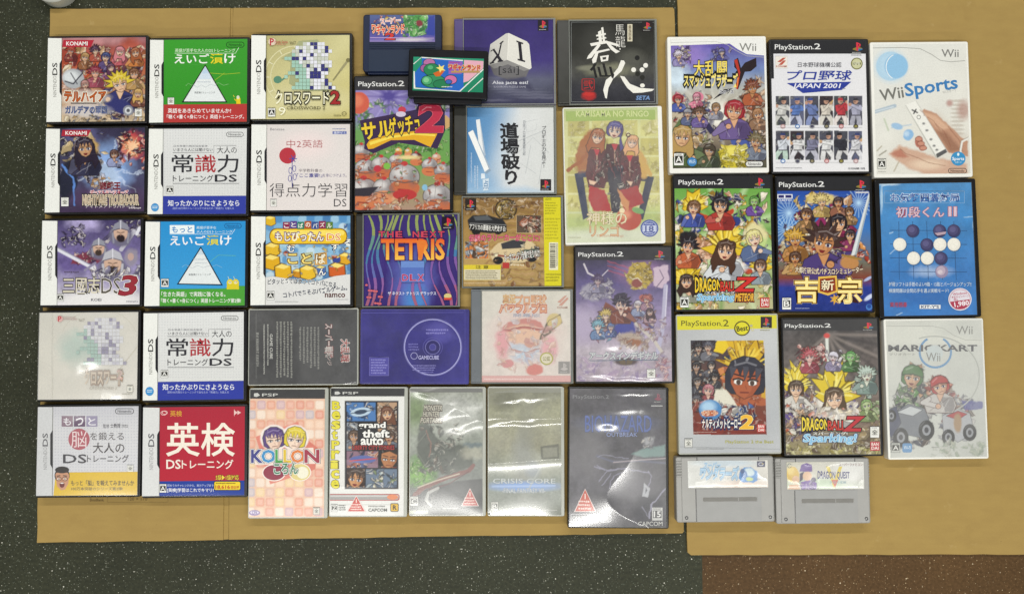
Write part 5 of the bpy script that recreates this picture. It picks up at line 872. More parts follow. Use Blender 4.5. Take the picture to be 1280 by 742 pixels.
def e4(a):
    a.gr([(0, 'b6c286'), (.12, 'cfcf96'), (.6, 'd2ce98'), (.85, 'd0d4b0'), (1, 'dcdcca')], 0, 40, 0, 690)
    r = np.random.RandomState(5)
    for i in range(4):
        for j in range(6):
            x = 58 + i * 118; y = 95 + j * 92; a.pg([(x, y), (x + 104, y), (x + 104, y + 82), (x, y + 82)], ['c4be78', 'cecb88', 'bcb46c'][r.randint(3)], 4); a.mot(x + 14, y + 14, x + 90, y + 70, ['988c40', 'c8c47c', 'd8d498', 'a09448', '8c8038'], 8, 22, i * 9 + j, '9c945c', .5)
    a.pg([(40, 560), (515, 520), (515, 692), (40, 692)], 'a8bc74', 60, 0, .7); a.pg([(40, 640), (515, 610), (515, 692), (40, 692)], 'd4d6c4', 50, 0, .8); a.nz(50, .12, 3)
    a.pg([(90, 360), (130, 350), (160, 570), (132, 585)], '2c3450'); a.pg([(110, 345), (190, 350), (185, 375), (100, 380)], '343c58'); a.pg([(375, 365), (478, 375), (470, 400), (375, 392)], '2c3048'); a.pg([(440, 380), (478, 380), (425, 585), (395, 575)], '2c3048')
    hairs = [(150, 250, 46, 110, 'a4683c', 18), (390, 300, 50, 90, 'c8a058', -30)]
    for x, y, rx, ry, c, ro in hairs: a.el(x, y, rx, ry, c, .2, ro, 20)
    a.ln([(180, 220), (120, 300), (60, 345)], 16, '9c5c34', w=14); a.ln([(380, 240), (430, 320), (460, 365)], 20, 'c8a45c', w=14)
    for x, y, c in ((200, 240, '5a2c34'), (287, 215, '4a2830'), (360, 270, '5c3038')):
        a.pg([(x - 42, y), (x + 42, y), (x + 56, y + 110), (x + 40, y + 190), (x - 44, y + 190), (x - 56, y + 110)], c, 3, 12); a.pg([(x - 16, y), (x + 16, y), (x, y + 40)], 'b43844', 3); a.ln([(x, y + 30), (x, y + 100)], 4, 'c8a890'); a.mot(x - 45, y + 20, x + 45, y + 170, ['3c2028', '6c3840', '84444a', '2a2430'], 16, 16, int(x), '241418', .7)
    a.pg([(250, 330), (330, 320), (312, 545), (272, 560)], '302c3c', 4, 10); a.mot(255, 330, 325, 540, ['2a2838', '3c3a50', '242030'], 14, 16, 4, '1c1a28', .7)
    a.toon(203, 182, 33, 'a0603c', 'e0bfa4', '5a2c34', 'long', 3, body=False); a.toon(372, 207, 28, 'd8a478', 'e4c4ac', '5c3038', 'long', 8, body=False); a.toon(287, 150, 37, '4c4484', 'e0c4b0', '4a2830', 'bob', 5, body=False)
    for x, y in ((200, 250), (287, 225), (360, 280)):
        for k in range(9): a.ln([(x + a.rng.uniform(-45, 45), y + a.rng.uniform(0, 90)), (x + a.rng.uniform(-40, 40), y + a.rng.uniform(90, 180))], 2.5, ['241418', '8c4c50'][k % 2], None, 12, .7)
    a.shape([(320, 140), (318, 190), (328, 235), (314, 250), (310, 200)], '4c4484', '2a2440', .6); a.ring(353, 172, 9, 9, 5, '5c3c3c')
    a.pg([(160, 420), (240, 440), (270, 545), (180, 540), (160, 480)], 'a83438', 5, 16); a.pg([(310, 440), (400, 420), (430, 500), (330, 545)], 'a03034', 5, 16); a.el(355, 580, 62, 56, 'b04838', .08); a.el(335, 560, 30, 22, 'd88c6c', .8); a.el(400, 540, 30, 14, '74a060', .1, 15); a.el(322, 540, 13, 13, 'e8d8b0', .1); a.el(324, 506, 10, 12, 'e8d8b0', .1)
    a.pg([(300, 430), (360, 500), (350, 545), (320, 500)], 'c88c5c', 5, 14); a.pg([(160, 390), (200, 400), (185, 415), (165, 410)], 'e0bfa4', 3); a.pg([(345, 395), (375, 400), (365, 420)], 'e0bfa4', 3)
    a.P([a.f(.02, .02), a.f(.975, .02), a.f(.975, .095), a.f(.02, .095)], '9db25c'); a.T('KAMISAMA NO RINGO', 98, 53, 452, 82, 'ccd494', .03); a.mic(330, 94, 470, 102, 1, 'd8dca8')
    a.T('神様の', 152, 545, 345, 608, 'e0d8b8', .0, [(5, 'b89a6c')]); a.T('リンゴ', 165, 610, 310, 665, 'd8b088', .0, [(4, 'b47c54')]); a.T('Kamisama no ringo', 200, 655, 330, 672, 'c89878', 0)
    a.E(456, 626, 44, 42, '3a4e9c'); a.ring(456, 626, 36, 34, 2, 'd0d8e8'); a.R(424, 612, 488, 642, 'c4cce4', 4); a.T('18', 436, 614, 476, 641, '34468f', .04); a.mic(436, 600, 476, 610, 1, 'c4cce4'); a.mic(436, 646, 476, 656, 1, 'c4cce4'); a.mic(60, 668, 130, 676, 1, 'a8a888')
def e5(a):
    a.gr([(0, '5c4ca0'), (.22, '7488b4'), (.36, 'b0b0a8'), (.6, 'b8a890'), (.8, '74685a'), (1, '4c5040')], 0, 85, 0, 650); a.el(140, 140, 80, 50, '8c78bc', .9, w=30); a.el(90, 230, 50, 60, 'c8d8e4', .9, w=30); a.nz(30, .2, 4)
    for i in range(18): t = i * .35; a.ln([(265, 385), (265 + 190 * math.cos(t), 385 + 150 * math.sin(t))], 9, 'e4e4dc', 12, 0, .35)
    a.el(265, 400, 60, 60, 'e8e6dc', .9)
    a.mot(70, 90, 150, 190, ['d8d0c8', '6c4c8c', 'a89cb8', '4c3c74', 'c8b088'], 20, 15, 3); a.mot(240, 105, 330, 160, ['8c8cb0', 'b4b4cc', '584c88'], 12, 13, 5)
    a.mot(72, 310, 240, 440, ['a83c3c', 'd0a880', '8c8c94', '4c5c8c', 'c8c4b4', '5c4434', 'd87c94'], 44, 17, 6); a.mot(380, 250, 478, 420, ['b4886c', 'a85c3c', '8c6044', 'c4a078', '6c4430', 'd0b090'], 38, 22, 8); a.mot(150, 400, 300, 520, ['4c4a74', 'c8c0b4', '8c8c98', '3c3450', 'a89c8c'], 30, 18, 2); a.mot(380, 400, 480, 620, ['8c6c54', 'b0a8a0', '5c4838', '7c8c94', 'c8b498'], 34, 22, 4)
    a.el(185, 322, 24, 22, 'd47c94', .1, w=6); a.el(98, 330, 26, 20, 'a83840', .15, w=8)
    a.pg([(300, 400), (310, 350), (360, 340), (395, 380), (390, 430), (320, 420)], 'ac3038', 3, 8); a.el(345, 362, 40, 22, 'c4444a', .6); a.pg([(310, 420), (395, 415), (390, 470), (330, 470)], 'd0a07c', 4, 10); a.pg([(330, 470), (400, 460), (470, 500), (460, 600), (330, 590)], '4c5c9c', 4, 16); a.mot(320, 450, 470, 560, ['b03840', '4c5ca0', 'd8b898', '3c4888', 'e0d8cc'], 22, 18, 7)
    a.pg([(72, 470), (100, 420), (150, 440), (160, 500), (110, 500), (72, 520)], '5c7048', 4, 10); a.mot(70, 480, 250, 620, ['8c9058', '5c6038', 'c8a478', 'b0945c', '4c5840', 'd0b48c', '3c4430'], 46, 22, 9); a.el(120, 525, 40, 42, 'c49c74', .2, w=12); a.pg([(180, 540), (290, 560), (320, 640), (160, 645)], '4c5640', 5, 14)
    a.pg([(290, 545), (330, 530), (390, 545), (408, 590), (390, 640), (310, 640), (285, 600)], 'c8b83c', 4, 14); a.el(340, 560, 36, 20, 'e0d468', .7); a.pg([(160, 380), (180, 360), (260, 470), (240, 490)], '343050', 3, 6)
    a.crew([(100, 140, 15, 'd0c8d8', 'd8bca4', '8c84b0', 'spiky'), (290, 125, 13, '6c6c9c', 'c8b4a4', '50508c', 'helmet'), (98, 335, 17, 'a83840', 'd4ac8c', '4c5ca0', 'bob'), (180, 325, 15, 'd88ca0', 'e4b8bc', 'd47c94', 'bob'), (140, 395, 17, '8c8c94', 'c8a88c', '5c6484', 'helmet'), (192, 395, 20, '5c4434', 'd0a484', '6c5c94', 'spiky'), (265, 370, 17, '8c6c48', 'd4ac8c', '8c8c98', 'bob'), (425, 285, 24, '7c4430', 'b88458', 'a85c3c', 'spiky'), (450, 400, 22, 'a4744c', 'cca07c', '8c6c54', 'bob'), (345, 385, 40, '9c2c34', 'd4a480', '6c5a8c', 'bob'), (115, 500, 42, 'b09058', 'd0a880', '52643c', 'long'), (235, 560, 24, '4c4438', 'b89878', '4c5640', 'helmet'), (440, 520, 26, '74684c', 'c49c78', '747c8c', 'spiky')], 60)
    a.mot(285, 545, 400, 640, ['c8b83c', 'dccc58', 'a89830', 'e4dc80', '8c8028'], 26, 20, 34, '4c4414', .85)
    p0 = a.f(.0, .0); q = a.f(1, 0); a.P([p0, (270, 70), (320, 84), (360, 112), (400, 134), (480, 140), q], 'e6e6e2'); a.P([p0, (270, 70), (262, 78), (60, 84)], 'e6e6e2'); a.P([p0, q, a.f(1, .03), a.f(0, .05)], 'e6e6e2'); a.L([(60, 84), (262, 78), (312, 92), (356, 120), (400, 142), (482, 148)], 2, 'b4b4b0'); a.T('Wii', 368, 86, 442, 120, '84847f', .01)
    a.P([(345, 160), (362, 150), (375, 195), (392, 172), (442, 150), (444, 188), (418, 210), (392, 212), (362, 290), (348, 280), (366, 215), (345, 190)], '2a2024'); a.P([(345, 162), (358, 155), (372, 215), (360, 290), (352, 285), (362, 215)], 'b4382c'); a.P([(360, 214), (366, 230), (360, 280), (356, 270)], 'e07c3c')
    a.T('大乱闘', 166, 163, 312, 232, 'f0d868', .055, [(8, '1c1814'), (0, 'f0d868')]); a.T('スマッシュブラザーズ', 124, 222, 360, 278, 'f0dc7c', .06, [(8, '1c1814'), (0, 'f0e090')], tap=.08); a.P([(340, 285), (300, 290), (250, 335)], '24222a'); a.T('エックス', 280, 292, 342, 308, '2c2c34', .03, [(3, 'd8d8dc')])
    a.rate(79, 570, 122, 625); a.E(159, 609, 21, 20, '3c7cb4'); a.T('Wi-Fi', 145, 600, 173, 617, 'd4e4f0', .02); a.pill(395, 606, 473, 631, '2c2c2c', 'd8d8d4')
def e6(a):
    a.gr([(0, 'dadade'), (1, 'e2e1e2')], 510, 130, 940, 650); a.ps2(510, 68, 925, 132); a.P([a.f(0, 0), a.f(.026, 0), a.f(.026, .29), a.f(0, .29)], '242427')
    a.R(527, 143, 580, 196, 'e2ddd4'); a.frame(527, 143, 580, 196, 1, 'b8b4ac'); a.P([(535, 168), (560, 150), (574, 150), (550, 170)], 'b85848'); a.P([(540, 182), (562, 162), (574, 162), (556, 182)], 'b85848'); a.T('KONAMI', 530, 184, 577, 192, 'a83c34', .03)
    a.T('日本野球機構公認', 626, 170, 818, 192, '44444c', .01); a.E(886, 176, 26, 26, '6c6a34'); a.E(886, 176, 22, 22, 'c4c49c'); a.L([(868, 176), (904, 176)], 10, '6c6c3c'); a.T('NPB', 872, 170, 900, 182, 'e0e0c8', .02); a.mic(862, 136, 912, 143, 1, '55555a')
    a.T('プロ野球', 578, 206, 862, 250, '2f3f94', .05, sh=.22); a.P([(576, 262), (862, 256), (820, 292), (648, 306), (610, 280)], '2f3f94'); a.T('JAPAN 2001', 605, 264, 812, 290, 'e6e6ec', .035, sh=.3); a.mic(820, 284, 836, 290, 1, '888890')
    r = np.random.RandomState(6)
    for j, (ya, yb) in enumerate(((318, 447), (472, 600))):
        for i in range(6):
            x0 = 528 + i * 64.3; x1 = x0 + 61; keep = a.C.copy(); m = ((a.X > x0) & (a.X < x1) & (a.Y > ya) & (a.Y < yb))[..., None]
            bg = ['4a4c54', '5c6078', '4c4c58', '3c3438', '484a50', '50505c'][(i + j * 2) % 6]; a.pg([(x0, ya), (x1, ya), (x1, yb), (x0, yb)], bg); a.mot(x0, ya, x1, yb, ['3a3c44', '5c6068', '6c6c74', '4c5a50'], 7, 20, i + j * 7, '2c2c34', .6)
            top = [['c8c8c4', '5c78b4', '6878a8', 'd0c8bc', 'b84048', 'a8a8bc'], ['d0d4dc', 'd4d4d4', '7c7c94', 'd8d8d8', '34343c', 'd0d0d4']][j][i]; leg = [['c4c4c0', 'b4b8cc', '8490b8', 'd0ccc4', 'd8d0cc', 'a4a4b0'], ['b8ccc0', 'd0d0d4', 'b4b4c0', 'd4d4d4', 'c8c8c8', 'd4d4d8']][j][i]
            cap = [['34343c', '384878', '34488c', '2c2c34', 'b03840', '383840'], ['34406c', '2c3858', '30303c', '34343c', '242428', '34406c']][j][i]
            ln = r.uniform(-9, 9); a.fig((x0 + x1) / 2 + r.uniform(-5, 5) - ln * .3, ya + 8, 150, 'b8907c', cap, top, leg, ln, i * 3 + j); a.nz(9, .2, i + 3, (x0, ya, x1, yb))
            a.C = np.where(m, a.C, keep)
            a.E(x0 + 32, yb + 6, 11, 10, ['b08c8c', '4c78b4', '8c8c90', '3c3c3c', 'b07070', '48443c'][(i + j) % 6]); a.E(x0 + 32, yb + 6, 7, 6, ['d8c4c4', 'd4dce8', '48485c', '8c8468', 'd8b4b4', '8c8448'][(i + j) % 6])
    a.L([(530, 612), (910, 612)], 1, 'a0a0a4'); a.L([(530, 458), (910, 458)], 1, 'a0a0a4'); a.mic(528, 634, 660, 640, 1, '9c9ca0'); a.T('© KONAMI / NPB', 848, 634, 922, 643, '4c4c54', .01)
def e7(a):
    a.gr([(0, 'd9dad5'), (.5, 'dcdbd3'), (1, 'd6d3c8')], 320, 90, 740, 670); a.nz(80, .05, 3); a.el(400, 187, 64, 64, 'a4c6dc', .06); a.el(400, 187, 62, 62, 'b4d0e2', .8); a.el(425, 187, 52, 54, '8fbcdc', .1); a.ring(436, 190, 56, 58, 4, 'dfe8ec', 120, 245)
    for P, w, c in (([(325, 390), (418, 362)], 16, 'a8b8c4'), ([(330, 388), (412, 366)], 4, 'd4dce0'), ([(405, 458), (490, 445)], 5, 'b4c4d0'), ([(340, 560), (360, 540)], 4, 'a49c84'), ([(350, 580), (380, 560)], 5, '8c8878'), ([(440, 600), (415, 650)], 5, 'b0a894'), ([(372, 420), (390, 470)], 8, 'c0c8b4')): a.ln(P, w, c, 5)
    a.el(428, 452, 26, 14, '9cbcd8', .3, 15); a.el(478, 490, 22, 24, '8cb4d8', .2, 20, 6); a.el(470, 485, 12, 12, 'b8d0e4', .8)
    for y in range(340, 490, 18): a.el(695, y, 30, 6, 'bcb4a8', .5, a=.7)
    a.el(660, 350, 14, 14, 'b89890', .9); a.el(722, 380, 26, 40, 'b08c80', .9, a=.8); a.pg([(600, 380), (700, 480), (740, 500), (740, 640), (660, 560), (590, 470)], 'c8bcac', 30, 10, .5)
    a.pg([(395, 570), (440, 535), (520, 560), (600, 590), (650, 600), (740, 620), (740, 672), (560, 668), (480, 640), (410, 590)], 'c8a690', 12, 12); a.pg([(400, 572), (440, 550), (480, 590), (430, 590)], 'b47c68', 10, 8); a.el(560, 620, 70, 22, 'dcc4ac', .9); a.el(525, 520, 18, 26, 'b07060', .2); a.el(540, 545, 16, 16, 'b87868', .2)
    a.pg([(520, 395), (550, 375), (600, 395), (650, 440), (710, 500), (742, 520), (742, 585), (660, 570), (600, 500), (560, 440), (530, 420)], 'b98f76', 6, 8); a.pg([(540, 388), (600, 405), (660, 460), (620, 470), (570, 425)], 'd0ab90', 12, 6); a.pg([(600, 470), (650, 480), (720, 560), (660, 565)], '8c6450', 16, 6, .7); a.ln([(522, 400), (560, 410)], 5, 'd4a896', 6)
    a.pg([(465, 360), (512, 338), (650, 560), (600, 592)], 'b4b4ac', 3); a.pg([(467, 358), (510, 339), (642, 552), (600, 580)], 'e6e5de', 3); a.pg([(600, 574), (642, 552), (650, 566), (606, 592)], '5c5c5c', 2); a.ln([(495, 380), (518, 392)], 6, '4c4c4c'); a.ln([(502, 396), (512, 378)], 6, '4c4c4c'); a.ring(524, 412, 8, 8, 3, '8c8c88')
    for x, y in ((560, 470), (578, 510), (592, 538), (546, 440), (604, 556)): a.el(x, y, 8, 6, 'b4b4b0', .2); a.el(x, y, 4, 3, '6c6c6c', .3)
    for P_ in ([(560, 412), (590, 430), (620, 470)], [(600, 440), (640, 480), (665, 540)], [(655, 455), (690, 500), (720, 540)], [(440, 552), (470, 575), (520, 590)], [(520, 590), (570, 612), (640, 625)], [(530, 380), (545, 392), (548, 405)]): a.ln(P_, 3, '8c5c48', 3, 6, .7)
    for y_ in (508, 528, 548): a.el(524 + (y_ - 508) * .5, y_, 17, 11, '6c4438', .1); a.el(524 + (y_ - 508) * .5, y_, 15, 9, 'c48c78', .3)
    a.ln([(742, 505), (715, 520), (708, 560), (720, 600)], 9, 'e0dfd8'); a.ln([(742, 500), (711, 516), (703, 560)], 2, '8c8478')
    a.L([(318, 107), (450, 105), (530, 110), (580, 135), (620, 162), (665, 168), (728, 163)], 2.5, '9c9c96'); a.T('Wii', 625, 113, 700, 147, '7c7c78', .012)
    a.T('Wii', 352, 284, 456, 333, '74746e', .025, rot=9); a.T('Sports', 464, 247, 695, 320, '3f7cb4', .04, rot=9); a.T('Wiiスポーツ', 628, 290, 690, 304, 'b4b4ae', .0, rot=9)
    a.rate(343, 595, 379, 640, 'A', 'dcdcd4'); a.mic(345, 650, 385, 656, 1, 'a4a49c'); a.E(698, 595, 32, 31, '3f8fc0'); a.T('Sports', 672, 588, 724, 606, 'eef4f6', .03); a.E(698, 576, 5, 7, 'e0eef4'); a.T('スポーツ', 684, 607, 712, 615, 'e0eef4', .02); a.pill(655, 638, 735, 659, '4c4440')
def crowd(a, box, yel, pal, seed, ink='2a1c1a'):
    a.mot(*box, pal, 60, 34, seed, ink, .9); a.mot(*box, pal, 70, 20, seed + 1, ink, .9)
def e8(a):
    a.gr([(0, '6aa048'), (.5, '9cb878'), (1, 'b4b088')], 0, 100, 0, 690)
    for i in range(16): t = i * .4; a.ln([(290, 300), (290 + 420 * math.cos(t), 300 + 420 * math.sin(t))], 22, 'c8dcb0' if i % 2 else '548c3c', 20, 0, .6)
    P = ['d8b498', 'e0c03c', 'c89c30', '34406c', 'e4dccc', 'b84c34', 'd89c78', '28242c', '48589c', 'ece4d0', 'b08c34']
    a.mot(60, 130, 520, 380, P, 70, 34, 3, '2a1c1a', .92); a.mot(60, 300, 520, 560, P, 80, 30, 8, '2a1c1a', .92); a.mot(55, 520, 520, 690, ['d8b43c', 'e0c878', '6c9c44', 'c8a078', 'e4dcc0', 'a8842c'], 50, 28, 5, '4c3818', .85)
    for x, y, s in ((300, 360, 88), (140, 190, 62), (470, 450, 60), (115, 520, 64)): a.tuft(x, y, s, 8, 'd4b02c', 'f0dc6c', '6c5014', int(x))
    a.tuft(270, 175, 62, 6, '2a2a32', '5c5c68', '141418', 5); a.el(445, 330, 56, 60, 'd8d09c', .3, w=20); a.el(120, 340, 46, 34, '28282c', .3, w=14); a.el(350, 260, 24, 24, '34407c', .2, w=6); a.el(470, 365, 30, 30, 'b8cc84', .5)
    a.ln([(180, 230), (260, 260), (330, 210)], 24, 'b8442c', 5, 12); a.el(220, 400, 60, 44, 'dcb498', .3, w=22); a.mot(160, 360, 300, 480, ['e0bc9c', 'c89874', 'e8d0b4'], 20, 22, 9, '6c3c28', .9); a.el(330, 480, 70, 40, 'e4e4e0', .5, w=14); a.ln([(360, 400), (410, 460)], 26, '3c4c94', 4, 8); a.mot(230, 340, 400, 520, ['e0bc9c', 'dcd8d0', 'd8b02c', '3c4c94', 'c8603c'], 30, 22, 14, '3a2018', .9)
    for x, y, s in ((145, 190, 70), (300, 395, 112), (470, 480, 66), (110, 550, 74)): a.tuft(x, y, s, 6, 'd8b830', 'f0dc6c', '6c5014', int(x) + 2)
    a.crew([(440, 165, 22, '5c9448', '9cc078', '6c4c94', 'none'), (145, 195, 30, '6c4a30', 'dcb494', '44549c', 'bob'), (275, 185, 38, '26262c', 'd8ac88', 'a83c34', 'bob'), (440, 345, 36, 'd8d08c', 'e4c8b0', '58688c', 'bob'), (118, 385, 33, '28242a', 'd8a888', 'b8603c', 'spiky'), (470, 480, 28, '5c4030', 'dcb494', '8c98a0', 'bob'), (110, 555, 32, '3c2c28', 'dcb494', 'b0b49c', 'long'), (300, 405, 46, '4c3428', 'e0b898', 'c8ccd0', 'long')], 80)
    a.ps2(55, 35, 505, 100)
    a.T('DRAGON', 152, 540, 278, 600, 'e6c438', .05, [(7, '2a1a14'), (0, 'e6c438')], tap=-.2); a.T('BALL', 276, 555, 350, 600, 'c83c30', .05, [(6, '2a1a14')]); a.T('Z', 352, 535, 438, 600, 'c83430', .06, [(7, '2a1a14')], sh=.2)
    a.T('スパーキング!', 205, 602, 350, 614, 'eceadf', .04, [(4, '2c3c5c')]); a.T('Sparking!', 162, 614, 350, 654, '78b4d8', .05, [(7, '1c3c6c'), (3, 'd8ecf4')], sh=.15); a.T('METEOR', 348, 612, 438, 648, 'e8b444', .05, [(6, '6c2418')], sh=.1)
    a.rate(79, 628, 120, 680); a.R(468, 632, 514, 680, 'b83838'); a.T('BAN', 475, 637, 508, 653, 'f0ece6', .03); a.T('DAI', 475, 657, 508, 673, 'f0ece6', .03)
def e9(a):
    a.gr([(0, '2a4a9c'), (.3, '3a74b8'), (.6, '6c6a5c'), (.72, '7c4030'), (.8, '2c3c8c'), (1, '243478')], 0, 110, 0, 700)
    for x, y in ((610, 220), (950, 170), (600, 300)):
        for i in range(20): t = i * .314; a.ln([(x, y), (x + 70 * math.cos(t), y + 70 * math.sin(t))], 3, 'b4d4ec', 5, 0, .8)
    a.mot(550, 380, 1010, 500, ['a83c28', 'c86c3c', '7c2c24', 'd89450', '5c2820'], 60, 20, 4, '3c1814', .9); a.nz(14, .2, 4, (545, 480, 1020, 705))
    P = ['c8986c', 'e0b884', '3a2c30', '8c2c50', 'd8c8a0', '6c4c34', 'c4a44c', 'e8d8bc', '48406c']
    a.mot(640, 130, 920, 330, P, 60, 28, 7, '241820', .92); a.mot(580, 280, 920, 470, P, 60, 32, 8, '241820', .92); a.el(770, 150, 70, 26, 'd4c07c', .4, w=20); a.pg([(735, 270), (770, 225), (815, 300), (770, 310)], '8c2c5c', 3, 6); a.el(850, 250, 56, 46, '241c24', .15, w=10); a.el(850, 285, 34, 26, 'd8a880', .15)
    a.el(640, 330, 56, 30, 'c89c3c', .2, 10, 12); a.pg([(690, 350), (760, 290), (850, 300), (870, 380), (800, 430), (720, 410)], 'c08c60', 4, 14); a.el(785, 325, 34, 30, 'ece8dc', .08); a.pg([(720, 385), (810, 370), (800, 400), (730, 410)], '8c2c28', 3, 4); a.ln([(725, 385), (805, 372)], 7, 'e8e4d8'); a.pg([(760, 440), (880, 370), (930, 400), (860, 480), (780, 480)], '4c3c74', 4, 12); a.el(640, 430, 54, 40, 'c89464', .2, w=16); a.mot(590, 400, 700, 490, ['c8945c', '8c5c38', 'e0b484', '4c3020'], 18, 22, 5, '241820', .9)
    for bx, pl, n_, sd in (((690, 300, 870, 430), ['c08c60', 'a87448', 'd8ac80', '6c4430', 'ece4d4'], 34, 41), ((760, 380, 930, 480), ['4c3c74', '6c5890', '342850', 'd8c8a0', 'b08858'], 30, 42), ((800, 205, 905, 300), ['241c24', '3c2c3c', 'd8a880', '8c2c50', '50404c'], 26, 43)): a.mot(*bx, pl, n_, 20, sd, '241820', .8)
    a.crew([(770, 165, 24, 'd4c07c', 'd8b48c', 'b89c5c', 'spiky'), (850, 170, 22, '3c2c30', 'c89468', '8c5c48', 'bob'), (695, 230, 28, '4c3024', 'cc9c6c', '8c6c44', 'bob'), (905, 215, 20, '5c3c24', 'd0a478', '94744c', 'bob'), (852, 272, 38, '221c24', 'dcb088', '8c2c50', 'bob'), (908, 330, 24, '30242c', 'd0a47c', '84345c', 'bob'), (640, 350, 34, 'c89c3c', 'c08c58', 'a87438', 'spiky'), (640, 440, 26, '503424', 'c48c58', 'b08850', 'bob'), (780, 365, 62, '44302c', 'c48c5c', '4c3c74', 'spiky')], 100)
    a.pg([(1000, 118), (1006, 140), (940, 420), (912, 430)], 'd4d8d8'); a.pg([(1004, 130), (1006, 140), (940, 420), (930, 425)], '9ca8ac'); a.el(905, 460, 46, 34, 'b88450', .2, w=12); a.ln([(870, 425), (960, 445)], 10, '9c7838')
    a.ps2(545, 45, 1000, 112); a.R(553, 128, 627, 150, 'dfe2ea'); a.R(558, 132, 585, 146, '34346c'); a.R(592, 132, 622, 146, '34346c'); a.T('DAITO', 558, 152, 622, 163, 'd8dce8', .03); a.mic(553, 170, 630, 176, 1, 'a8bcd8'); a.R(935, 116, 998, 123, 'c8c8cc')
    a.T('大都技研公式パチスロシミュレーター', 640, 490, 970, 520, 'e8dcc0', .04, [(6, '5c2418')], arc=12)
    for ch, x0, x1 in (('吉', 640, 752), ('宗', 848, 962)): a.T(ch, x0, 535, x1, 655, 'f0e098', .07, [(16, 'ecdca8'), (11, '3a1c14'), (4, 'd8a428'), (0, 'f0dc74')])
    a.P([(752, 530), (842, 524), (848, 604), (800, 622), (750, 606)], 'dcb450'); a.P([(760, 540), (834, 534), (838, 598), (798, 610), (760, 600)], '8c3c24'); a.T('新', 768, 545, 828, 596, 'f0e4c0', .05, [(4, '4c1c14')]); a.burst(835, 640, 12, 28, 7, 'd8a838'); a.rate(576, 632, 620, 690, 'B'); a.mic(640, 682, 720, 688, 1, 'b4bce0'); a.E(1000, 678, 16, 16, '4878bc'); a.E(1000, 674, 10, 10, '2c4c94')
    a.el(1000, 630, 26, 10, 'c8d0e8', .5, -35); a.el(995, 540, 22, 7, 'a8b4d8', .5, -30)
def e10(a):
    a.gr([(0, '4a88bc'), (.3, '3e82bc'), (.7, '3674b4'), (1, '3a78bc')], 390, 75, 430, 720); a.nz(70, .16, 4); a.nz(16, .1, 7); a.el(600, 620, 160, 50, '2c60a4', .9, a=.6, w=40); a.el(640, 505, 90, 26, 'a8bcd8', .9, a=.7, w=20); a.el(430, 80, 50, 6, 'b4cce0', .8, w=6); a.el(398, 150, 6, 60, 'a4c4dc', .9, w=4)
    for P in (([(395, 90), (450, 76)]), ([(800, 240), (850, 236)]), ([(440, 318), (455, 312)]), ([(395, 560), (402, 640)]), ([(470, 715), (500, 705)]), ([(440, 420), (468, 395)]), ([(840, 100), (846, 300)])): a.ln(P, 4, 'b4d0e4', 4, 10, .8)
    a.frame(413, 113, 802, 171, 2, 'a8c4dc'); a.T('お気軽囲碁対局', 442, 124, 776, 164, '2c4c94', .02, [(5, 'c4d8ea')]); a.T('初段くん', 470, 190, 702, 240, 'd4bcc8', .02, [(4, 'a04858')]); a.T('II', 726, 190, 762, 234, 'd4bcc8', .04, [(4, 'a04858')])
    for y in (305, 372, 439, 506): a.L([(440, y - 1), (815, y + 1)], 2, '1c4470')
    for x, b in ((484, 0), (551, 4), (620, 6), (687, 8), (752, 10)): a.L([(x - 2, 260), (x + b, 545)], 2, '1c4470')
    for x, y, c in ((549, 306, 'b'), (680, 306, 'b'), (749, 306, 'b'), (486, 373, 'w'), (618, 374, 'b'), (682, 373, 'w'), (750, 373, 'w'), (553, 440, 'w'), (620, 440, 'w'), (686, 440, 'b'), (690, 505, 'm')):
        if c == 'w': a.E(x + 2, y + 2, 33, 33, '2c5888'); a.E(x, y, 32, 32, 'c4c4bc'); a.E(x - 1, y - 1, 30.5, 30.5, 'e2dfd4'); a.E(x - 4, y - 4, 24, 24, 'e8e5da')
        elif c == 'b': a.E(x + 2, y + 2, 32, 32, '1c3c68'); a.E(x, y, 31, 31, '34325c'); a.E(x - 3, y - 3, 24, 24, '45426c'); a.E(x - 5, y - 6, 15, 14, '585580')
        else: a.E(x, y, 31, 31, '9084a0'); a.E(x - 4, y - 4, 22, 22, 'b4a4b4'); a.E(x - 8, y + 2, 12, 10, 'ccc0c8')
    a.P([(655, 318), (712, 310), (708, 322), (670, 330)], 'b49ca8')
    a.T('対局ソフトは手筋のよい9路・13路とバージョンアップ!!', 432, 556, 834, 577, 'c4d4e4', .02); a.T('棋譜問題は全問応手を選ぶ実戦モード!', 432, 588, 724, 608, 'c4d4e4', .02); a.T('実用囲碁', 438, 654, 521, 678, 'a8405c', .04); a.R(582, 667, 684, 686, 'e0e2e2'); a.T("KIT-Y'S", 590, 670, 676, 683, '34466c', .05)
    a.E(779, 640, 57, 55, 'd8d4dc'); a.ring(779, 640, 50, 48, 2, 'b04058'); a.P([(732, 652), (826, 640), (824, 668), (800, 686), (760, 688), (740, 674)], 'a83850'); a.T('Windows', 744, 606, 812, 618, 'b04058', .02, rot=6); a.T('対応キャンペーン', 738, 621, 822, 633, 'b04058', .02, rot=6); a.T('特価', 748, 636, 770, 648, 'b04058', .02); a.T('1,980', 752, 650, 822, 676, 'f0e8ec', .04, rot=8)
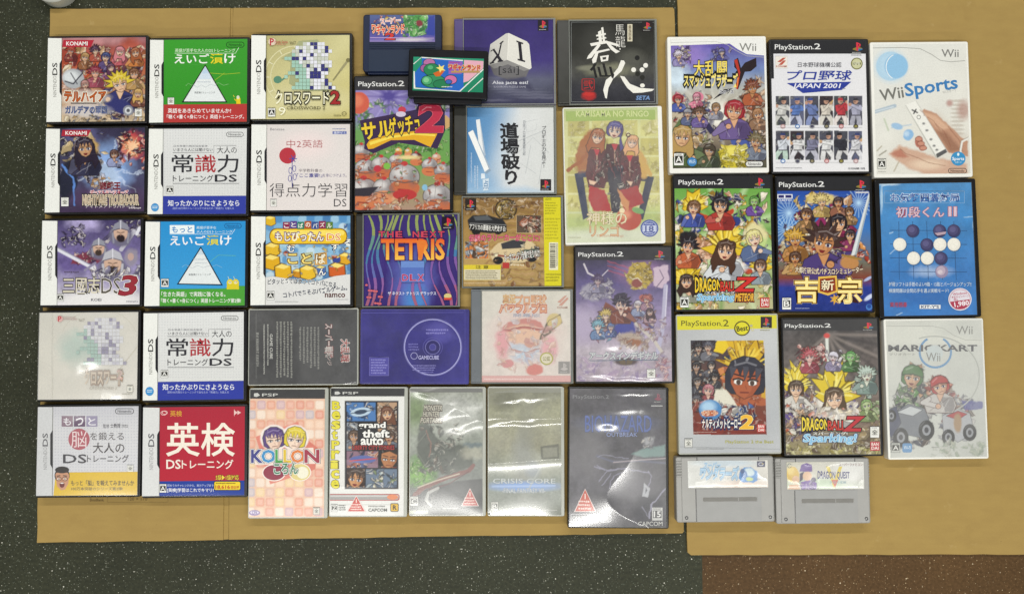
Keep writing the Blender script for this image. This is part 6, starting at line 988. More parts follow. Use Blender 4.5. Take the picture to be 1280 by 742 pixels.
def e11(a):
    a.gr([(0, 'b4b6b8'), (.4, 'bfc1c2'), (.8, 'b0b3b6'), (1, 'b8babc')], 60, 110, 520, 690); a.nz(90, .06, 3)
    x0, y0, x1, y1 = 122, 168, 476, 604; keep = a.C.copy(); m = ((a.X > x0 + (a.Y - y0) * .03) & (a.X < x1 - 13 + (a.Y - y0) * .03) & (a.Y > y0) & (a.Y < y1))[..., None]
    a.gr([(0, '3c3c44'), (.55, '6c4434'), (1, '7c3028')], 0, y0, 0, y1); a.mot(120, 175, 250, 470, ['38383c', '5c5c60', '8c8c8c', 'b49880', '242428', '9c5c5c', 'c8b8a8'], 60, 22, 3, '18181c', .9)
    a.pg([(285, 170), (476, 168), (476, 232), (300, 232)], 'd4ac24', 4); a.mot(290, 170, 470, 228, ['c89820', 'e4c83c', 'b08418'], 26, 20, 4, '6c4c10', .7); a.pg([(240, 185), (250, 165), (290, 170), (300, 200), (275, 232), (230, 220)], 'e0c22c', 3, 8)
    a.pg([(270, 240), (476, 226), (476, 290), (285, 300)], '2c3448', 4); a.pg([(305, 245), (440, 232), (440, 285), (312, 292)], '8c9090', 5); a.mot(310, 240, 440, 288, ['9ca0a0', '7c8084', 'b0b4b4'], 12, 20, 6, '4c5054', .6); a.pg([(255, 300), (290, 290), (476, 288), (476, 470), (340, 470), (280, 400)], 'a85c3c', 5, 8); a.pg([(250, 300), (275, 290), (285, 350), (262, 345)], 'c88450', 3)
    a.mot(290, 300, 470, 440, ['b4683f', '9c5034', 'c07c4c', '8c4028'], 24, 30, 5, '5c2818', .5); a.pg([(460, 360), (476, 350), (476, 440), (450, 430)], 'c89c34', 4); a.pg([(245, 370), (290, 400), (340, 470), (230, 465)], 'd8d4c4', 6, 10); a.mot(240, 370, 330, 470, ['e0dccc', 'b4b0a0', 'c8c4b4'], 14, 18, 7, '6c6858', .6)
    a.crew([(160, 205, 18, '2c2c30', 'b8a08c', '4c4c50', 'spiky'), (205, 200, 20, '50505c', 'c4a894', '6c6c74', 'spiky'), (150, 290, 20, '242428', 'a88c78', '3c3c44', 'bob'), (220, 285, 17, '34343c', 'c8b4a0', '54545c', 'bob'), (155, 360, 19, '3c3c40', 'b09884', '44444c', 'bob'), (235, 340, 16, '28282c', 'bca48c', '4c4c50', 'spiky'), (205, 400, 24, 'b4747c', 'd4b0a0', '8c4c50', 'bob'), (150, 445, 17, '54545c', 'c0a894', '5c4c4c', 'spiky')], 120)
    a.tuft(378, 300, 120, 9, 'cca428', 'e8cc50', '6c4c10', 4); a.toon(378, 352, 88, '30303c', 'a85c3c', 'b0582c', 'bob', 3, body=False, eye='4c3c34', tilt=4); a.pg([(240, 400), (290, 400), (340, 470), (230, 465)], 'd8d4c4', 3, 10)
    a.mot(130, 470, 476, 604, ['7c2c28', '8c3830', '6c2420', '98483c'], 30, 34, 9, '4c1814', .5); a.mot(230, 470, 430, 530, ['4c6ca4', 'd8d4cc', '2c3c64', 'b8b4ac', '3c4c80'], 26, 20, 11, '1c2438', .9); a.el(215, 490, 52, 48, '4c84b8', .1); a.el(205, 475, 34, 26, 'a8c8e0', .8); a.el(212, 505, 40, 16, 'b4684c', .2, w=6)
    a.C = np.where(m, a.C, keep)
    a.P([a.f(0, 0), a.f(1, 0), (525, 112), (57, 120)], 'd3cc36'); a.T('PlayStation', 80, 76, 262, 108, '55531c', .008); a.T('2', 274, 72, 300, 102, '55531c', .01); a.R(266, 98, 270, 102, '55531c')
    a.E(362, 112, 37, 35, '5c5420'); a.E(362, 112, 31, 29, 'd8d02c'); a.T('Best', 337, 100, 388, 124, '3c3818', .04, rot=6); a.E(404, 100, 7, 6, 'b0ac8c'); a.E(410, 118, 8, 7, 'c4c0a0'); a.R(448, 58, 500, 110, '2a2428'); a.pslogo(452, 58, 496, 112, None); a.mic(446, 118, 498, 125, 1, '8c8a4c')
    a.T('ナルト', 176, 494, 246, 514, 'c46c3c', .05, [(4, 'ecd8c0')]); a.T('ナルティメットヒーロー', 176, 532, 356, 575, 'f0ece4', .05, [(6, '1c2c58')], tap=.1); a.T('2', 358, 515, 412, 575, 'e8b438', .07, [(8, '1c2c58'), (3, 'f4e4a0')], sh=.1)
    a.R(432, 556, 468, 592, 'c04c48'); a.T('BAN', 437, 559, 463, 572, 'f0e8e0', .03); a.T('DAI', 437, 576, 463, 588, 'f0e8e0', .03)
    a.rate(95, 622, 132, 664, '全', 'c8c8c4'); a.T('PlayStation 2 the Best', 285, 630, 508, 648, 'b4b048', .01); a.mic(150, 668, 300, 673, 1, '8c8c8c'); a.L([(60, 660), (540, 672)], 1, 'a4a6a8'); a.mic(140, 590, 260, 596, 1, 'c8a8a0')
def e12(a):
    a.gr([(0, '504c4c'), (.4, '6c625e'), (.75, '7c6c60'), (1, '8c845c')], 0, 120, 0, 700); a.nz(40, .4, 3); a.nz(14, .3, 6)
    for i in range(14): t = 3.5 + i * .2; a.ln([(760, 140), (760 + 420 * math.cos(t + 2.6), 140 + 420 * abs(math.sin(t + 2.6)))], 10, 'a89c94' if i % 2 else '3a3638', 14, 0, .5)
    a.ln([(755, 150), (758, 240), (765, 290)], 14, 'd8dcd4', 6); a.el(755, 146, 14, 12, 'c8504c', .4); a.mot(620, 195, 745, 290, ['b05c5c', 'd0b4b0', '8c3c44', 'c8948c', '4c2c34'], 40, 18, 4, '3c2428', .85); a.mot(755, 215, 820, 290, ['c8c4cc', '8c84a0', '504c5c', 'e0dce0'], 18, 15, 5, '302c38', .85); a.mot(830, 220, 900, 310, ['5c9c54', '84b46c', 'a8c89c', '446c3c', 'c8c8b0'], 24, 16, 6, '28381f', .85); a.mot(880, 290, 975, 420, ['a8b8ac', 'c8ccc0', '7c8c84', '5c6c68'], 34, 20, 7, '344440', .85); a.mot(900, 440, 1000, 520, ['84a468', 'a8b88c', '5c7c4c', 'b0a484'], 22, 18, 8, '38442c', .8)
    for x, y, s in ((610, 350, 66), (785, 395, 92)): a.tuft(x, y, s, 8, 'd0b830', 'f0e484', '5c4c14', int(x))
    a.mot(560, 370, 690, 480, ['dcc4ac', 'e4dcd0', 'b47850', 'c8a48c', '5c4a6c'], 40, 22, 9, '40281e', .8); a.mot(690, 400, 890, 520, ['e4d8cc', 'd8c0a8', 'f0ece4', 'b48468', 'c85c3c', '6c5c94'], 60, 24, 10, '4c382c', .75); a.el(790, 480, 90, 34, 'e8e4da', .9, a=.8); a.el(600, 520, 40, 50, '64508c', .6, w=20); a.mot(560, 480, 660, 640, ['6c588c', 'b0906c', '8c7c5c', '4c4058', 'c8a45c'], 34, 22, 11, '2c2430', .7); a.mot(900, 520, 1010, 690, ['8c7858', 'b4a078', '6c5c4c', 'c8bc90'], 30, 22, 12, '40342c', .7); a.mot(560, 650, 1000, 696, ['c8c07c', 'a89c54', '8c7c64', 'd8d4a0', '5c4840'], 40, 22, 13, '4c4428', .7); a.el(800, 420, 60, 40, 'e4c8b0', .7, w=20)
    for x, y, s in ((612, 385, 76), (790, 425, 112)): a.tuft(x, y, s, 6, 'd4bc34', 'f0e484', '5c4c14', int(x) + 2)
    a.crew([(675, 245, 24, 'b0545c', 'dcb8b0', '9c4450', 'spiky'), (785, 245, 21, 'ccc8d4', 'd8c8cc', '8c84a0', 'helmet'), (865, 245, 22, '5c9c54', '94c084', '446c3c', 'none'), (940, 330, 28, 'b0c0b4', 'd0d4c4', '7c9088', 'spiky'), (940, 470, 24, '84a468', 'b4c494', '7c8c5c', 'none'), (612, 395, 34, '4c3a2c', 'dcbca0', 'c8c4bc', 'bob'), (790, 440, 45, '54402c', 'e0c0a4', 'dcd8d0', 'long')], 140, ink='3c3028')
    a.mot(560, 470, 720, 600, ['c8603c', '5c4c8c', 'e0dcd0', 'd8b08c', '34304c'], 26, 18, 51, '2c2020', .8); a.mot(700, 470, 900, 560, ['ece8de', 'd8d0c0', 'c8603c', 'e8d8b0', '4c508c'], 30, 20, 52, '4c382c', .75)
    a.el(790, 515, 90, 26, 'ece8de', .9, a=.45)
    a.ps2(545, 75, 985, 122, '3a393b')
    a.T('DRAGON', 640, 530, 762, 582, 'e8d040', .05, [(7, '2a2018'), (0, 'e8d040')], tap=-.2); a.T('BALL', 760, 540, 840, 582, 'c03c34', .05, [(6, '2a2018')]); a.T('Z', 842, 522, 916, 586, 'b8343c', .06, [(7, '2a2018')], sh=.25)
    a.T('スパーキング!', 690, 592, 850, 606, 'eceadf', .04, [(4, '5c5c5c')]); a.T('Sparking!', 648, 602, 890, 648, '88bcdc', .05, [(8, '1c4478'), (3, 'e0eef4')], sh=.15); a.rate(956, 566, 998, 618, '全'); a.R(956, 636, 1000, 678, 'b84850'); a.T('BAN', 962, 641, 994, 655, 'f0e8e0', .03); a.T('DAI', 962, 659, 994, 673, 'f0e8e0', .03); a.mic(560, 680, 660, 686, 1, 'c8c098')
def e13(a):
    a.gr([(0, 'd0d1c8'), (.5, 'cccec8'), (1, 'c4c6c0')], 495, 90, 920, 650); a.nz(60, .08, 3); a.pg([(500, 90), (640, 90), (740, 130), (900, 150), (910, 170), (500, 170)], 'd8d9d0', 20)
    a.ring(700, 300, 190, 165, 5, 'b4b6b0', 250, 420); a.ring(705, 202, 66, 64, 9, '6c98c0', -60, 240)
    a.mot(565, 250, 650, 340, ['4c7c48', '5c8c54', '6c4c3c', 'c89c7c', '3c5c38'], 22, 20, 3, '2c3428', .85); a.toon(608, 308, 42, '48763f', 'd0a888', '74806c', 'helmet', 5, ink='2c3428'); a.mot(540, 350, 670, 470, ['6c9c5c', '55555c', '8c8c94', '3c3c48', 'c8c8c8', '84ac74'], 50, 22, 4, '28282c', .8); a.mot(500, 430, 690, 600, ['44485c', '6c6c78', 'a8a8ac', '303444', 'c0c0bc', '5c4c44', '84848c'], 70, 24, 5, '24242c', .75)
    a.pg([(705, 320), (715, 298), (745, 310), (762, 345), (735, 350)], 'b03838', 4, 8); a.mot(668, 310, 770, 420, ['b04840', '7c4438', 'd8a88c', 'c86c5c', '8c3434'], 34, 18, 6, '402420', .8); a.mot(730, 380, 860, 560, ['b8b8bc', '8c8c98', 'd0d0d0', 'b0504c', '6c5c54', 'a0806c', '74788c'], 56, 22, 7, '4c4c54', .7); [a.shape(P_, c_, '34363c', .7) for P_, c_ in (([(520, 470), (590, 420), (660, 440), (690, 520), (640, 560), (540, 540)], '7c8088'), ([(545, 455), (600, 430), (650, 445), (610, 470)], 'c8ccce'), ([(735, 470), (800, 440), (850, 460), (870, 540), (800, 580), (740, 540)], 'b4b6ba'), ([(752, 470), (800, 450), (838, 462), (800, 486)], 'b0484c'), ([(500, 450), (540, 430), (560, 500), (520, 560), (500, 540)], '4c5068'))]
    for wx_, wy_, wr in ((560, 560, 40), (668, 530, 42), (760, 560, 34), (850, 540, 36), (520, 470, 26)): a.el(wx_, wy_, wr * .8, wr, '26262a', .06); a.el(wx_, wy_, wr * .42, wr * .55, '9c9ea4', .1); a.el(wx_, wy_, wr * .22, wr * .3, '3c3c44', .1); a.ln([(wx_ - wr * .6, wy_ - wr * .4), (wx_ - wr * .2, wy_ - wr * .85)], 3, '5c5c64')
    a.toon(725, 345, 36, 'b03c3c', 'd8b094', 'c4c0bc', 'helmet', 12, ink='4c2c28', tilt=-16); a.pg([(815, 405), (905, 410), (905, 440), (830, 445)], '54589c', 4, 10, .8)
    a.mot(690, 580, 900, 640, ['c4c8bc', 'a8b4a0', '8c9c84', 'd4d4cc'], 26, 20, 8, '848c80', .5); a.el(800, 500, 16, 40, 'a88c6c', .4, w=8)
    a.L([(498, 92), (690, 92), (740, 102), (780, 130), (830, 150), (900, 152)], 2, 'b0b0aa'); a.T('Wii', 793, 92, 862, 126, '8c8c88', .01); a.T('MARIOKART', 508, 172, 880, 198, '55555a', .05); a.T('マリオカート', 510, 206, 620, 216, '94948e', .02)
    a.E(702, 206, 36, 34, 'c8d0d0'); a.T('Wii', 666, 204, 726, 240, '8c8c88', .01); a.rate(520, 583, 556, 624, 'A', 'c4c6c0'); a.R(566, 585, 606, 624, '5c94c4', 8); a.T('Wi-Fi', 572, 596, 601, 610, 'dce8f0', .02); a.mic(690, 600, 720, 606, 1, '8c8c88')
PS = (.018, .014, .968, .986); WS = (.030, .018, .975, .975)
FL2 = dict(haze_glare=.006, rough=.1, bulge=.0005)
def tall(k, label, crop, draw, body=BLACK, sf=PS, fl=FL2, group=GP): return case(k, 'tall_game_case', label, 'game case', body, sf, crop, draw, group, fl=fl)
tall('v1', 'tall black case in crinkled film with a dark grey cover, blue lettering and red triangle', 7, e1, fl=dict(haze_glare=.10, rough=.16, f0=.08, bulge=.0012, amp=.0019, sx=6, sy=17, seed=33, curl=.0004, dents=((-.005, .063, .045, .008, .0018, 3), (-.015, .046, .02, .010, .0020, 0), (.02, .085, .03, .004, .0009, 0))))
tall('v2', 'tall black case with a crowd of grey helmets, partly covered by the black cartridge', 20, e2)
tall('v3', 'tall black case with a violet fantasy cover and golden roaring head under bent glossy film', 22, e3, fl=dict(haze_glare=.05, rough=.16, f0=.06, bulge=.0010, amp=.0011, sx=3, sy=14, seed=41, curl=.0004, dents=((.0, -.040, .038, .011, .0027, 0), (.0, -.083, .05, .004, .0009, 0),)))
tall('v4', 'tall white case with a yellow-green cover of three uniformed girls on a chair', 21, e4, WHITE, (.012, .01, .955, .985), dict(haze_glare=.10, rough=.14, bulge=.0008, amp=.0003, sx=6, sy=14, seed=5), GW)
tall('v5', 'tall white case with a crowded colourful cover and yellow kanji title under curved white header', 10, e5, WHITE, (.035, .02, .975, .965), group=GW)
tall('v6', 'tall black case with a white cover and two rows of six baseball players', 10, e6)
tall('v7', 'tall white case with hands holding a white remote and slanted blue lettering', 11, e7, WHITE, WS, group=GW)
tall('v8', 'tall black case with yellow tufts on green, directly below the crowded white case', 12, e8)
tall('v9', 'tall black case with a blue and red cover, a tall sword and big gold kanji', 12, e9)
tall('v10', 'tall black case with a blue cover of black and white go stones on a grid', 13, e10, sf=(.045, .03, .955, .985), fl=dict(haze_glare=.03, rough=.12, bulge=.0008, amp=.0005, sx=8, sy=14, seed=8))
tall('v11', 'tall clear grey case with a yellow header band and a framed orange-faced picture', 14, e11, SILVER, (.012, .012, .985, .988), dict(haze_glare=.03, rough=.12, bulge=.0006))
tall('v12', 'tall black case with yellow tufts on smoky brown, right of the yellow banded case', 14, e12, fl=dict(haze_glare=.04, rough=.11, bulge=.0007, amp=.0003, sx=8, sy=20, seed=3))
tall('v13', 'tall white case in wrinkled film with a pale racing cover and blue ring', 15, e13, WHITE, (.022, .014, .980, .985), dict(haze_glare=.17, rough=.14, f0=.08, bulge=.0009, amp=.0021, sx=26, sy=5, seed=17), GW)
# ------------------------------------------------------------------ square disc jewel cases: tray, hinge, printed booklet, clear lid
def f1(a):
    a.gr([(0, '37286c'), (.5, '3a2a74'), (1, '33246a')], 0, 80, 0, 425); a.el(640, 330, 70, 120, '5a64b0', .9, w=20); a.nz(50, .15, 3)
    for i in range(15):
        P = []
        for k in range(14):
            t = k / 13; y = 84 + t * 338; base = 478 + i * 26
            x = base + 13 * math.sin(t * 9 + i * .55) + 9 * math.sin(t * 4.2 + i) + (t * 26 if i > 8 else -t * 6 if i < 3 else 0); P.append((x, y))
        if 5 <= i <= 6: P = P[:5] if i == 5 else P[:4]
        n = len(P)
        for k in range(n - 1):
            t = (P[k][1] - 84) / 338; c = 'a0b458' if t < .22 else '6ca488' if t < .32 else '4c88ac' if t < .48 else '6878b4' if t < .62 else '9c68a4' if t < .78 else 'b46878'
            if i > 8 and t > .4: c = '8c64a4' if t < .7 else 'b06884'
            w = 9 + 3.5 * math.sin(i * 2 + k * .6); a.L([P[k], P[k + 1]], w * .9, hmix(c, '37286c', .18))
    for k in range(12): a.E(470 + (k * 37) % 60, 345 + (k * 23) % 70, 5, 4, 'c4646c')

    a.el(650, 400, 40, 60, '4a80c0', .9)
    for i, ch in enumerate('THE NEXT'):
        if ch != ' ': x = 516 + i * 31.5; a.T(ch, x, 147, x + (22 if ch != 'I' else 8), 168, 'c04858', .05, [(2.5, '2c1c50')])
    a.T('TETRIS', 526, 176, 758, 250, ((178, 'd86030'), (250, 'e8b850')), .05, [(5, '5c2050'), (0, ((178, 'd86030'), (250, 'e8b850')))]); a.P([(655, 180), (690, 180), (676, 250), (664, 250)], 'd87838')
    a.R(598, 256, 684, 334, '5870b4'); a.R(598, 256, 684, 280, '6a88c4')
    for i, ch in enumerate('DLX'): a.T(ch, 603 + i * 29, 306, 624 + i * 29, 329, 'a83454', .03, [(2, 'c8a0c0')])
    a.T('ザ ネクスト テトリス デラックス', 550, 369, 728, 382, 'dcdcec', .03); a.pslogo(750, 92, 795, 138, '2a2430'); a.E(771, 386, 14, 10, 'c8b87c'); a.R(757, 392, 785, 400, 'c84838')
def f2(a):
    a.gr([(0, '352a68'), (.5, '3e3374'), (.62, '4e4a78'), (.72, '5c5e74'), (.85, '4c4e62'), (1, '3a3a54')], 0, 90, 0, 515); a.nz(90, .15, 3); a.nz(18, .1, 6)
    for k in range(9): a.el(780 + k * 47 % 340, 390 + k * 14, 120, 6, '7c7c90', .8, a=.4, w=8)
    a.pg([(850, 330), (930, 290), (1050, 340), (1030, 385), (940, 400), (870, 375)], '6c6a6c', 6); a.pg([(900, 400), (1020, 385), (1075, 455), (980, 440)], '3c3c54', 20, 10, .8)
    L = [(852, 222), (930, 168), (944, 166), (936, 300), (846, 326), (838, 318)]; R2 = [(944, 166), (1034, 208), (1046, 222), (1058, 340), (1048, 348), (936, 300)]
    a.P(L, 'cbc9c2'); a.P(R2, 'dcdad2'); a.P([(846, 326), (936, 300), (1048, 348), (1020, 356), (940, 322), (870, 344)], '8c8a88'); a.L([(944, 168), (937, 300)], 3, 'e8e6de')
    a.P([(852, 255), (872, 243), (874, 249), (890, 272), (902, 222), (896, 219), (916, 203), (918, 210), (910, 216), (896, 280), (912, 302), (918, 300), (914, 308), (888, 312), (888, 305), (894, 302), (886, 290), (868, 312), (874, 315), (850, 322), (848, 316), (858, 310), (882, 278), (864, 252), (854, 260)], '24222a')
    a.P([(982, 203), (1016, 215), (1016, 222), (1006, 220), (1014, 300), (1026, 304), (1026, 312), (988, 302), (988, 294), (998, 296), (990, 214), (982, 211)], '24222a')
    a.T('[sái]', 893, 332, 995, 376, '2c2c30', -.01); a.T('Alea jacta est!', 862, 405, 1040, 426, 'dcdce4', .02); a.T('SUGOROKU PUZZLE GAME', 868, 430, 1030, 439, 'b0b0c0', 0); a.pslogo(1089, 98, 1142, 155, '221c28')
def f3(a):
    a.gr([(0, '1e1e1b'), (.4, '30302b'), (.62, '4c4c48'), (.8, '36363c'), (1, '2c2c34')], 0, 105, 0, 515); a.nz(60, .35, 3); a.nz(12, .15, 6); a.el(480, 350, 110, 30, '8c8c74', .9, w=20, a=.7); a.el(440, 220, 90, 90, '3a3a36', .9); a.el(380, 340, 50, 12, '7c7c6c', .8); a.el(600, 290, 60, 40, '5c5c54', .9, a=.7)
    for i in range(7): a.L([(570 + i * 22, 260 + i * 3), (530 + i * 22, 400)], 1, '54544e')
    a.frame(296, 112, 712, 510, 2.4, 'a8acac')
    a.P([(395, 352), (455, 318), (480, 340), (540, 350), (470, 372), (420, 360)], '6c6c60'); a.T('仙', 392, 318, 500, 388, '1c1c1c', .03, sh=-.25)
    W_ = 'e9e7df'
    a.P([(430, 160), (446, 152), (450, 215), (436, 218)], W_); a.P([(446, 140), (456, 136), (466, 212), (456, 216)], W_); a.P([(420, 176), (468, 166), (470, 174), (422, 184)], W_); a.P([(424, 194), (470, 186), (472, 193), (424, 200)], W_)
    a.P([(390, 218), (470, 204), (532, 222), (536, 234), (470, 218), (396, 232)], W_); a.P([(430, 222), (444, 226), (398, 290), (374, 296), (380, 280)], W_); a.P([(474, 220), (486, 218), (520, 248), (540, 258), (520, 268), (494, 248)], W_)
    a.P([(400, 262), (484, 244), (490, 252), (404, 272)], W_); a.P([(420, 262), (432, 264), (420, 312), (404, 318), (400, 300)], W_); a.P([(440, 282), (484, 276), (480, 304), (446, 310)], W_); a.P([(452, 288), (472, 285), (470, 298), (454, 300)], '3c3c3a')
    a.P([(545, 302), (560, 304), (566, 316), (548, 356), (505, 396), (482, 440), (474, 494), (466, 490), (456, 450), (470, 400), (500, 378), (530, 340)], W_); a.P([(540, 380), (562, 384), (590, 420), (640, 440), (712, 446), (700, 456), (650, 464), (606, 466), (576, 440), (556, 410)], W_)
    a.P([(500, 360), (512, 372), (506, 396), (496, 386)], '1c1c1c'); a.E(652, 428, 12, 10, W_)
    a.T('馬龍', 516, 124, 566, 238, W_, -.02, v=True, sh=-.05); a.R(577, 122, 602, 208, 'd4cdb4'); a.T('最強囲碁', 582, 128, 597, 202, '5c4c34', .02, v=True); a.E(540, 246, 3, 4, W_)
    for x, y, c in ((626, 290, '1c1c1c'), (668, 328, W_), (608, 350, W_), (650, 350, W_), (628, 370, '24241f'), (652, 388, '24241f')): a.E(x, y, 12, 12, c)
    a.frame(350, 396, 411, 452, 4, 'a83030', 6); a.T('弐', 358, 403, 404, 446, 'b43434', .03); a.el(384, 480, 34, 22, 'a82c2c', .5, w=12); a.el(382, 470, 26, 10, 'c03430', .6, w=8)
    a.T('SETA', 622, 480, 690, 500, '7c9cc8', .03, sh=.2, ol=[(3, '34486c')]); a.pslogo(650, 108, 703, 158, '241c20')
def f4(a):
    a.gr([(0, '3c74a8'), (.3, '7ca4c8'), (.5, 'c0ccd6'), (.65, 'd4d6d6'), (1, 'd2d4d2')], 60, 420, 400, 470); a.nz(70, .06, 3); a.pg([(60, 385), (230, 385), (120, 600), (60, 720)], '4480b4', 90, 0, .5); a.el(120, 690, 70, 50, '8cb0d0', .9, a=.8); a.pg([(60, 700), (300, 690), (408, 716), (60, 716)], 'a4c0d8', 20, 0, .6)
    for P in ([(300, 440), (345, 430), (340, 470), (305, 480), (300, 440)], [(270, 560), (330, 500), (390, 560)], [(320, 530), (300, 640)], [(240, 690), (280, 600), (340, 640)], [(370, 560), (350, 680)], [(260, 520), (380, 470)]): a.L(P, 1.6, 'b4b8ba')
    a.P([(108, 435), (124, 430), (146, 570), (128, 580)], 'a8b8c8'); a.P([(108, 433), (122, 430), (138, 560), (124, 570)], 'e4e6e6'); a.P([(78, 484), (98, 472), (166, 624), (146, 640)], 'a0b0c0'); a.P([(78, 482), (96, 472), (158, 622), (142, 634)], 'ebecea'); a.P([(142, 634), (158, 622), (166, 628), (148, 642)], '8ca0b4'); a.P([(128, 640), (142, 640), (144, 660), (128, 660)], 'dce4ea'); a.P([(134, 664), (158, 658), (156, 704), (136, 706)], 'd0dce4'); a.T('点', 136, 666, 156, 700, '5c84ac', .02)
    a.T('道場破り', 206, 446, 274, 680, '26262a', .03, v=True, ol=[(2.5, '26262a')], sh=-.04)
    a.T('プロ雀士の力を見よ!', 362, 456, 380, 618, '3a3a40', .01, v=True); a.T('日本プロ麻雀連盟公認', 289, 436, 300, 570, '8a8e94', 0, v=True); a.mic(84, 560, 94, 690, 1, 'a8c0d8', 3, vert=True); a.mic(98, 610, 118, 700, 2, 'b4c8dc', 4, vert=True); a.pslogo(357, 662, 399, 706, '2c2428')
def f5(a):
    a.gr([(0, '7c6038'), (.4, '9c7c46'), (.7, 'b0925a'), (1, 'a88c58')], 0, 45, 60, 370)
    for i in range(22): a.ln([(20 + i * 8, 42 + i * 15), (110, 56 + i * 15), (200, 44 + i * 15), (315, 60 + i * 15)], 5, '8c6844' if i % 2 else 'b8966c', 4, 26, .7)
    a.nz(24, .2, 4); a.el(178, 90, 40, 38, '3c3020', .08); a.el(178, 90, 34, 32, '8c7440', .1); a.mot(150, 62, 206, 118, ['a88c4c', '4c3c20', '7c6434', 'c4ac68'], 22, 11, 3, '2c2014', .8)
    a.pg([(42, 128), (60, 112), (110, 108), (165, 125), (180, 145), (178, 172), (120, 176), (50, 168)], '26262a', 4, 6); a.pg([(62, 116), (112, 112), (130, 128), (70, 130)], '54585c', 3); a.el(72, 168, 16, 14, '1c1c1e'); a.el(150, 166, 16, 14, '1c1c1e'); a.ln([(50, 140), (178, 146)], 3, '7c7c7c')
    for x0, y0, x1, y1, pal, sd in ((216, 112, 304, 174, ['a86c54', '5c4c40', 'c4a488', '7c3c30', '8c7c6c'], 3), (32, 205, 116, 266, ['b4845c', 'c87c44', '7c8c9c', '5c4c40', 'a8b0b4'], 4)):
        keep = a.C.copy(); m = ((a.X > x0) & (a.X < x1) & (a.Y > y0) & (a.Y < y1))[..., None]; a.pg([(x0, y0), (x1, y0), (x1, y1), (x0, y1)], pal[1]); a.mot(x0, y0, x1, y1, pal, 26, 16, sd, '2c241f', .9); a.C = np.where(m, a.C, keep); a.frame(x0, y0, x1, y1, 2, 'c8b48c')
    a.pg([(120, 240), (150, 210), (210, 196), (270, 205), (300, 235), (296, 268), (200, 285), (130, 270)], 'd0bc94', 4, 6); a.pg([(160, 212), (205, 198), (250, 205), (235, 228), (165, 232)], '3c3c40', 3); a.ln([(128, 250), (200, 262), (296, 250)], 6, '8c3c34', 3); a.el(150, 272, 18, 14, '242426'); a.el(270, 262, 20, 16, '242426'); a.el(140, 252, 9, 7, 'e8e0c0', .3); a.pg([(240, 235), (296, 230), (294, 258), (236, 266)], '4c5c54', 4, 8); a.mot(220, 220, 296, 270, ['4c6c5c', 'a84c3c', 'd8ccb0', '34343c'], 14, 11, 7, '24201c', .8)
    a.P([(45, 142), (180, 152), (182, 170), (46, 160)], '2a2624'); a.T('アフリカの悪路を大激走する!', 48, 146, 178, 166, 'eceae4', .05, [(2, '1c1a18')], rot=-4); a.T('伝説のラリーカーがここに!', 47, 178, 298, 202, 'e06c8c', .05, [(5, 'f0d8dc'), (2, '8c2c40')], arc=-3); a.T('ターボエンジン全開で走りぬけ!', 172, 240, 300, 268, 'eceae4', .05, [(3, '1c1a18')], rot=9)
    a.R(28, 288, 160, 342, 'd8cc7c'); a.R(28, 288, 160, 304, 'd4c038'); a.R(30, 305, 158, 341, 'd0c8ac'); a.T('注 意', 70, 290, 116, 302, '4c441c', .03); a.mic(34, 308, 154, 340, 5, '7c7458'); a.R(166, 280, 190, 300, 'b03c38'); a.mic(194, 284, 246, 296, 1, 'd8c8a8'); a.frame(192, 280, 248, 300, 1, 'c8b898'); a.mic(28, 350, 200, 358, 1, 'c8b088')
    a.P([(312, 44), a.f(1, 0), a.f(1, 1), (316, 368)], 'd2c929'); a.T('LIGHTS', 318, 50, 340, 58, '6c6818', .03); a.mic(318, 64, 360, 110, 5, 'a09a20'); a.mic(318, 120, 372, 200, 7, 'b0a824', 4); a.R(332, 208, 364, 306, 'e0dcc0'); r = np.random.RandomState(3); y = 213
    while y < 300: h = r.uniform(1, 3.6); a.R(335, y, 355, y + h, '2c2c28'); y += h + r.uniform(1, 3)
    a.mot(22, 44, 310, 110, ['8c6844', 'b8986c', '6c4c30', 'a48058', 'c8a878'], 40, 14, 6, '4c341c', .6); a.mot(120, 240, 310, 365, ['8c6c48', 'b4946c', '6c5034', 'a08460', '7c4434'], 30, 15, 16, '3c2818', .45)
    a.mic(357, 212, 362, 302, 1, '3c3c30', 3, vert=True); a.pslogo(33, 52, 72, 94, '2c2420'); a.mic(320, 318, 374, 350, 3, 'a8a024', 6)
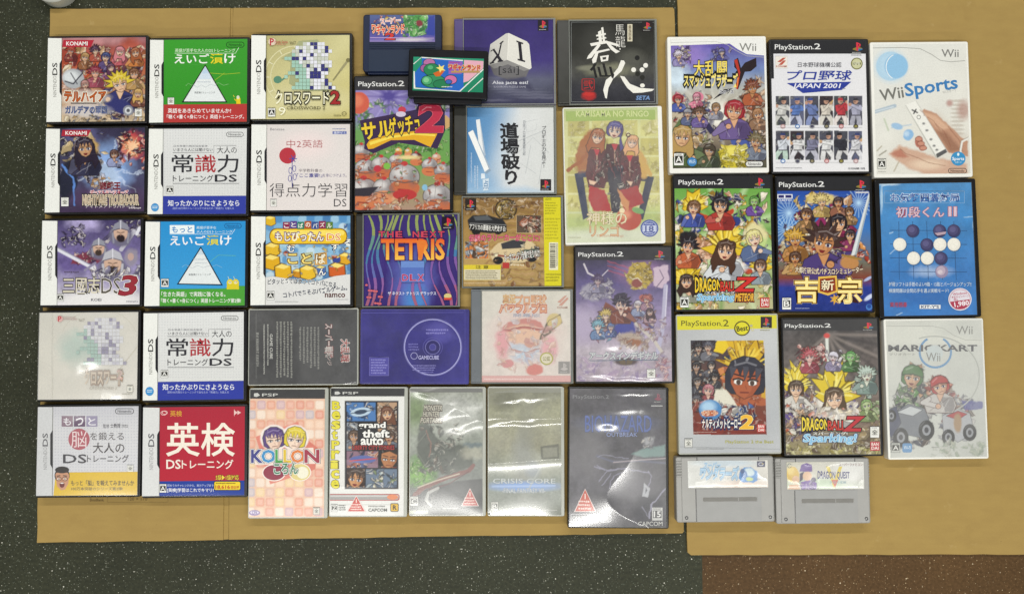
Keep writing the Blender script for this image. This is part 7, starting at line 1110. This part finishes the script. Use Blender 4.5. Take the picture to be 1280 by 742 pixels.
def f6(a):
    a.gr([(0, 'cdc9bd'), (.5, 'd3ccc4'), (1, 'd4c9c2')], 90, 380, 90, 708); a.nz(40, .08, 3); a.nz(10, .06, 8); a.el(250, 540, 110, 90, 'd8b8b4', .9, a=.7, w=30); a.el(250, 590, 60, 40, 'b4c4d4', .6, w=16); a.mot(180, 560, 320, 640, ['c4d0dc', 'd8c4c4', 'b0b8d0', 'dcd4cc', 'd0a8a8'], 26, 22, 3, 'b0a4a8', .45)  # cover colours whitened with the glare seen on the lid
    a.pg([(160, 520), (185, 490), (250, 478), (300, 490), (316, 512), (240, 506)], 'c08078', 5, 8); a.el(240, 535, 70, 34, 'd8b49c', .3, w=10); a.ln([(160, 526), (240, 512), (312, 520)], 8, 'b06c64', 4, 6); a.pg([(295, 555), (330, 480), (372, 462), (378, 495), (310, 552)], '6c6458', 4, 6); a.el(350, 486, 26, 26, 'c8b47c', .2, w=6); a.el(270, 570, 26, 14, 'c49484', .3, w=6)
    a.el(165, 570, 24, 50, 'd49ca0', .6, w=16); a.el(335, 590, 26, 50, 'd8a4a8', .6, w=16); a.el(185, 640, 22, 16, 'c88c8c', .3, w=8); a.el(280, 662, 30, 20, 'c87c74', .3, w=8); a.E(323, 622, 24, 23, 'a8a458'); a.E(323, 622, 19, 18, 'd4ccb4'); a.T('公認', 310, 614, 336, 630, '7c7840', .02)
    a.mot(150, 480, 360, 660, ['dcc4bc', 'd0a8a4', 'c8d0d8', 'd8bca4', 'c48c88'], 44, 17, 13, 'a08480', .5); a.ln([(170, 520), (240, 508), (314, 518)], 3, '9a5c58', None, 6); a.ln([(180, 560), (200, 590), (250, 600), (300, 585)], 2.5, 'a87c74', None, 6); a.ln([(300, 552), (332, 486), (370, 466)], 2, '5c5048', None, 4)
    a.T('実況', 168, 394, 212, 424, 'c89c64', .03, [(4, 'b87c54'), (1.5, 'dcc89c')]); a.T('プロ野球', 214, 396, 322, 432, 'd4a47c', .05, [(5, 'c08464')]); a.T('パワフルプロ', 156, 428, 322, 458, 'd4a07c', .05, [(5, 'b86c5c')]); a.T('開幕版', 205, 462, 300, 474, 'a0a4b4', .02)
    a.P([(362, 420), (388, 398), (396, 398), (372, 424)], 'c49484'); a.P([(366, 432), (396, 404), (402, 408), (378, 434)], 'c49484'); a.T('KONAMI', 362, 436, 398, 444, 'a87c6c', .03); a.R(365, 632, 407, 676, '9c9896'); a.pslogo(368, 634, 404, 674, '8c8886', 'b4aeac'); a.P([a.f(0, .93), a.f(1, .93), a.f(1, 1), a.f(0, 1)], 'd0a4a0'); a.mic(100, 692, 300, 700, 1, 'e0ccc8')
def jewel(k, label, crop, draw, tray, x0f, hinge, fl, mirror=False):
    """x0f: where the booklet starts (fraction of the width); the strip left of it is the hinge"""
    x, y, a, w, l = POSE[k]; h = H['jewel']; t = thing('jewel_case', label, 'disc case', (x, y, ZC), a, GJ)
    MB().prism(-w / 2, -l / 2, w / 2, l / 2, 0, h - .0022, .0012, .0005).build('tray', tray, t)
    if x0f > .05: MB().prism(-w / 2 + .0008, -l / 2 + .003, -w / 2 + w * x0f - .0012, l / 2 - .003, h - .0022, h - .0006, .0008, .0004).build('hinge_strip', hinge, t)
    bx = (-w / 2 + w * x0f + .0005, -l / 2 + .0022, w / 2 - .0036, l / 2 - .0022); A = Art(crop, (x, y, a), ZC + h - .0018, *bx); draw(A); A.build('booklet', PRINT, t, h - .0021)
    m = MB().frame(-w / 2 + w * x0f - .0012, -l / 2 + .0002, w / 2 - .0002, l / 2 - .0002, .0013, .0028, .0014, .0014, h - .0021, h)
    lid = m.build('clear_lid', LID, t)
    film(w * (1 - x0f) - .0045, l - .0040, h - .0009, lid, cx=w * x0f / 2 - .0010, **fl)
    for yy in (-l * .32, l * .32): MB().prism(w / 2 - .0032, yy - .005, w / 2 - .0008, yy + .005, h, h + .0003, .0004, .0001).build('lid_tab', LID, t)
    return t
LID = bpy.data.materials.new('clear_styrene'); LID.use_nodes = True
def _lid():
    m, n, L, o = new_mat('clear_styrene_lid'); tr = n('ShaderNodeBsdfTransparent'); tr.inputs[0].default_value = (.9, .92, .9, 1); p = n('ShaderNodeBsdfPrincipled'); p.inputs['Base Color'].default_value = (.42, .43, .4, 1); p.inputs['Roughness'].default_value = .12
    mx = n('ShaderNodeMixShader'); lw = n('ShaderNodeLayerWeight'); lw.inputs[0].default_value = .35; mr = n('ShaderNodeMapRange'); mr.inputs[3].default_value = .34; mr.inputs[4].default_value = .9; L(lw.outputs['Facing'], mr.inputs[0]); L(mr.outputs[0], mx.inputs[0]); L(tr.outputs[0], mx.inputs[1]); L(p.outputs[0], mx.inputs[2]); L(mx.outputs[0], o.inputs[0]); return m
bpy.data.materials.remove(LID); LID = _lid()
JF = dict(haze_glare=.012, rough=.07, bulge=.0001)
jewel('j1', 'square disc case with a violet cover of wavy rainbow stripes and orange block lettering', 5, f1, TRAY, .075, TRAY, JF)
jewel('j2', 'square disc case with a violet cover and one white die, tucked under the black cartridge', 18, f2, TRAYV, .095, TRAYV, JF)
jewel('j3', 'square disc case with a black cover and sweeping white brush kanji', 19, f3, TRAY, .125, TRAY, JF)
jewel('j4', 'square disc case with a blue to white cover, white sticks and black upright brush kanji', 8, f4, TRAY, .128, TRAY, JF)
jewel('j5', 'square disc case turned back up, sandy rally car pictures and a yellow strip', 9, f5, TRAY, .012, TRAY, JF)
jewel('j6', 'square disc case with a glare-paled pink-white cover, red cap shape and grey hinge', 9, f6, TRAYGREY, .105, TRAYGREY, dict(haze_glare=.10, rough=.12, bulge=.0006, amp=.0002, sx=8, sy=20, seed=4))

# ------------------------------------------------------------------ cartridges
def pose_of(z, TL, TR, BR, BL):
    w = [np.array(px2w(*p, z)) for p in (TL, TR, BR, BL)]; a, b, c, d = w; e = (b - a) + (c - d); g = (a - d) + (b - c)
    ctr = sum(w) / 4; return ctr[0], ctr[1], (math.atan2(e[1], e[0]) + math.atan2(-g[0], g[1])) / 2, (np.hypot(*(b - a)) + np.hypot(*(c - d))) / 2, (np.hypot(*(a - d)) + np.hypot(*(b - c))) / 2
def grey_cart(label, TL, TR, BR, BL, draw, ox, oy, bright):
    h = .0195; x, y, a, w, l = pose_of(ZC + h, TL, TR, BR, BL); t = thing('game_cartridge', label, 'cartridge', (x, y, ZC), a, GC)
    X = lambda v: -w / 2 + w * v; Y = lambda v: l / 2 - l * v     # fractions of the top face
    m = MB().prism(-w / 2, -l / 2, w / 2, l / 2, 0, h - .0016, .0030, .0016); m.prism(X(.055), Y(.985), X(.985), Y(.01), h - .0017, h - .0004, .0015, .0006); m.build('shell', CARTGREY, t)
    s0, s1, r0, r1 = .265, .822, .612, .682
    MB().frame(X(.205), Y(.985), X(.862), Y(.486), X(s0) - X(.205), X(.862) - X(s1), Y(r1) - Y(.985), Y(.486) - Y(r0), h - .0008, h).build('front_panel', CARTGREY2, t)
    MB().prism(X(s0) + .0006, Y(r1) + .0006, X(s1) - .0006, Y(r0) - .0006, h - .0006, h - .00025, .0012, .0003).build('label_slot', GROOVE, t)
    MB().prism(X(s0) + .0006 + (X(s1) - X(s0)) * .64, Y(r1) + .0008, X(s0) + .0014 + (X(s1) - X(s0)) * .64, Y(r0) - .0008, h - .0004, h - .0001, .0002, .0001).build('slot_rib', CARTGREY, t)
    for f in (.2, .86): MB().prism(X(f) - .0009, Y(.985), X(f) + .0002, Y(.486), h - .0008, h - .0003, .0001, .0001).build('seam', STEEL, t)
    for f in (.216, .845): MB().prism(X(f) - .0006, Y(.055), X(f) + .0004, Y(.003), h - .0008, h - .00018, .0001, .0001).build('seam', STEEL, t)
    m = MB()
    for i in range(6): m.prism(X(.004), Y(.075 + i * .042) - .0009, X(.066), Y(.075 + i * .042) + .0008, h - .0018, h - .0001, .0006, .0005)
    m.build('grip_ridges', CARTGREY, t)
    m = MB()
    for i in range(6): m.prism(X(.986), Y(.075 + i * .042) - .0009, X(.999), Y(.075 + i * .042) + .0008, h - .0030, h - .0012, .0004, .0004)
    m.build('grip_ridges', CARTGREY, t)
    MB().prism(X(.216), Y(.034), X(.845), Y(.004), h - .0010, h - .00022, .0006, .0003).build('top_ledge', CARTGREY2, t)
    for f in (.098, .95):
        s = MB().lathe([(.0024, h - .0010), (.0024, h - .0003), (.0017, h - .0002), (.0010, h - .0005)], X(f), Y(.925), 20).build('screw', STEEL, t, smooth=False)
    A = Art(16, (x, y, a), ZC + h, X(.118), Y(.47), X(.935), Y(.055)); draw(A); A.build('label_sticker', PRINT_GLOSS, t, h + .0001)
    film(w * .80, l * .40, h + .0010, t, haze_glare=.10, rough=.22, f0=.07, bulge=.0002, amp=.0005, sx=70, sy=60, seed=5 + ox, cx=(X(.118) + X(.935)) / 2, cy=(Y(.47) + Y(.055)) / 2)
    return t
def g1(a):
    a.gr([(0, 'cfd0cc'), (1, 'd4d0c8')], 110, 95, 500, 228); a.nz(20, .05, 3); a.el(380, 215, 120, 20, 'd8c0b0', .9, a=.7); a.el(300, 110, 140, 16, 'c4d0d8', .9)
    a.T('スーパー', 192, 106, 272, 134, '8cb4d4', .03, [(3, 'b4cce0')], sh=.2); a.T('ワンダラーズ', 176, 130, 358, 188, '8cb8d8', .03, [(6, '5c90b8'), (2.5, 'c8dcE8'.lower())], sh=.1); a.T('スペシャル', 268, 178, 352, 188, '9ca4ac', .01)
    a.pg([(365, 150), (385, 132), (420, 128), (450, 150), (452, 190), (430, 204), (375, 200), (362, 180)], '3a84c4', 3, 8); a.el(412, 152, 24, 20, 'c8d8dc', .3, w=8); a.el(385, 165, 16, 22, '2868a8', .3, w=8); a.el(412, 186, 18, 10, 'b8c87c', .3, w=6); a.el(378, 148, 10, 12, '1c4c84', .3); a.ln([(445, 185), (482, 186)], 3, '5c6470')
    a.R(449, 100, 488, 128, '2c2c54'); a.ring(468, 114, 11, 7, 4, 'c4c4d0'); a.E(476, 112, 5, 4, '9c8c5c')
def g2(a):
    a.gr([(0, 'c8c5b4'), (.5, 'd0cec4'), (1, 'cccac4')], 590, 100, 970, 240); a.nz(20, .05, 3); a.el(760, 210, 160, 26, 'b8ccb0', .9, a=.8); a.el(900, 150, 70, 60, 'dcdcd8', .9)
    a.el(622, 165, 30, 38, 'd8b85c', .1, w=8); a.el(612, 145, 18, 20, 'e4cc7c', .6); a.el(636, 190, 18, 20, 'dcb898', .15); a.pg([(600, 236), (606, 215), (650, 212), (656, 236)], 'c49468', 3, 6)
    a.pg([(655, 150), (665, 118), (690, 110), (714, 120), (716, 150), (690, 152)], '6a4c94', 3, 6); a.pg([(660, 200), (700, 190), (740, 205), (735, 236), (665, 238)], '6c449c', 3, 8); a.pg([(656, 160), (676, 150), (670, 190), (655, 200)], '34284c', 3); a.el(692, 172, 22, 22, 'dcb898', .15); a.el(722, 190, 12, 12, '3c2c60', .3); a.mot(655, 200, 740, 238, ['7c54ac', '54388c', '8c6cb8'], 12, 13, 3, '2c1c4c', .7)
    a.T('V', 785, 128, 858, 228, 'd8c44c', .03); a.P([(808, 190), (842, 190), (826, 228)], 'c45c44'); a.T('DRAGON QUEST', 742, 150, 896, 190, '2c2c74', .03, tap=-.12)
    a.T('スーパーファミコン', 845, 110, 958, 124, '7c4c4c', .02); a.ring(606, 122, 9, 10, 2.5, '4c5c54', 20, 330); a.mic(820, 226, 880, 232, 1, '8c8c8c'); a.T('天空の花嫁', 800, 196, 880, 208, '7ca4b4', .0)
grey_cart('grey game cartridge with a white label and pale blue lettering, left of its twin', (844.4, 570.8), (967, 570.4), (969.6, 652.6), (846.8, 652.4), g1, 0, 0, 0)
grey_cart('grey game cartridge with purple-capped figure and gold V on its label, two shiny screws', (968.8, 572.2), (1086.4, 572.6), (1089.8, 654.4), (971.4, 654.4), g2, 1, 0, 1)

# navy cartridge above the helmets case
h = .0165; x, y, a, w, l = pose_of(ZC + h, (453.8, 17.8), (551.8, 18.4), (552.2, 92.6), (453.4, 91.6)); NT = ZC + h
t = thing('game_cartridge', 'navy blue game cartridge with a green creature label, half hidden by the black cartridge', 'cartridge', (x, y, ZC), a, GC)
X = lambda v: -w / 2 + w * v; Y = lambda v: l / 2 - l * v
m = MB().prism(-w / 2, Y(.965), w / 2, l / 2, 0, h - .0006, .0042, .0012); m.prism(X(.06), Y(1), X(.94), Y(.9), .0025, h - .0030, .0012, .0006); m.build('shell', NAVY, t)
MB().prism(X(.072), Y(.962), X(.93), Y(.60), h - .0010, h, .0005, .0003).build('front_panel', NAVY2, t)
m = MB()
for i in range(3): m.prism(X(.082), Y(.50 + i * .036) - .0006, X(.92), Y(.50 + i * .036) + .0006, h - .0010, h + .0002, .0005, .0004)
m.build('grip_ridges', NAVY2, t)
def n1(a):
    a.gr([(0, '4c5c8c'), (.5, '3c4488'), (.85, '5c54a0'), (1, '8c7cb0')], 0, 50, 0, 245); a.mot(130, 55, 370, 190, ['d8b83c', 'c8482c', 'e8d8c4', '8c3c34', 'd87c3c', '6c5c94'], 26, 20, 3, '3c1c28', .7); a.pg([(360, 56), (480, 50), (540, 60), (520, 190), (420, 205), (375, 150)], '4c9448', 5, 20); a.mot(370, 60, 545, 205, ['4c9c48', '6cb858', '34743c', '8cc878', '3c8440'], 34, 26, 4, '1c3c28', .85); a.el(480, 110, 24, 22, '7c2c34', .3, 30, 10)
    a.pg([(545, 60), (590, 54), (590, 200), (530, 190)], '2c3c94', 8, 10); a.el(420, 225, 120, 14, 'c8c0cc', .8, w=10)
    a.T('スーパー', 200, 72, 345, 112, 'd88c7c', .04, [(6, 'ece0d8')], rot=4); a.T('ワギャンランド', 142, 122, 372, 190, 'd8482c', .06, [(9, '2c1820'), (4, 'f0d8b8')], arc=10); a.T('2', 240, 182, 300, 226, 'c83430', .07, [(6, '2c1820')]); a.L([(128, 212), (585, 216)], 5, 'b49cc8')
A = Art(17, (x, y, a), ZC + h, X(.085), Y(.465), X(.915), Y(.01)); n1(A); A.build('label_sticker', PRINT_GLOSS, t, h - .0005)
# black cartridge leaning on the navy one and on the tall case below it
h = .0150; x, y, a, w, l = pose_of(NT + .0135, (511.4, 60.2), (610, 64.8), (609.4, 128.6), (509.4, 124.6)); lean = math.radians(3.0)
t = thing('game_cartridge', 'black game cartridge with a green, blue and pink striped label, lying across other cases', 'cartridge', (x, y, NT + .0002 - .0006), 0, GC)
t.rotation_euler = (lean, 0, a)
X = lambda v: -w / 2 + w * v; Y = lambda v: l / 2 - l * v
m = MB().prism(-w / 2, Y(.93), w / 2, l / 2, 0, h, .0030, .0014); m.prism(X(.075), Y(1.03), X(.93), Y(.88), .002, h - .0030, .0012, .0008); m.build('shell', CARTBLACK, t)
m = MB(); m.prism(X(.08), Y(.905), X(.925), Y(.865), h - .0006, h + .0004, .0004, .0003); m.build('grip_ridges', CARTBLACK, t)
def n2(a):
    a.gr([(0, '2c8c6c'), (1, '247c5c')], 0, 345, 0, 600)
    a.P([(800, 372), (938, 380), (936, 430), (830, 520), (795, 530)], 'd8a4b4'); a.P([(440, 450), (440, 572), (780, 604), (760, 588), (452, 566), (448, 450)], 'e0e0dc')
    a.P([(500, 350), (792, 372), (796, 560), (780, 590), (458, 562), (450, 545), (450, 460), (500, 400)], '2c64b8'); a.P([(500, 350), (792, 372), (792, 380), (500, 358)], 'dcdcd8')
    a.L([(440, 400), (500, 346)], 6, 'e0e0dc'); a.L([(768, 592), (936, 438)], 8, 'e0e0dc'); a.L([(828, 600), (936, 500)], 8, 'e0e0dc')
    a.P([(690, 380), (790, 384), (780, 470), (690, 470)], '8c5cb0')
    for x, y, rx, ry, c in ((552, 390, 40, 26, 'b06c9c'), (520, 430, 30, 26, '9c5c94'), (570, 440, 56, 42, '2c7c50'), (580, 520, 84, 44, '34885c'), (535, 515, 36, 30, '4ca06c'), (640, 540, 60, 28, '2c7850'), (705, 510, 42, 30, 'c46c9c'), (690, 525, 22, 14, '3c64b0')): a.E(x, y, rx + 4, ry + 4, '1c3c30'); a.E(x, y, rx, ry, c)
    a.E(530, 512, 20, 18, '7cc08c'); a.E(560, 424, 20, 14, '54a874')
    a.P([(580, 465), (640, 440), (660, 450), (630, 485), (600, 488)], 'c8642c'); a.P([(620, 400), (636, 420), (660, 408), (650, 432), (668, 448), (640, 444), (628, 462), (622, 438), (600, 426), (622, 422)], 'e8d874')
    a.T('ワギャンランド', 690, 404, 914, 446, 'c83c50', .05, [(6, 'e8c870'), (2, '6c2c3c')], rot=-2); a.R(708, 448, 912, 462, 'b08c5c'); a.mic(700, 385, 780, 396, 1, 'b4447c'); a.mic(640, 556, 722, 568, 1, 'e0e0dc')
A = Art(17, (x, y, a), NT + .0135, X(.06), Y(.80), X(.945), Y(.155)); n2(A); A.build('label_sticker', PRINT_GLOSS, t, h + .0001)

# ------------------------------------------------------------------ print on the cardboard, and the ring at the edge of the picture
A = Art(0, (0, 0, 0), CT, float(px2w(108, 630, CT)[0]), float(px2w(108, 632, CT)[1]), float(px2w(216, 630, CT)[0]), float(px2w(108, 617, CT)[1]))
def cp(a):
    a.T('BoxBank', 112.5, 622.6, 130, 626, '6c5836', .02); a.frame(134.5, 618, 210, 627, .5, '7c6640'); a.T('120 × 170', 160, 621, 184, 625, '6c5836', .01)
cp(A); A.C[:] = 0
ob = make('printed_mark', np.concatenate(A.VV), [tuple(q) for q in np.concatenate(A.VT)], PRINT, cA, (0, 0, CT + .0001), np.concatenate(A.VC))
rx, ry = px2w(70, -18.5, .01); m = MB(); m.lathe([(.0275, .0), (.0285, .001), (.0285, .019), (.0275, .020), (.0235, .020), (.0225, .019), (.0225, .001), (.0235, .0)], 0, 0, 56, True)
o = m.build('plastic_ring', SILVER, None, loc=(float(rx), float(ry), .0002)); o['label'] = 'pale grey plastic ring on the dark floor past the cardboard top left corner'; o['category'] = 'ring'
for f in bpy.data.objects:
    if f.type == 'LIGHT' or f.type == 'CAMERA': pass
